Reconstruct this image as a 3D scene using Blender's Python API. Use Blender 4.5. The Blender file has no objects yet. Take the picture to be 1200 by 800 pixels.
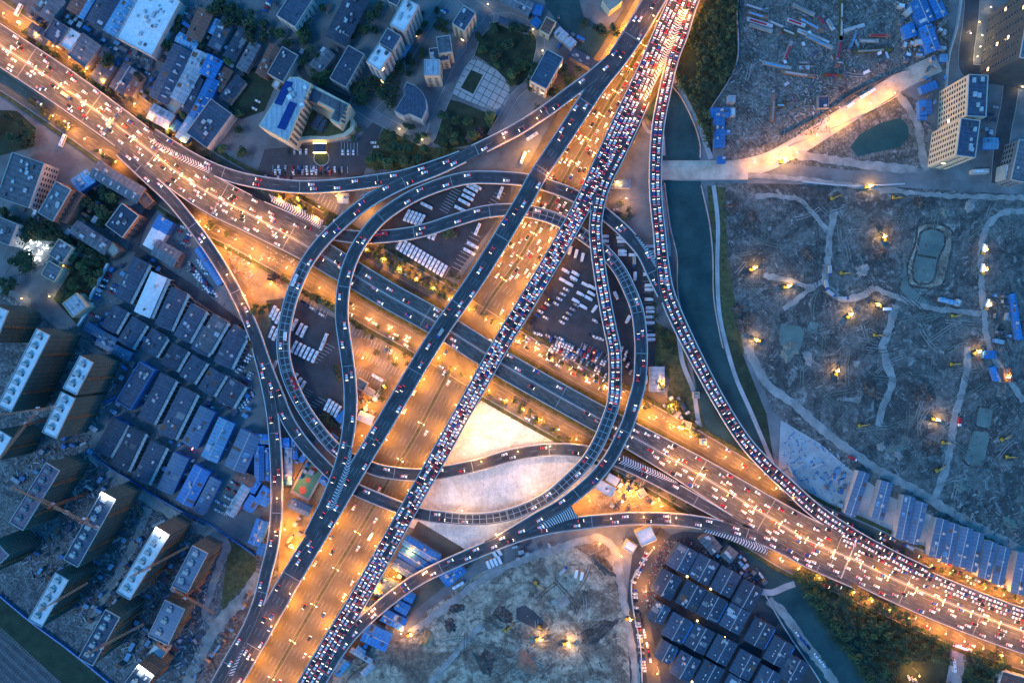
import bpy, math, random
from math import radians, sin, cos, pi, hypot, atan2
from mathutils import Vector
random.seed(7)
SC = bpy.context.scene
COL = SC.collection
K = 0.7            # metres covered by one photograph pixel at ground level
H = 630.0          # height of the drone above the ground
# ------------------------------------------------------------ camera
cd = bpy.data.cameras.new('camera'); cam = bpy.data.objects.new('camera', cd); COL.objects.link(cam)
cam.location = (0, 0, H); cam.rotation_euler = (0, 0, 0)
cd.sensor_fit = 'HORIZONTAL'; cd.sensor_width = 36; cd.lens = 36 * H / (1200 * K)
cd.clip_start = 1; cd.clip_end = 8000
SC.camera = cam
# ------------------------------------------------------------ dusk sky
W = bpy.data.worlds.new('World'); SC.world = W; W.use_nodes = True
nt = W.node_tree
bg = nt.nodes['Background']
sky = nt.nodes.new('ShaderNodeTexSky'); sky.sky_type = 'NISHITA'; sky.sun_disc = False
sky.sun_elevation = radians(2.0); sky.sun_rotation = radians(250)
sky.air_density = 1.2; sky.dust_density = 0.6; sky.ozone_density = 4.0
tint = nt.nodes.new('ShaderNodeMix'); tint.data_type = 'RGBA'; tint.blend_type = 'MULTIPLY'; tint.inputs[0].default_value = 1
tint.inputs[7].default_value = (0.23, 0.78, 0.98, 1)
nt.links.new(sky.outputs[0], tint.inputs[6]); nt.links.new(tint.outputs[2], bg.inputs[0])
bg.inputs[1].default_value = 0.15
# the last light of a sun that is already down: very weak, wide and cool
sd = bpy.data.lights.new('dusk_sun', 'SUN'); sd.energy = 0.12; sd.angle = radians(20); sd.color = (0.5, 0.75, 1.0)
sun = bpy.data.objects.new('dusk_sun', sd); COL.objects.link(sun); sun.rotation_euler = (radians(40), 0, radians(-60))
SC.view_settings.view_transform = 'Standard'; SC.view_settings.look = 'None'
SC.view_settings.exposure = 3.42; SC.view_settings.gamma = 1
try: SC.view_settings.use_curve_mapping = False
except Exception: pass
SC.render.engine = 'CYCLES'
SC.cycles.use_denoising = True
try: SC.cycles.denoiser = 'OPENIMAGEDENOISE'
except Exception: pass
SC.cycles.max_bounces = 4; SC.cycles.diffuse_bounces = 2; SC.cycles.glossy_bounces = 2
SC.cycles.transmission_bounces = 2; SC.cycles.sample_clamp_indirect = 4
SC.cycles.use_light_tree = True
LAMP_W = 1250.0      # power of one sodium street lamp
# ------------------------------------------------------------ materials
MATS = {}
def mat(name, col, rough=0.8, var=0.25, scale=0.15, col2=None, emit=None, est=1.0, metal=0.0, stripe=None, stripe_amt=0.25, rnd=0.0, bump=0.0, detail=6, samp=True, sdir='X'):
    """principled material; var = noise variation, stripe = seam spacing in metres along local x"""
    m = bpy.data.materials.new(name); m.use_nodes = True; n = m.node_tree; L = n.links
    p = n.nodes['Principled BSDF']; p.inputs['Roughness'].default_value = rough; p.inputs['Metallic'].default_value = metal
    c = (*col, 1)
    c2 = (*(col2 if col2 else [v * (1 - var) for v in col]), 1)
    c1 = (*(col if col2 else [min(1, v * (1 + var)) for v in col]), 1)
    tc = n.nodes.new('ShaderNodeTexCoord')
    no = n.nodes.new('ShaderNodeTexNoise'); no.inputs['Scale'].default_value = scale; no.inputs['Detail'].default_value = detail; no.inputs['Roughness'].default_value = 0.65
    L.new(tc.outputs['Object'], no.inputs['Vector'])
    rp = n.nodes.new('ShaderNodeValToRGB'); rp.color_ramp.elements[0].position = 0.33; rp.color_ramp.elements[1].position = 0.67
    rp.color_ramp.elements[0].color = c2; rp.color_ramp.elements[1].color = c1
    L.new(no.outputs['Fac'], rp.inputs[0]); out = rp.outputs[0]
    def mul(a, fac_socket, lo, hi):
        mr = n.nodes.new('ShaderNodeMapRange'); mr.inputs['To Min'].default_value = lo; mr.inputs['To Max'].default_value = hi
        L.new(fac_socket, mr.inputs[0])
        mx = n.nodes.new('ShaderNodeVectorMath'); mx.operation = 'SCALE'
        L.new(a, mx.inputs[0]); L.new(mr.outputs[0], mx.inputs['Scale']); return mx.outputs[0]
    if stripe:
        wv = n.nodes.new('ShaderNodeTexWave'); wv.wave_profile = 'SAW'; wv.inputs['Scale'].default_value = 1.0 / stripe * 0.314 * 1.0
        wv.inputs['Distortion'].default_value = 0.0; wv.bands_direction = sdir
        L.new(tc.outputs['Object'], wv.inputs['Vector'])
        out = mul(out, wv.outputs['Fac'], 1 - stripe_amt, 1 + stripe_amt * .4)
    if rnd:
        oi = n.nodes.new('ShaderNodeObjectInfo'); out = mul(out, oi.outputs['Random'], 1 - rnd, 1 + rnd)
    L.new(out, p.inputs['Base Color'])
    if bump:
        b = n.nodes.new('ShaderNodeBump'); b.inputs['Strength'].default_value = bump; b.inputs['Distance'].default_value = 1.5
        L.new(no.outputs['Fac'], b.inputs['Height']); L.new(b.outputs[0], p.inputs['Normal'])
    if emit:
        p.inputs['Emission Color'].default_value = (*emit, 1); p.inputs['Emission Strength'].default_value = est
        if not samp:
            try: m.cycles.emission_sampling = 'NONE'
            except Exception: pass
    MATS[name] = m; return m
def dirt(name, a, b, c, s=0.03, sharp=0.1, trk=0.5, g=(.5, 1.2), mid=(.62, 1.14)):
    """ground churned by machines: three tones, broken patches and bent wheel tracks"""
    m = bpy.data.materials.new(name); m.use_nodes = True; n = m.node_tree; L = n.links
    p = n.nodes['Principled BSDF']; p.inputs['Roughness'].default_value = 0.95
    tc = n.nodes.new('ShaderNodeTexCoord')
    def noise(sc, dist, det=8, rough=.65):
        q = n.nodes.new('ShaderNodeTexNoise'); q.inputs['Scale'].default_value = sc; q.inputs['Detail'].default_value = det
        q.inputs['Distortion'].default_value = dist; q.inputs['Roughness'].default_value = rough; L.new(tc.outputs['Object'], q.inputs['Vector']); return q
    def ramp(src, p0, p1, c0, c1):
        r = n.nodes.new('ShaderNodeValToRGB'); r.color_ramp.elements[0].position = p0; r.color_ramp.elements[1].position = p1
        r.color_ramp.elements[0].color = (*c0, 1); r.color_ramp.elements[1].color = (*c1, 1); L.new(src, r.inputs[0]); return r
    def mix(f, x, y, bt='MIX'):
        q = n.nodes.new('ShaderNodeMix'); q.data_type = 'RGBA'; q.blend_type = bt
        if isinstance(f, float): q.inputs[0].default_value = f
        else: L.new(f, q.inputs[0])
        L.new(x, q.inputs[6]); L.new(y, q.inputs[7]); return q.outputs[2]
    n1 = noise(s * .7, 3.0, 10, .68); n2 = noise(s * 1.8, 3.0, 10, .7); n3 = noise(s * 11, .4, 8, .7)
    r1 = ramp(n1.outputs['Fac'], .46 - sharp * .2, .53 + sharp * .2, a, b)
    cc = n.nodes.new('ShaderNodeRGB'); cc.outputs[0].default_value = (*c, 1)
    f2 = ramp(n2.outputs['Fac'], .56, .58 + sharp * .4, (0, 0, 0), (1, 1, 1))
    o = mix(f2.outputs[0], r1.outputs[0], cc.outputs[0])
    f3 = ramp(n3.outputs['Fac'], .36, .62, (g[0],) * 3, (g[1],) * 3)
    n4 = noise(s * 6, 1.8, 5, .6); f5 = ramp(n4.outputs['Fac'], .42, .58, (mid[0],) * 3, (mid[1],) * 3)
    o = mix(1.0, o, f3.outputs[0], 'MULTIPLY'); o = mix(1.0, o, f5.outputs[0], 'MULTIPLY')
    wv = n.nodes.new('ShaderNodeTexWave'); wv.inputs['Scale'].default_value = .06; wv.inputs['Distortion'].default_value = 12; wv.inputs['Detail'].default_value = 4
    wv.inputs['Detail Scale'].default_value = .35
    L.new(tc.outputs['Object'], wv.inputs['Vector'])
    f4 = ramp(wv.outputs['Fac'], .02, .2, (1 - trk * .6,) * 3, (1, 1, 1))
    o = mix(1.0, o, f4.outputs[0], 'MULTIPLY')
    L.new(o, p.inputs['Base Color'])
    bp = n.nodes.new('ShaderNodeBump'); bp.inputs['Strength'].default_value = .6; bp.inputs['Distance'].default_value = 1.2
    L.new(n3.outputs['Fac'], bp.inputs['Height']); L.new(bp.outputs[0], p.inputs['Normal'])
    MATS[name] = m; return m
mat('asphalt', (.055, .055, .06), .85, .3, .08)
mat('highway_asphalt', (.08, .075, .07), .8, .35, .12)  # lighter and warmer than the other decks so the lamp glow looks more orange
mat('deck_asphalt', (.05, .05, .056), .8, .4, .12)
mat('warm_asphalt', (.115, .095, .07), .85, .28, .06)  # lamplight warmth put into the colour so these roads read orange
mat('concrete', (.34, .33, .32), .85, .2, .1)
mat('parapet', (.5, .48, .46), .8, .15, .1)
mat('pale_concrete', (.36, .37, .37), .9, .25, .06)
mat('lane_paint', (.24, .24, .24), .7, .3, .6)
mat('mark', (.6, .6, .6), .7, .15, .6)
mat('cellmark', (.36, .38, .40), .7, .2, .4)
mat('yard', (.155, .16, .16), .9, .4, .035, bump=.0)
mat('grass', (.026, .042, .022), .95, .4, .12)
mat('verge', (.07, .075, .03), .95, .5, .25)
mat('track', (.27, .265, .245), .95, .35, .1)
mat('street', (.15, .155, .16), .9, .3, .06)
mat('sand', (.76, .73, .67), .95, .13, .06)
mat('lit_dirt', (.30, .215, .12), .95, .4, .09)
mat('road_sand', (.46, .40, .32), .95, .3, .08)
mat('water', (.03, .065, .06), .3, .35, .05, bump=.25)
mat('pond', (.03, .075, .065), .2, .2, .05)
mat('muddy', (.14, .17, .14), .45, .25, .05)
mat('rail', (.2, .18, .17), .5, .2, .2)
mat('ballast', (.085, .08, .085), .95, .35, .2)
mat('plaza', (.36, .37, .35), .85, .15, .3)
dirt('site', (.075, .078, .074), (.165, .165, .15), (.30, .30, .27), .024, .12, .2, (.6, 1.16), (.7, 1.1))
dirt('site2', (.20, .16, .12), (.44, .39, .29), (.14, .11, .09), .024, .08, .15, (.62, 1.14), (.72, 1.1))
dirt('heap_earth', (.06, .056, .052), (.12, .11, .10), (.2, .19, .165), .06, .1, .2)
dirt('rubble_ground', (.11, .11, .10), (.2, .2, .18), (.30, .30, .30), .04, .1, .2)
dirt('sand_lot', (.64, .61, .54), (.80, .77, .70), (.74, .71, .64), .03, .12, .12, (.88, 1.06), (.93, 1.04))
dirt('build_ground', (.11, .105, .11), (.2, .195, .195), (.34, .33, .31), .05, .05, .1)
# roofs
R = {}
def roof(k, name, col, **kw): R[k] = mat(name, col, **kw)
roof('d', 'roof_slate', (.05, .07, .105), var=.3, scale=.3, stripe=3.0, rnd=.25)
roof('g', 'roof_grey', (.13, .135, .15), var=.3, scale=.3, stripe=4.0, rnd=.2)
roof('l', 'roof_pale_metal', (.36, .40, .44), var=.18, scale=.3, stripe=4.0, rough=.5, rnd=.15)
roof('w', 'roof_white', (.66, .68, .68), var=.14, scale=.35, rnd=.08)
roof('b', 'roof_blue_metal', (.03, .16, .40), var=.2, scale=.3, stripe=3.0, rough=.45, rnd=.25)
roof('c', 'roof_light_blue', (.13, .32, .50), var=.2, scale=.3, stripe=3.0, rough=.5, rnd=.15)
roof('n', 'roof_brown', (.20, .085, .06), var=.3, scale=.4, stripe=3.0, rnd=.2)
roof('t', 'roof_tan', (.34, .30, .24), var=.2, scale=.4)
roof('v', 'roof_blue_grey', (.09, .155, .24), var=.16, scale=.2, stripe=3.0, rough=.5, rnd=.1)
roof('u', 'roof_unfinished', (.17, .12, .15), var=.6, scale=.9)
mat('wall_pale', (.42, .40, .38), .9, .12, .2); mat('wall_grey', (.2, .2, .21), .9, .2, .2)
mat('wall_cream', (.55, .47, .33), .9, .1, .2); mat('wall_blue', (.06, .17, .4), .7, .2, .2)
mat('wall_brown', (.24, .13, .09), .9, .2, .3)
mat('netting', (.065, .12, .10), .95, .3, .5, stripe=3.3, sdir='Z', stripe_amt=.35); mat('scaffold_grey', (.13, .14, .12)); mat('tower_dark', (.10, .085, .08), .9, .2, .2); mat('rust_patch', (.16, .08, .05)); mat('net_brown', (.115, .11, .085), .95, .3, .5, stripe=3.3, sdir='Z', stripe_amt=.35)
mat('glass', (.02, .03, .045), .15, .1, 1); mat('solar', (.015, .04, .18), .25, .3, .5)
mat('lit_glass', (.8, .6, .3), .4, .1, 1, emit=(1, .62, .25), est=1.2)
mat('window_frame', (.3, .29, .28), .8, .1, 1)
mat('dark_metal', (.08, .08, .09), .5, .2, .5); mat('vent', (.4, .42, .44), .6, .2, .5)
mat('white_lamp', (.9, .9, .9), .4, 0, 1, emit=(.9, .97, 1), est=4)
mat('gold_lamp', (.9, .7, .4), .4, 0, 1, emit=(1, .60, .16), est=2.5)
mat('lamp_head', (.9, .7, .4), .4, 0, 1, emit=(1, .58, .2), est=1.8, samp=False)
mat('neon_red', (.8, .1, .2), .4, 0, 1, emit=(1, .12, .25), est=1.2); mat('neon_white', (.8, .8, .9), .4, 0, 1, emit=(.9, .85, 1), est=1.5)
mat('court_green', (.06, .2, .13), .8, .15, .3); mat('court_red', (.42, .1, .06), .8, .15, .3)
mat('bark', (.07, .05, .035), .95, .3, 2)
mat('leaf_dark', (.028, .055, .025), .9, .45, 2.0, rnd=.35); mat('leaf_mid', (.05, .085, .03), .9, .45, 2.0, rnd=.35); mat('leaf_olive', (.09, .10, .035), .9, .4, 2.0, rnd=.3)
mat('leaf_plum', (.07, .05, .055), .9, .4, 2.0, rnd=.3)
mat('hoist_brown', (.2, .11, .06)); mat('crane_orange', (.38, .13, .06), .5, .15, 1); mat('yellow_paint', (.5, .3, .03), .5, .15, 1)
mat('red_paint', (.4, .02, .03), .35, .05, 1); mat('blue_paint', (.02, .09, .35), .35, .1, 1)
mat('white_paint', (.78, .79, .8), .4, .04, 1); mat('silver_paint', (.42, .44, .46), .35, .05, 1, metal=.3)
mat('black_paint', (.02, .02, .024), .3, .1, 1); mat('rubber', (.02, .02, .02), .9, .1, 1)
mat('headlight', (.9, .9, .85), .3, 0, 1, emit=(1, .84, .62), est=.6, samp=False)
mat('taillight', (.6, .03, .03), .3, 0, 1, emit=(1, .06, .04), est=.45, samp=False)
# ------------------------------------------------------------ mesh building
class MB:
    def __init__(s): s.v = []; s.f = []; s.m = []
    def face(s, pts, m=0):
        b = len(s.v); s.v += [tuple(p) for p in pts]; s.f.append(tuple(range(b, b + len(pts)))); s.m.append(m)
    def box(s, x0, x1, y0, y1, z0, z1, m=0, rz=0.0, c=(0, 0), taper=0.0):
        pts = []
        for z, t in ((z0, 0), (z1, taper)):
            for x, y in ((x0 + t, y0 + t), (x1 - t, y0 + t), (x1 - t, y1 - t), (x0 + t, y1 - t)):
                pts.append((c[0] + x * cos(rz) - y * sin(rz), c[1] + x * sin(rz) + y * cos(rz), z))
        b = len(s.v); s.v += pts
        for f in ((3, 2, 1, 0), (4, 5, 6, 7), (0, 1, 5, 4), (1, 2, 6, 5), (2, 3, 7, 6), (3, 0, 4, 7)):
            s.f.append(tuple(b + i for i in f)); s.m.append(m)
    def prism(s, poly, z0, z1, m=0, mtop=None):
        if sum(a[0] * b[1] - b[0] * a[1] for a, b in zip(poly, poly[1:] + poly[:1])) < 0: poly = poly[::-1]
        n = len(poly); b = len(s.v)
        s.v += [(x, y, z0) for x, y in poly] + [(x, y, z1) for x, y in poly]
        s.f.append(tuple(b + n + i for i in range(n))); s.m.append(m if mtop is None else mtop)
        s.f.append(tuple(b + n - 1 - i for i in range(n))); s.m.append(m)
        for i in range(n):
            j = (i + 1) % n; s.f.append((b + i, b + j, b + n + j, b + n + i)); s.m.append(m)
    def cyl(s, x, y, z0, z1, r0, r1=None, n=8, m=0):
        r1 = r0 if r1 is None else r1; b = len(s.v)
        for z, r in ((z0, r0), (z1, r1)):
            s.v += [(x + r * cos(2 * pi * i / n), y + r * sin(2 * pi * i / n), z) for i in range(n)]
        s.f.append(tuple(range(b + n, b + 2 * n))); s.m.append(m); s.f.append(tuple(range(b + n - 1, b - 1, -1))); s.m.append(m)
        for i in range(n):
            j = (i + 1) % n; s.f.append((b + i, b + j, b + n + j, b + n + i)); s.m.append(m)
    def bar(s, a, b_, r, m=0):
        a = Vector(a); b = Vector(b_); d = (b - a)
        if d.length < 1e-6: return
        d.normalize(); u = d.cross(Vector((0, 0, 1)))
        if u.length < .01: u = d.cross(Vector((1, 0, 0)))
        u.normalize(); w = d.cross(u); k = len(s.v)
        for p in (a, b):
            for q in ((-1, -1), (1, -1), (1, 1), (-1, 1)): s.v.append(tuple(p + u * r * q[0] + w * r * q[1]))
        for f in ((0, 1, 2, 3), (7, 6, 5, 4), (0, 4, 5, 1), (1, 5, 6, 2), (2, 6, 7, 3), (3, 7, 4, 0)):
            s.f.append(tuple(k + i for i in f)); s.m.append(m)
    def mesh(s, name, mats):
        me = bpy.data.meshes.new(name); me.from_pydata(s.v, [], s.f)
        for m in mats: me.materials.append(MATS[m] if isinstance(m, str) else m)
        if len(mats) > 1: me.polygons.foreach_set('material_index', s.m)
        me.update(); return me
    def build(s, name, mats, parent=None):
        if not isinstance(mats, (list, tuple)): mats = [mats]
        return link(name, s.mesh(name, mats), parent)
def link(name, me, parent=None):
    o = bpy.data.objects.new(name, me); COL.objects.link(o)
    if parent: o.parent = parent
    return o
def tag(o, label=None, cat=None, group=None, kind=None):
    if label: o['label'] = label
    if cat: o['category'] = cat
    if group: o['group'] = group
    if kind: o['kind'] = kind
    return o
def thing(name, label, cat, loc=(0, 0, 0), rz=0.0, group=None):
    o = bpy.data.objects.new(name, None); COL.objects.link(o); o.location = loc; o.rotation_euler = (0, 0, rz)
    o.empty_display_size = .5
    return tag(o, label, cat, group)
def kids(o): return KIDS.setdefault(o.name, [c for c in o.children])
KIDS = {}
def dup(root, loc, rz, label=None, group=None, ry=0.0):
    """a copy of a thing with copies of its parts and sub-parts"""
    r = root.copy(); COL.objects.link(r); r.location = loc; r.rotation_euler = (0, ry, rz)
    if label: r['label'] = label
    if group: r['group'] = group
    for ch in kids(root):
        c = ch.copy(); COL.objects.link(c); c.parent = r
        for g in kids(ch):
            d = g.copy(); COL.objects.link(d); d.parent = c
    return r
def at(px, py, z=0.0):
    """where a photograph point lies in the world, for something at height z"""
    k = K * (H - z) / H
    return ((px - 600) * k, (400 - py) * k)
def T(t, x, y):
    """tile 'cr' (column, row of 300x200) with 4x zoomed coordinates -> photograph point"""
    return int(t[0]) * 300 + x / 4, int(t[1]) * 200 + y / 4
def tp(t, pts): return [T(t, x, y) for x, y in pts]
# ------------------------------------------------------------ paths
class Path:
    def __init__(s, pts, lift=0.0, step=3.0):
        P = []
        Q = [pts[0]] + list(pts) + [pts[-1]]
        for i in range(1, len(Q) - 2):
            p0, p1, p2, p3 = Q[i - 1], Q[i], Q[i + 1], Q[i + 2]
            n = max(2, int(hypot(p2[0] - p1[0], p2[1] - p1[1]) * K / step))
            for k in range(n):
                t = k / n
                P.append([.5 * (2 * b + (c - a) * t + (2 * a - 5 * b + 4 * c - d) * t * t + (3 * b - a - 3 * c + d) * t ** 3) for a, b, c, d in zip(p0, p1, p2, p3)])
        P.append(list(pts[-1]))
        s.p = []; s.h = []
        for px, py, hw, z in P:
            z += lift; x, y = at(px, py, z); s.p.append((x, y, z)); s.h.append(hw * K)
        n = len(s.p); s.s = [0.0]; s.t = []
        for i in range(1, n): s.s.append(s.s[-1] + hypot(s.p[i][0] - s.p[i - 1][0], s.p[i][1] - s.p[i - 1][1]))
        for i in range(n):
            a = s.p[max(0, i - 1)]; b = s.p[min(n - 1, i + 1)]; d = hypot(b[0] - a[0], b[1] - a[1]) or 1
            s.t.append(((b[0] - a[0]) / d, (b[1] - a[1]) / d))
        s.len = s.s[-1]
        s.bb = (min(p[0] for p in s.p) - 30, max(p[0] for p in s.p) + 30, min(p[1] for p in s.p) - 30, max(p[1] for p in s.p) + 30)
    def idx(s, q):
        lo, hi = 0, len(s.s) - 1
        while hi - lo > 1:
            m = (lo + hi) // 2
            if s.s[m] <= q: lo = m
            else: hi = m
        return lo
    def pos(s, q, off=0.0):
        q = min(max(q, 0), s.len); i = s.idx(q); f = (q - s.s[i]) / max(1e-6, s.s[i + 1] - s.s[i])
        a, b = s.p[i], s.p[i + 1]; tx = s.t[i][0] * (1 - f) + s.t[i + 1][0] * f; ty = s.t[i][1] * (1 - f) + s.t[i + 1][1] * f
        d = hypot(tx, ty) or 1; tx /= d; ty /= d
        return (a[0] + (b[0] - a[0]) * f - ty * off, a[1] + (b[1] - a[1]) * f + tx * off, a[2] + (b[2] - a[2]) * f, atan2(ty, tx))
    def hw(s, q): i = s.idx(min(max(q, 0), s.len)); return s.h[i]
    def hits(s, x, y, z, margin=0.0, dz=2.0):
        if not (s.bb[0] < x < s.bb[1] and s.bb[2] < y < s.bb[3]): return False
        best = 1e9; bi = 0
        for i in range(0, len(s.p)):
            d = (s.p[i][0] - x) ** 2 + (s.p[i][1] - y) ** 2
            if d < best: best = d; bi = i
        tx, ty = s.t[bi]; lat = abs(-ty * (x - s.p[bi][0]) + tx * (y - s.p[bi][1])); lon = abs(tx * (x - s.p[bi][0]) + ty * (y - s.p[bi][1]))
        if lon > 4: return False
        return lat < s.h[bi] + margin and (dz is None or abs(s.p[bi][2] - z) < dz)
def off(path, i, o): p = path.p[i]; t = path.t[i]; return (p[0] - t[1] * o, p[1] + t[0] * o, p[2])
def strip(mb, path, fl, fr, zt=0.0, th=None, m=0, rng=None, ok=None):
    """a band along a path between two offsets; th gives it a solid thickness below its top"""
    n = len(path.p); ids = range(n - 1) if rng is None else range(rng[0], min(rng[1], n - 1))
    for i in ids:
        if ok and not (ok[i] and ok[i + 1]): continue
        a = off(path, i, fl(i)); b = off(path, i, fr(i)); c = off(path, i + 1, fr(i + 1)); d = off(path, i + 1, fl(i + 1))
        up = lambda p, z: (p[0], p[1], p[2] + z)
        A, B, C, D = (up(q, zt) for q in (a, b, c, d))
        mb.face((B, C, D, A), m)
        if th:
            a, b, c, d = (up(q, zt - th) for q in (a, b, c, d))
            mb.face((a, d, c, b), m); mb.face((A, D, d, a), m); mb.face((b, c, C, B), m)
            if i == 0 or (ok and not ok[i - 1]): mb.face((A, a, b, B), m)
            if i == n - 2 or (ok and i + 2 < n and not ok[i + 2]): mb.face((D, C, c, d), m)
def dashes(mb, path, o, ln=6, gap=9, w=.3, z=.03, ok=None, s0=0, s1=None):
    q = s0; s1 = path.len if s1 is None else s1
    while q + ln < s1:
        if ok is None or ok[path.idx(q + ln / 2)]:
            k = max(1, int(ln / 6))
            for j in range(k):
                a0 = q + ln * j / k; a1 = q + ln * (j + 1) / k
                oo = o(a0) if callable(o) else o; o1 = o(a1) if callable(o) else o
                A = path.pos(a0, oo - w / 2); B = path.pos(a0, oo + w / 2); C = path.pos(a1, o1 + w / 2); D = path.pos(a1, o1 - w / 2)
                mb.face([(p[0], p[1], p[2] + z) for p in (A, D, C, B)])
        q += ln + gap
def inpoly(x, y, poly):
    r = False; j = len(poly) - 1
    for i in range(len(poly)):
        xi, yi = poly[i]; xj, yj = poly[j]
        if (yi > y) != (yj > y) and x < (xj - xi) * (y - yi) / (yj - yi) + xi: r = not r
        j = i
    return r
# ------------------------------------------------------------ ground
gz = [0.0]
def sheet(name, m, pts, label=None, kind='structure', z=None):
    if z is None: gz[0] += 0.004; z = gz[0]
    mb = MB(); mb.face([(*at(*p), z) for p in (pts if sum(a[0] * b[1] - b[0] * a[1] for a, b in zip(pts, pts[1:] + pts[:1])) < 0 else pts[::-1])])
    return tag(mb.build(name, m), label, kind=kind)
def road(name, m, pts, hw=None, edge=True):
    gz[0] += 0.004
    P = Path([(*p[:2], p[2] if len(p) > 2 else hw, gz[0]) for p in pts]); mb = MB()
    jl = [random.uniform(-1, 1) * (.9 if m == 'track' else 0) for _ in P.p]; jr = [random.uniform(-1, 1) * (.9 if m == 'track' else 0) for _ in P.p]
    strip(mb, P, lambda i: P.h[i] + jl[i], lambda i: -P.h[i] + jr[i]); tag(mb.build(name, m), kind='structure')
    if edge:
        for sg in (1, -1):
            k = MB(); strip(k, P, lambda i: sg * P.h[i] + .2, lambda i: sg * P.h[i] - .2, .12, .12)
            tag(k.build('kerb', 'concrete'), kind='structure')
    return P
mb = MB(); mb.face([(-4000, -4000, -.02), (4000, -4000, -.02), (4000, 4000, -.02), (-4000, 4000, -.02)])
tag(mb.build('ground', 'yard'), kind='structure')
# earth of the two big building sites and the rubble field
sheet('building_site_ground', 'site', [(838, 214), (1030, 218), (1260, 232), (1260, 740), (1150, 655), (1040, 600), (965, 545), (905, 480), (868, 395), (845, 310)])
sheet('rubble_field_ground', 'rubble_ground', [(866, -40), (1112, -40), (1112, 80), (1062, 100), (980, 150), (930, 180), (850, 188), (838, 150), (838, 118), (866, 70)])
sheet('pond_bank', 'rubble_ground', tp('30', [(100, 720), (330, 600), (620, 420), (740, 500), (760, 790), (400, 800), (120, 770)]))
sheet('excavation_ground', 'site2', [(478, 740), (500, 716), (560, 672), (620, 648), (700, 632), (722, 640), (732, 700), (744, 760), (742, 860), (380, 860), (392, 782), (440, 760)])
sheet('housing_site_ground', 'build_ground', [(-60, 330), (0, 340), (60, 372), (108, 398), (135, 420), (104, 520), (212, 592), (290, 640), (330, 660), (270, 800), (240, 860), (150, 860), (100, 790), (0, 705), (-60, 660)])
sheet('sandy_lot', 'sand_lot', [(568, 464), (600, 484), (655, 516), (706, 540), (700, 566), (662, 590), (640, 612), (590, 640), (556, 652), (540, 640), (482, 618), (470, 612), (500, 560), (540, 500)])
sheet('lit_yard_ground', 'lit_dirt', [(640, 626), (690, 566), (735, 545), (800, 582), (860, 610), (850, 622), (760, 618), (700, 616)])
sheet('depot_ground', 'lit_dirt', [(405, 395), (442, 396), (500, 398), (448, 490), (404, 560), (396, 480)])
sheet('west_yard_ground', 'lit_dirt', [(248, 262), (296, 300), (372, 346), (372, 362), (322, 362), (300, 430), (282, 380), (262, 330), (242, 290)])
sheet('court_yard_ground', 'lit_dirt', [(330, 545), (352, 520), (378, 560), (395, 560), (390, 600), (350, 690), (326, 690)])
sheet('shed_yard_ground', 'warm_asphalt', [(490, 610), (540, 640), (560, 655), (480, 720), (430, 765), (400, 780), (392, 770), (440, 700)])
sheet('concrete_yard', 'pale_concrete', [(915, 492), (962, 520), (990, 545), (1040, 580), (1110, 612), (1205, 660), (1205, 700), (1120, 672), (1030, 634), (965, 596), (912, 552)])
sheet('compound_ground', 'asphalt', [(742, 640), (800, 622), (860, 626), (890, 660), (930, 716), (992, 810), (980, 860), (740, 860), (735, 700)])
# parks and greens
sheet('park_lawn', 'grass', tp('10', [(1010, 250), (1020, 190), (1080, 120), (1160, 95), (1300, 110), (1330, 200), (1310, 330), (1270, 400), (1200, 400), (1130, 330), (1070, 285)]))
sheet('park_lawn', 'grass', tp('10', [(880, 460), (960, 480), (1060, 520), (1140, 545), (1130, 600), (1060, 670), (900, 700), (830, 670), (850, 560)]))
sheet('park_lawn', 'verge', tp('10', [(600, 600), (800, 690), (1000, 700), (860, 770), (700, 800), (520, 790), (520, 740)]))
sheet('riverside_ground', 'grass', tp('20', [(780, 190), (900, -40), (1070, -40), (1060, 300), (930, 510), (940, 720), (860, 600), (760, 350)]))
sheet('riverside_ground', 'grass', tp('33', [(90, 280), (200, 270), (460, 380), (640, 500), (860, 590), (840, 780), (1100, 640), (1300, 700), (1300, 860), (500, 860), (330, 620), (200, 460)]))
sheet('riverside_ground', 'verge', tp('22', [(660, -100), (790, -20), (850, 200), (900, 330), (1000, 480), (960, 500), (860, 440), (760, 400), (720, 300), (740, 180), (660, 90)]))
sheet('riverside_ground', 'verge', tp('21', [(915, 70), (1000, 80), (1010, 400), (1060, 700), (1090, 860), (1000, 860), (950, 600), (935, 350)]))
sheet('riverside_ground', 'grass', [(852, 398), (864, 398), (884, 450), (898, 485), (908, 548), (890, 520), (872, 470)])
sheet('garden_lawn', 'grass', tp('01', [(420, 90), (500, 80), (560, 130), (540, 200), (490, 270), (400, 240), (370, 180)]))
sheet('garden_lawn', 'grass', tp('01', [(340, 400), (500, 420), (420, 600), (360, 720), (250, 600), (300, 520)]))
sheet('garden_lawn', 'grass', tp('01', [(120, 240), (240, 260), (440, 370), (420, 400), (260, 330), (110, 330)]))
sheet('garden_lawn', 'grass', [(-30, 128), (20, 130), (42, 150), (40, 172), (10, 180), (-30, 190)])
sheet('garden_lawn', 'grass', tp('00', [(1150, 330), (1240, 300), (1300, 380), (1240, 520), (1130, 560), (1070, 510)]))
sheet('railway_bank', 'grass', tp('03', [(-60, 340), (0, 390), (160, 530), (330, 660), (500, 800), (560, 860), (330, 860), (200, 720), (0, 560), (-60, 520)]))
sheet('railway_ballast', 'ballast', tp('03', [(-100, 490), (0, 570), (200, 720), (360, 860), (-100, 860)]))
sheet('weedy_strip', 'verge', tp('03', [(1040, 400), (1060, 240), (1080, 140), (1200, 190), (1200, 290), (1110, 380), (1040, 470)]))
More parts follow.
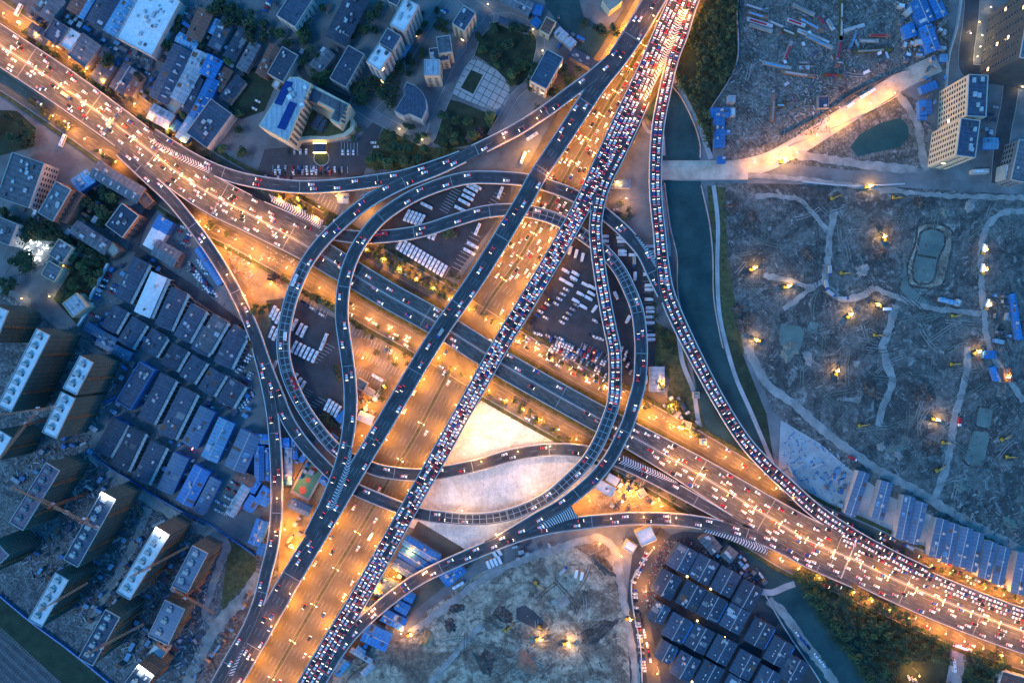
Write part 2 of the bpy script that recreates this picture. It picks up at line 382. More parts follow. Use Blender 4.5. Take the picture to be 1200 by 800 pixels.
sheet('plaza', 'plaza', tp('10', [(905, 430), (915, 380), (945, 325), (990, 280), (1060, 285), (1130, 330), (1185, 390), (1190, 440), (1165, 490), (1130, 512), (1060, 500), (960, 460)]))
sheet('plaza_garden', 'grass', tp('10', [(1008, 328), (1064, 352), (1018, 442), (960, 412)]))
mb = MB()
def gline(mb, t, a, b, w=.35, z=.0):
    A = Vector((*at(*T(t, *a)), 0)); B = Vector((*at(*T(t, *b)), 0)); d = (B - A).normalized(); n = Vector((-d.y, d.x, 0)) * w / 2
    mb.face([tuple(p + Vector((0, 0, z))) for p in (A - n, B - n, B + n, A + n)])
gp = [T('10', *p) for p in [(905, 430), (915, 380), (945, 325), (990, 280), (1060, 285), (1130, 330), (1185, 390), (1190, 440), (1165, 490), (1130, 512), (1060, 500), (960, 460)]]
hole = tp('10', [(1004, 318), (1074, 350), (1020, 452), (950, 414)])
gz[0] += .005
for u in range(-8, 9):
    for d, e in (((.88, .47), (-.47, .88)), ((-.47, .88), (.88, .47))):
        seg = None
        for k in range(-60, 61):
            x = 1050 + e[0] * u * 34 + d[0] * k * 5; y = 400 + e[1] * u * 34 + d[1] * k * 5
            q = T('10', x, y); ins = inpoly(*q, gp) and not inpoly(*q, hole)
            if ins and seg is None: seg = (x, y)
            if not ins and seg: gline(mb, '10', seg, (x, y), .5, gz[0]); seg = None
tag(mb.build('plaza_joints', 'asphalt'), kind='structure')
# parking lots
sheet('bus_park_ground', 'asphalt', tp('11', [(520, 330), (700, 140), (950, 30), (1200, 40), (1190, 150), (930, 500), (860, 500), (660, 380)]))
sheet('bus_park_ground', 'asphalt', [(312, 352), (345, 348), (402, 378), (402, 520), (388, 532), (352, 490), (332, 440)])
sheet('truck_park_ground', 'asphalt', [(608, 392), (668, 290), (690, 262), (720, 250), (765, 300), (768, 432), (748, 470), (712, 470), (670, 440), (640, 425)])
sheet('hotel_forecourt', 'asphalt', tp('10', [(40, 700), (470, 660), (560, 560), (590, 600), (520, 780), (500, 830), (0, 830)]))
sheet('lane_pavement', 'warm_asphalt', tp('22', [(620, 230), (720, 250), (760, 400), (900, 500), (1100, 640), (900, 640), (600, 400), (560, 330)]))
# ponds and pits of the building site
def rounded(t, pts): return tp(t, pts)
sheet('settling_pond', 'site2', tp('31', [(700, 260), (760, 245), (850, 270), (865, 330), (850, 420), (820, 530), (760, 550), (660, 530), (655, 440)]))
sheet('settling_pond', 'muddy', tp('31', [(715, 290), (760, 270), (820, 290), (830, 340), (800, 410), (770, 520), (690, 520), (680, 450)]))
sheet('pond_water', 'pond', tp('30', [(385, 690), (430, 630), (520, 580), (620, 552), (655, 590), (660, 640), (620, 690), (500, 715), (420, 735)]))
sheet('pond_water', 'muddy', tp('31', [(60, 715), (150, 730), (170, 760), (150, 840), (80, 850), (50, 790)]))
sheet('pond_water', 'muddy', tp('31', [(185, 705), (235, 712), (230, 765), (180, 760)]))
sheet('pond_water', 'muddy', tp('32', [(985, 305), (1055, 320), (1040, 405), (975, 395)]))
sheet('pond_water', 'muddy', tp('32', [(960, 415), (1040, 430), (1010, 580), (920, 560)]))
for pts in ([(700, 260), (760, 245), (850, 270), (865, 330), (850, 420), (820, 530), (760, 550), (660, 530), (655, 440), (690, 340), (700, 260)], [(715, 290), (760, 270), (820, 290), (830, 340), (800, 410), (770, 520), (690, 520), (680, 450), (700, 360), (715, 290)], [(700, 395), (790, 410)]):
    road('earth_bank', 'heap_earth', tp('31', pts), 1.3, False)
for pts in ([(985, 305), (1055, 320), (1040, 405), (975, 395), (985, 305)], [(960, 415), (1040, 430), (1010, 580), (920, 560), (960, 415)]): road('earth_bank', 'heap_earth', tp('32', pts), 1.1, False)
sheet('mud_flat', 'muddy', tp('31', [(640, 420), (660, 540), (760, 620), (700, 640), (620, 560)]))
sheet('pond_water', 'water', tp('13', [(1010, 650), (1060, 690), (1110, 735), (1090, 740), (1040, 710)]))
sheet('dug_pit', 'asphalt', tp('23', [(20, 450), (60, 432), (110, 470), (170, 530), (140, 560), (80, 530), (20, 500)]))
# canal and river
RIV = tp('20', [(715, 335), (745, 390), (800, 470), (860, 600), (882, 690), (880, 745)]) + tp('21', [(885, 60), (900, 130), (925, 250), (940, 400), (945, 600), (980, 800)]) + \
    tp('22', [(995, 0), (1030, 120), (1090, 260), (1150, 400), (1180, 520), (1250, 620)]) + [(930, 612), (985, 690), (1010, 745), (1040, 800), (1060, 860), (985, 860), (962, 800), (922, 740), (893, 690), (870, 640), (845, 600)] + \
    tp('22', [(1010, 560), (930, 480), (890, 340), (860, 200), (835, 60), (810, 0)]) + tp('21', [(800, 700), (775, 560), (772, 400), (740, 260), (715, 60)]) + tp('20', [(705, 740), (690, 600), (640, 560), (600, 500), (640, 400)])
sheet('river', 'water', RIV)
sheet('canal', 'water', [(628, -40), (668, -40), (684, 20), (712, 36), (732, 44), (724, 62), (702, 78), (680, 66), (655, 28), (640, 8)])
def wall(name, pts, w, h, m, label, cat='wall', t=None, z0=0.0):
    if t: pts = tp(t, pts)
    P = Path([(*p, w / 2 / K, 0) for p in pts]); mb = MB(); strip(mb, P, lambda i: w / 2, lambda i: -w / 2, h + z0, h)
    o = mb.build(name, m); return tag(o, label, cat)
wall('river_wall', [(885, 70), (900, 130), (925, 250), (940, 400), (945, 600), (980, 800), (990, 830)], .8, 1.6, 'concrete', 'stone river wall along the east bank south of the lit bridge', t='21')
wall('river_wall', [(715, 60), (740, 260), (772, 400), (775, 560), (800, 700), (835, 850)], .8, 1.6, 'concrete', 'stone river wall along the west bank beneath the jammed ramp', t='21')
wall('river_wall', [(745, 400), (800, 470), (860, 600), (882, 690), (880, 740)], .8, 1.6, 'concrete', 'stone river wall below the woods north of the lit bridge', t='20')
wall('river_wall', [(893, 690), (922, 740), (962, 800), (985, 850)], 1, 1.8, 'pale_concrete', 'pale quay wall between the river and the dark roofed compound')
road('riverside_path', 'pale_concrete', tp('20', [(600, 540), (640, 620), (700, 620), (712, 730)]), 2, False)
road('riverside_path', 'roof_light_blue' if 0 else 'pale_concrete', tp('20', [(755, 350), (800, 440), (860, 560), (900, 650), (932, 745)]), 3, False)
road('riverside_path', 'pale_concrete', tp('21', [(945, 70), (965, 250), (962, 450), (970, 650), (1000, 800)]) + tp('22', [(1050, 170), (1120, 330), (1200, 520)]) + [(906, 545)], 2.4, False)
road('riverside_path', 'pale_concrete', tp('22', [(780, -40), (800, 100), (850, 230), (870, 350), (895, 470)]), 2.6, False)
road('riverside_path', 'concrete', tp('21', [(705, 70), (720, 200), (735, 330), (740, 400)]), 1.6, False)
# ordinary streets
BR = road('lit_dirt_road', 'road_sand', [(772, 200), (800, 201), (850, 200), (892, 192), (925, 177), (975, 146), (1025, 114), (1062, 92), (1100, 74)], 10.5)
road('site_track', 'track', tp('30', [(110, 722), (250, 742), (450, 772), (700, 796)]), 5, False)
road('site_track', 'track', tp('30', [(600, 430), (660, 510), (705, 600), (720, 700), (745, 800)]), 4.5, False)
road('site_road', 'track', [(875, 405), (898, 448), (932, 474), (975, 512), (1025, 548), (1075, 575), (1115, 600), (1160, 625), (1220, 655)], 5, False)
road('site_track', 'track', tp('31', [(310, 180), (300, 260), (285, 340), (280, 450), (270, 520), (340, 598), (420, 590), (500, 550)]), 4, False)
road('site_track', 'track', tp('31', [(-60, 120), (60, 120), (160, 150), (275, 280)]), 3, False)
road('site_track', 'track', tp('31', [(-20, 490), (100, 515), (200, 550)]), 3.5, False)
road('site_track', 'track', tp('31', [(70, 645), (130, 610), (190, 560), (280, 500)]), 3, False)
road('site_track', 'track', tp('31', [(1200, 190), (1100, 200), (1030, 260), (1000, 360), (1000, 500), (1010, 640), (1030, 800)]) + [(1165, 420), (1200, 470)], 3.5, False)
road('site_track', 'track', tp('31', [(500, 550), (600, 590), (750, 640), (900, 660), (1000, 670)]), 3, False)
road('site_track', 'track', tp('31', [(600, 630), (560, 760)]) + tp('32', [(540, 20), (560, 110), (585, 190), (540, 300), (515, 395)]), 4.5, False)
road('site_track', 'track', tp('32', [(935, 25), (930, 150), (900, 270), (870, 370), (860, 470), (825, 620), (780, 730)]), 4.2, False)
road('site_road', 'track', tp('31', [(-100, 20), (100, 35), (400, 70), (800, 115), (1300, 130)]), 3, False)
road('excavation_road', 'track', [(480, 742), (520, 712), (570, 676), (612, 656), (660, 640), (700, 630), (718, 640), (726, 672), (732, 710), (740, 752), (745, 790), (742, 840)], 4.4, False)
road('excavation_track', 'track', tp('13', [(820, 800), (900, 700), (980, 610), (1060, 530)]), 3.4, False)
road('compound_street', 'warm_asphalt', [(780, 622), (764, 645), (752, 680), (752, 720), (760, 760), (772, 830)], 8, False)
road('quay_street', 'track', tp('33', [(0, 410), (80, 480), (160, 600), (240, 700), (310, 800), (340, 860)]), 5, False)
road('footbridge_road', 'pale_concrete', tp('33', [(-40, 370), (20, 375), (80, 350), (125, 335)]), 3.5)
road('side_street', 'concrete', tp('33', [(900, 600), (895, 680), (870, 800), (860, 880)]), 9, False)
road('haul_road', 'track', tp('03', [(1220, 290), (1140, 400), (1010, 540), (880, 800), (840, 880)]), 7, False)
road('haul_road', 'track', tp('03', [(1000, 530), (960, 460), (1000, 330), (1040, 220), (1060, 150), (960, 60)]), 4.5, False)
road('haul_road', 'track', tp('03', [(700, -20), (640, 120), (560, 280), (480, 410), (420, 550)]), 4.5, False)
road('haul_road', 'track', tp('02', [(420, 520), (520, 620), (640, 700), (780, 790), (900, 860), (1060, 940)]), 6, False)
road('back_street', 'street', tp('01', [(210, -40), (200, 60), (140, 190), (90, 320), (0, 480), (-60, 560)]), 6, False)
road('back_street', 'street', tp('01', [(-20, 560), (100, 590), (230, 690), (380, 800)]) + tp('02', [(520, 90), (600, 120)]), 4, False)
road('back_street', 'asphalt', tp('01', [(640, 380), (760, 470), (900, 560), (1060, 680), (1180, 780)]), 6, False)
road('back_street', 'asphalt', tp('01', [(620, 380), (660, 260), (740, 130), (760, 60)]), 6, False)
road('back_street', 'street', tp('00', [(420, 130), (540, 220), (640, 280), (700, 330), (660, 460)]), 5, False)
road('back_street', 'street', tp('00', [(690, 380), (760, 290), (830, 190), (890, 80), (910, -20)]), 5, False)
road('campus_street', 'street', tp('10', [(560, 540), (640, 450), (680, 330), (740, 220), (800, 120), (890, 0), (910, -40)]), 5)
road('campus_street', 'street', tp('10', [(440, 470), (560, 550), (700, 620), (800, 660), (845, 560), (890, 450), (950, 320), (1000, 250), (1030, 170), (1090, 100), (1080, 60), (980, 0), (930, -40)]), 6)
road('campus_street', 'street', tp('10', [(1090, 90), (1160, 80), (1220, 90), (1300, 130), (1330, 180), (1330, 240), (1290, 370), (1230, 430), (1200, 470), (1160, 540), (1100, 640)]), 4.5)
road('campus_street', 'asphalt', tp('10', [(200, 280), (230, 360), (330, 420), (440, 470)]), 4, False)
road('estate_street', 'asphalt', tp('30', [(960, -40), (950, 100), (930, 250), (940, 330), (1040, 345), (1130, 370), (1130, 480), (1100, 640), (1080, 860)]), 9)
road('estate_street', 'asphalt', tp('30', [(1130, 350), (1200, 300), (1300, 250)]), 7)
# wide ground roads beneath the flyovers
EWPTS = [(-70, 6), (0, 53), (75, 103), (150, 157), (212, 205), (255, 232), (300, 255), (362, 290), (405, 316), (455, 346), (507, 375), (555, 405), (600, 433), (680, 478), (750, 516), (820, 556), (900, 605), (950, 634), (1000, 655), (1050, 679), (1100, 701), (1150, 721), (1200, 739), (1280, 764)]
def off_px(pts, o):
    r = []
    for i, p in enumerate(pts):
        a = pts[max(0, i - 1)]; b = pts[min(len(pts) - 1, i + 1)]; d = hypot(b[0] - a[0], b[1] - a[1])
        r.append((p[0] + (b[1] - a[1]) / d * o, p[1] - (b[0] - a[0]) / d * o))
    return r
NSPTS = [(812, -60), (783, 0), (762, 40), (735, 85), (697, 150), (655, 222), (612, 298), (575, 350), (545, 402), (516, 455), (487, 510), (457, 560), (434, 600), (375, 698), (317, 797), (280, 860)]
road('east_west_ground_road', 'warm_asphalt', [(*p, 44) for p in EWPTS])
road('north_south_ground_road', 'warm_asphalt', [(*p, h) for p, h in zip(NSPTS, [40, 40, 42, 42, 46, 46, 44, 42, 42, 44, 42, 42, 42, 42, 42, 42])], edge=False)
gz[0] += .02; gm = MB()
GEW = Path([(*p, 44, gz[0]) for p in EWPTS]); GNS = Path([(*p, 40, gz[0]) for p in NSPTS])
cross_s = [q for q in range(0, int(GEW.len), 3) if GNS.hits(*GEW.pos(q)[:2], 0, 4)]
def gok(P, Q, m=3): return [not Q.hits(p[0], p[1], 0, m, None) for p in P.p]
okE = gok(GEW, GNS, -6); okN = gok(GNS, GEW, -6)
for o in (-27, -23.5, -20, 20, 23.5, 27): dashes(gm, GEW, o, ok=okE, w=.25, z=.01)
for o in (-30.4, -16.6, 16.6, 30.4): strip(gm, GEW, lambda i: o + .15, lambda i: o - .15, .01, ok=okE)
for o in (-15.5, -12, -8.5, -5, 5, 8.5, 12, 15.5): dashes(gm, GNS, o, ok=okN, w=.25, z=.01)
for o in (-19, -1.7, 1.7, 19): strip(gm, GNS, lambda i: o + .15, lambda i: o - .15, .01, ok=okN)
tag(gm.build('ground_lane_marking', 'lane_paint'), kind='structure')
med = MB(); strip(med, GNS, lambda i: .9, lambda i: -.9, .18, .18, ok=[okN[i] and 2 < i for i in range(len(okN))]); tag(med.build('median_strip', 'verge'), kind='structure')
for o, w in ((-12.5, 3), (12.5, 3), (-33, 3), (33, 3)):
    k = MB(); strip(k, GEW, lambda i: o + w / 2, lambda i: o - w / 2, .15, .15, ok=okE); tag(k.build('planted_verge', 'verge'), kind='structure')
for o in (-22.5, 22.5):
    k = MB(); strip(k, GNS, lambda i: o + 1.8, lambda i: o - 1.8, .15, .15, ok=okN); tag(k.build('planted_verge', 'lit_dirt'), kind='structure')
# the railway
for k in range(6):
    rl = MB()
    P = Path([(x - 5.5 * k + 3, y + 7.5 * k, 1, .05) for x, y in [T('03', -100, 470), T('03', 0, 555), T('03', 150, 690), T('03', 300, 830), T('03', 360, 890)]])
    for o in (-.75, .75): strip(rl, P, lambda i: o + .1, lambda i: o - .1, .3, .3)
    q = 0
    while q < P.len:
        x, y, z, a = P.pos(q); rl.box(-.15, .15, -1.3, 1.3, .02, .14, 1, a, (x, y)); q += 2.4
    tag(rl.build('railway_track', ['rail', 'concrete']), kind='structure')
# ------------------------------------------------------------ flyovers
# each: travel-ordered points (photograph x, y, half width in photograph pixels, height in metres)
TH = 1.5
def zz(pts, hws, zs): return [(*p, h, z) for p, h, z in zip(pts, hws, zs)]
DK = {}
def deck(key, pts, **kw): DK[key] = dict(path=Path(pts, lift=.035 * len(DK)), **kw)
deck('EW', [(p[0], p[1], h, 7) for p, h in zip(EWPTS, [21, 21, 21, 20, 20, 21, 20, 16.5, 15.5, 15, 15, 15, 15, 15, 16, 19, 22, 24, 25, 25, 25, 25, 25, 25])],
     lanes=10, two_way=True, label='broad east-west flyover carrying ten lanes diagonally beneath the crossing pair')
deck('B', [(808, -60, 13, 14), (773, -10, 12, 14), (749, 30, 12, 14), (724, 68, 11, 14), (700, 100, 10, 14), (664, 155, 9.6, 14), (631, 205, 9.6, 14), (610, 242, 9.6, 14), (561, 322, 9.6, 14), (509, 398, 9.6, 14), (451, 495, 9.6, 14), (420, 547, 9.8, 14), (388, 600, 10.5, 14), (341, 677, 11.5, 14), (298, 752, 12, 14), (250, 835, 12, 14)],
     lanes=4, label='straight elevated road with free-flowing traffic, western one of the crossing pair')
deck('C', [(334, 850, 12, 14), (362, 800, 11.5, 14), (391, 750, 11, 14), (421, 700, 10.5, 14), (475, 603, 9.6, 14), (522, 520, 9.6, 14), (585, 407, 9.6, 14), (610, 366, 9.6, 14), (650, 299, 9.6, 14), (683, 240, 10, 14), (708, 193, 12.5, 14), (733, 140, 13, 14), (759, 85, 12.5, 14), (779, 40, 13, 14), (797, 0, 13, 14), (821, -60, 13, 14)],
     lanes=4, label='straight elevated road packed with queuing cars, eastern one of the crossing pair')
deck('D', [(1085, 672, 8, 7.2), (1040, 650, 8, 7.2), (1000, 628, 8, 7.2), (957, 599, 8, 7.4), (926, 571, 7.5, 8), (898, 545, 7.2, 8.5), (870, 513, 7.2, 9), (840, 465, 7.2, 9), (806, 400, 8, 9.5), (783, 348, 8.5, 10), (776, 310, 7.5, 10.4), (773, 275, 6.8, 11), (769, 237, 6.8, 11.5), (768, 200, 6.8, 12), (771, 150, 6.8, 13), (778, 112, 6.8, 13.6), (788, 70, 6.8, 14), (799, 40, 7, 14), (812, 0, 7, 14), (838, -60, 7, 14)],
     lanes=2, label='jammed two-lane ramp running along the river over the water')
deck('L', [(735, 52, 7, 14), (715, 72, 7, 14), (694, 90, 7, 14), (668, 109, 7, 14), (637, 132, 7, 14), (600, 155, 7, 14), (552, 179, 7, 14), (515, 197, 7, 14), (475, 213, 7, 14), (440, 231, 7, 14), (417, 247, 7, 14), (396, 265, 7, 14), (378, 283, 7, 14), (362, 304, 7, 14), (350, 327, 7, 13.8), (339, 358, 7, 12.8), (332, 397, 7, 11.4), (335, 430, 7, 10.2), (347, 462, 7, 9), (367, 495, 7, 8), (397, 529, 7, 7), (435, 548, 7, 6.9), (462, 554, 7, 6.9), (495, 556, 7, 6.9), (525, 552, 7, 6.9), (562, 544, 7, 6.9), (600, 533, 7, 6.9), (637, 527, 7, 6.9), (670, 527, 7, 6.9), (705, 533, 7, 6.9), (745, 549, 7, 6.9), (790, 572, 7, 6.9), (840, 600, 6, 6.9), (870, 616, 5, 6.9)],
     lanes=2, cells=(.38, .58), label='long two-lane ramp sweeping around the western side past the bus park')
deck('R', [(560, 176, 7, 13.9), (525, 190, 7, 13.8), (475, 206, 7, 13), (440, 212, 7, 12), (400, 217, 7, 11), (350, 219, 7, 9.6), (300, 213, 7, 8.2), (262, 203, 7, 7.2), (225, 185, 6, 6.9), (180, 156, 5, 6.9)],
     lanes=2, label='short gently curved ramp passing south of the hotel forecourt')
deck('M', [(777, 345, 6.5, 9.9), (765, 320, 7, 9.8), (754, 297, 7, 9.2), (740, 280, 7, 8.4), (725, 265, 7, 7.6), (707, 250, 7, 7), (690, 239, 7, 6.8), (672, 229, 7, 6.8), (655, 222, 7, 6.8), (630, 214, 7, 6.9), (610, 210, 7, 7.4), (575, 208, 7, 8.8), (545, 209, 7, 10.2), (512, 218, 7, 11.6), (480, 232, 7, 13), (450, 252, 7, 14), (431, 272, 7, 14), (415, 297, 7, 14), (405, 325, 7, 14), (401, 352, 7, 14), (401, 377, 7, 14), (404, 400, 7, 14), (409, 437, 7, 14), (411, 470, 7, 14), (409, 500, 7, 14), (404, 528, 7, 14), (396, 555, 7, 14), (382, 590, 7, 14), (362, 628, 6, 14)],
     lanes=2, label='narrow ramp crossing the bus park and dropping steeply south beside the depot')
deck('E', [(140, 178, 5, 6.9), (160, 196, 6, 6.9), (178, 212, 6.5, 6.9), (200, 233, 6.5, 7), (224, 262, 6.5, 7), (246, 292, 6.5, 7), (265, 322, 6.5, 7), (281, 352, 6.5, 7), (297, 388, 7, 7), (310, 425, 7, 7), (324, 460, 7, 7), (338, 493, 7, 7), (357, 521, 7, 7), (380, 546, 7, 7), (396, 560, 7, 6.9), (417, 573, 7, 6.9), (440, 583, 7, 6.9), (465, 593, 7, 6.9), (485, 600, 7, 6.9), (512, 605, 7, 7.2), (560, 608, 7, 8.3), (600, 602, 7, 9.6), (640, 584, 7, 11), (670, 559, 7, 12.6), (688, 540, 7, 13.4), (702, 517, 7, 14), (713, 490, 7, 14), (719, 470, 7, 14), (721, 440, 7, 14), (720, 410, 7, 14), (715, 385, 7, 14), (710, 360, 7, 14), (704, 325, 7, 14), (699, 287, 7, 14), (698, 262, 7, 14), (702, 237, 7, 14), (710, 212, 7, 14), (722, 188, 7, 14), (740, 152, 6, 14), (756, 118, 5, 14)],
     lanes=2, cells=(.49, .72), label='long loop ramp circling the sandy lot and climbing past the truck park')
deck('J', [(297, 388, 5, 7), (303, 412, 6, 7), (310, 437, 6.5, 7), (317, 470, 6.5, 7.4), (321, 500, 6.5, 8.2), (324, 550, 6.5, 9.8), (324, 600, 6.5, 11.4), (320, 637, 6.5, 12.6), (312, 670, 6.5, 13.6), (304, 702, 6.5, 14), (290, 737, 6.5, 14), (270, 772, 6.5, 14), (240, 826, 6.5, 14)],
     lanes=2, label='straight short ramp passing the blue sheds west of the ball court')
deck('F', [(366, 815, 6, 14), (395, 765, 7, 14), (417, 737, 7, 14), (450, 707, 7, 14), (487, 680, 7, 14), (525, 661, 7, 14), (562, 645, 7, 14), (600, 629, 7.5, 14), (637, 619, 7, 13.4), (675, 613, 7, 12.2), (712, 609, 7, 11), (750, 607, 7, 9.9), (800, 609, 7, 8.5), (850, 618, 7, 7.3), (900, 634, 6.5, 6.9), (950, 661, 5, 6.9), (1000, 684, 4, 6.9)],
     lanes=2, label='southern ramp arching over the blue sheds north of the excavation')
deck('N', [(570, 641, 6, 14), (602, 624, 7, 14), (630, 607, 7, 14), (657, 592, 7, 14), (682, 573, 7, 14), (700, 556, 7, 14), (716, 535, 7, 14), (728, 512, 7, 14), (736, 495, 7, 14), (743, 472, 7, 14), (749, 450, 7, 13.4), (751, 425, 7, 12.6), (751, 398, 7, 11.6), (747, 365, 7, 10.3), (737, 338, 7, 9.2), (725, 315, 7, 8.3), (707, 294, 7, 7.4), (684, 276, 7, 6.8), (660, 261, 7, 6.6), (637, 252, 7, 6.6), (605, 246, 7, 6.6), (570, 248, 7, 6.6), (537, 257, 7, 6.6), (500, 269, 7, 6.6), (470, 275, 7, 6.6), (430, 278, 7, 6.6), (395, 275, 7, 6.7), (368, 268, 6, 6.8), (335, 254, 6, 6.9), (285, 231, 5, 6.9)],
     lanes=2, cells=(.40, .62), label='inner loop ramp running from the southern ramp up and west across the bus park')
PATHS = {k: d['path'] for k, d in DK.items()}
order = list(DK)
NO_CUT = {('C', 'D'), ('B', 'L')}
def covered(k, x, y, z, margin, dz=1.6):
    return any(PATHS[q].hits(x, y, z, margin, dz) for q in order if q != k)
# gore areas where two roads part, filled and hatched: left edge points, right edge points, height, belongs to
GORES = [
    ('C', '20', [(800, 40), (755, 130), (712, 235), (680, 320)], [(832, 40), (792, 130), (745, 235), (700, 320)], 14, 34),
    ('C', '21', [(470, -110), (425, 0), (398, 90), (384, 180)], [(478, -110), (445, 0), (415, 90), (388, 180)], 14, 30),
    ('L', '11', [(780, -6), (680, 35), (580, 78), (480, 120)], [(800, 6), (720, 42), (640, 82), (560, 118)], 13.6, 40),
    ('D', '21', [(570, 300), (620, 370), (670, 450), (720, 540)], [(590, 310), (655, 385), (705, 460), (745, 545)], 10.1, 30),
    ('E', '12', [(28, 80), (52, 150), (76, 240), (92, 320)], [(40, 85), (75, 160), (96, 240), (104, 320)], 7, 30),
    ('B', '12', [(440, 500), (412, 600), (370, 700), (330, 790)], [(452, 500), (440, 600), (405, 690), (362, 790)], 14, 30),
    ('B', '03', [(1185, 450), (1150, 540), (1100, 650), (1050, 760)], [(1200, 460), (1178, 540), (1140, 650), (1090, 770)], 14, 36),
    ('F', '23', [(60, 70), (130, 25), (200, -20), (260, -55)], [(110, 95), (190, 62), (250, 40), (310, 22)], 13.6, 26),
    ('N', '11', [(60, 110), (150, 150), (250, 195), (320, 235)], [(70, 145), (150, 190), (230, 235), (300, 275)], 6.95, 34),
    ('F', '23', [(900, 62), (1000, 78), (1100, 118), (1200, 165)], [(900, 92), (1000, 122), (1100, 162), (1200, 200)], 7.05, 34),
    ('L', '22', [(520, 535), (610, 575), (700, 615), (780, 660)], [(500, 570), (590, 605), (690, 640), (775, 668)], 7.0, 34),
    ('R', '00', [(690, 640), (800, 700), (900, 745), (1000, 790)], [(700, 665), (800, 728), (890, 775), (980, 815)], 7.0, 34),
]
def lerp(pts, t):
    u = t * (len(pts) - 1); i = min(int(u), len(pts) - 2); f = u - i
    return (pts[i][0] + (pts[i + 1][0] - pts[i][0]) * f, pts[i][1] + (pts[i + 1][1] - pts[i][1]) * f)
gore_polys = [([at(*p, g[4]) for p in tp(g[1], g[2])] + [at(*p, g[4]) for p in tp(g[1], g[3])][::-1], g[4]) for g in GORES]
def in_gore(x, y, z): return any(abs(z - gzz) < 2 and inpoly(x, y, po) for po, gzz in gore_polys)
def pillar(mb, x, y, ztop, a, w):
    mb.cyl(x, y, 0, ztop - 1.2, 1.0, n=10)
    mb.box(-.8, .8, -w, w, ztop - 1.2, ztop, 0, a, (x, y))
for k, d in DK.items():
    P = d['path']; root = thing('flyover', d['label'], 'elevated road'); DK[k]['root'] = root; n = len(P.p)
    mb = MB(); strip(mb, P, lambda i: P.h[i], lambda i: -P.h[i], 0, TH); mb.build('deck', 'highway_asphalt' if k == 'EW' else 'deck_asphalt', root)
    for sg in (1, -1):
        ok = []
        for i in range(n):
            x, y, z = off(P, i, sg * (P.h[i] - .3)); ok.append(not covered(k, x, y, z, -.1, 1.9) and not in_gore(x, y, z))
        i = 0
        while i < n:
            if not ok[i]: i += 1; continue
            j = i
            while j < n and ok[j]: j += 1
            if j - i > 3:
                mb = MB(); o2 = [i <= q < j for q in range(n)]
                strip(mb, P, lambda i: sg * P.h[i] + .3, lambda i: sg * P.h[i] - .35, .95, 2.1, ok=o2); mb.build('parapet', 'parapet', root)
            i = j
    low = [all(not (PATHS[q].hits(*off(P, i, 0)[:2], P.p[i][2], -1, 1.4)) for q in order[:order.index(k)]) for i in range(n)]
    mk = MB(); d['ok'] = low
    if d.get('two_way'):
        for sg in (1, -1):
            for o in (1.0, 1.35): strip(mk, P, lambda i: sg * (o + .12) , lambda i: sg * (o - .12), .03)
            strip(mk, P, lambda i: sg * (P.h[i] - 1.0), lambda i: sg * (P.h[i] - 1.25), .03)
            for j in range(1, 5): dashes(mk, P, lambda q: sg * (1.4 + (P.hw(q) - 2.6) * j / 5), w=.22, s0=j * 5.3 + sg * 3)
        bb = MB(); strip(bb, P, lambda i: .35, lambda i: -.35, .9, .9); bb.build('median_barrier', 'parapet', root)
    else:
        L_ = d['lanes']
        for sg in (1, -1): strip(mk, P, lambda i: sg * (P.h[i] - .8), lambda i: sg * (P.h[i] - 1.05), .03, ok=low)
        for j in range(1, L_): dashes(mk, P, lambda q: (-1 + 2 * j / L_) * (P.hw(q) - 1), w=.25, ok=low)
    mk.build('lane_marking', 'lane_paint', root)
    q = 20
    while q < P.len - 10:
        h = P.hw(q) - .5; A = P.pos(q, -h); B = P.pos(q, h); C = P.pos(q + .5, h); D = P.pos(q + .5, -h)
        if low[P.idx(q)]: jt = MB(); jt.face([(p[0], p[1], p[2] + .02) for p in (A, D, C, B)]); jt.build('expansion_joint', 'concrete', root)
        q += 64
    if d.get('cells'):
        ce = MB(); q = P.len * d['cells'][0]; e = P.len * d['cells'][1]
        for j in (-.92, 0, .92): dashes(ce, P, lambda u: j * (P.hw(u) - .8), 5.6, 0, .4, .026, s0=q, s1=e)
        while q < e:
            h = P.hw(q) - .8; A = P.pos(q, -h); B = P.pos(q, h); C = P.pos(q + .45, h); D = P.pos(q + .45, -h)
            ce.face([(p[0], p[1], p[2] + .028) for p in (A, D, C, B)]); q += 5.6
        ce.build('deck_grid_marking', 'cellmark', root)
    q = 15
    while q < P.len - 8:
        x, y, z, a = P.pos(q); h = P.hw(q)
        if z > 5.5 and low[P.idx(q)]:
            for o in ((-.5 * h, .5 * h) if d.get('two_way') else (0,)):
                X, Y = P.pos(q, o)[:2]
                if any(PATHS[w].hits(X, Y, 0, 2.2, None) and PATHS[w].p[0] and not PATHS[w].hits(X, Y, z, 1.5, 2.5) for w in order if w != k): continue
                pm = MB(); pillar(pm, X, Y, z - TH - .03, a, h * (.42 if d.get('two_way') else .75)); pm.build('pillar', 'concrete', root)
        q += 30
PQ = PATHS['C']; st = MB(); q = PQ.len * .5          # the striped strip along the eastern lane of the jammed road
while q < PQ.len - 6:
    h = PQ.hw(q); py_ = 400 - PQ.pos(q)[1] / K
    if py_ < 250:
        A = PQ.pos(q, -h + .5); B = PQ.pos(q + 2.2, -h * .62 if py_ < 215 else -h + 2); C = PQ.pos(q + 3.5, -h * .62 if py_ < 215 else -h + 2); D = PQ.pos(q + 1.3, -h + .5)
        st.face([(p[0], p[1], p[2] + .035) for p in (A, D, C, B)])
    q += 2.9
st.build('hatching', 'mark', DK['C']['root'])
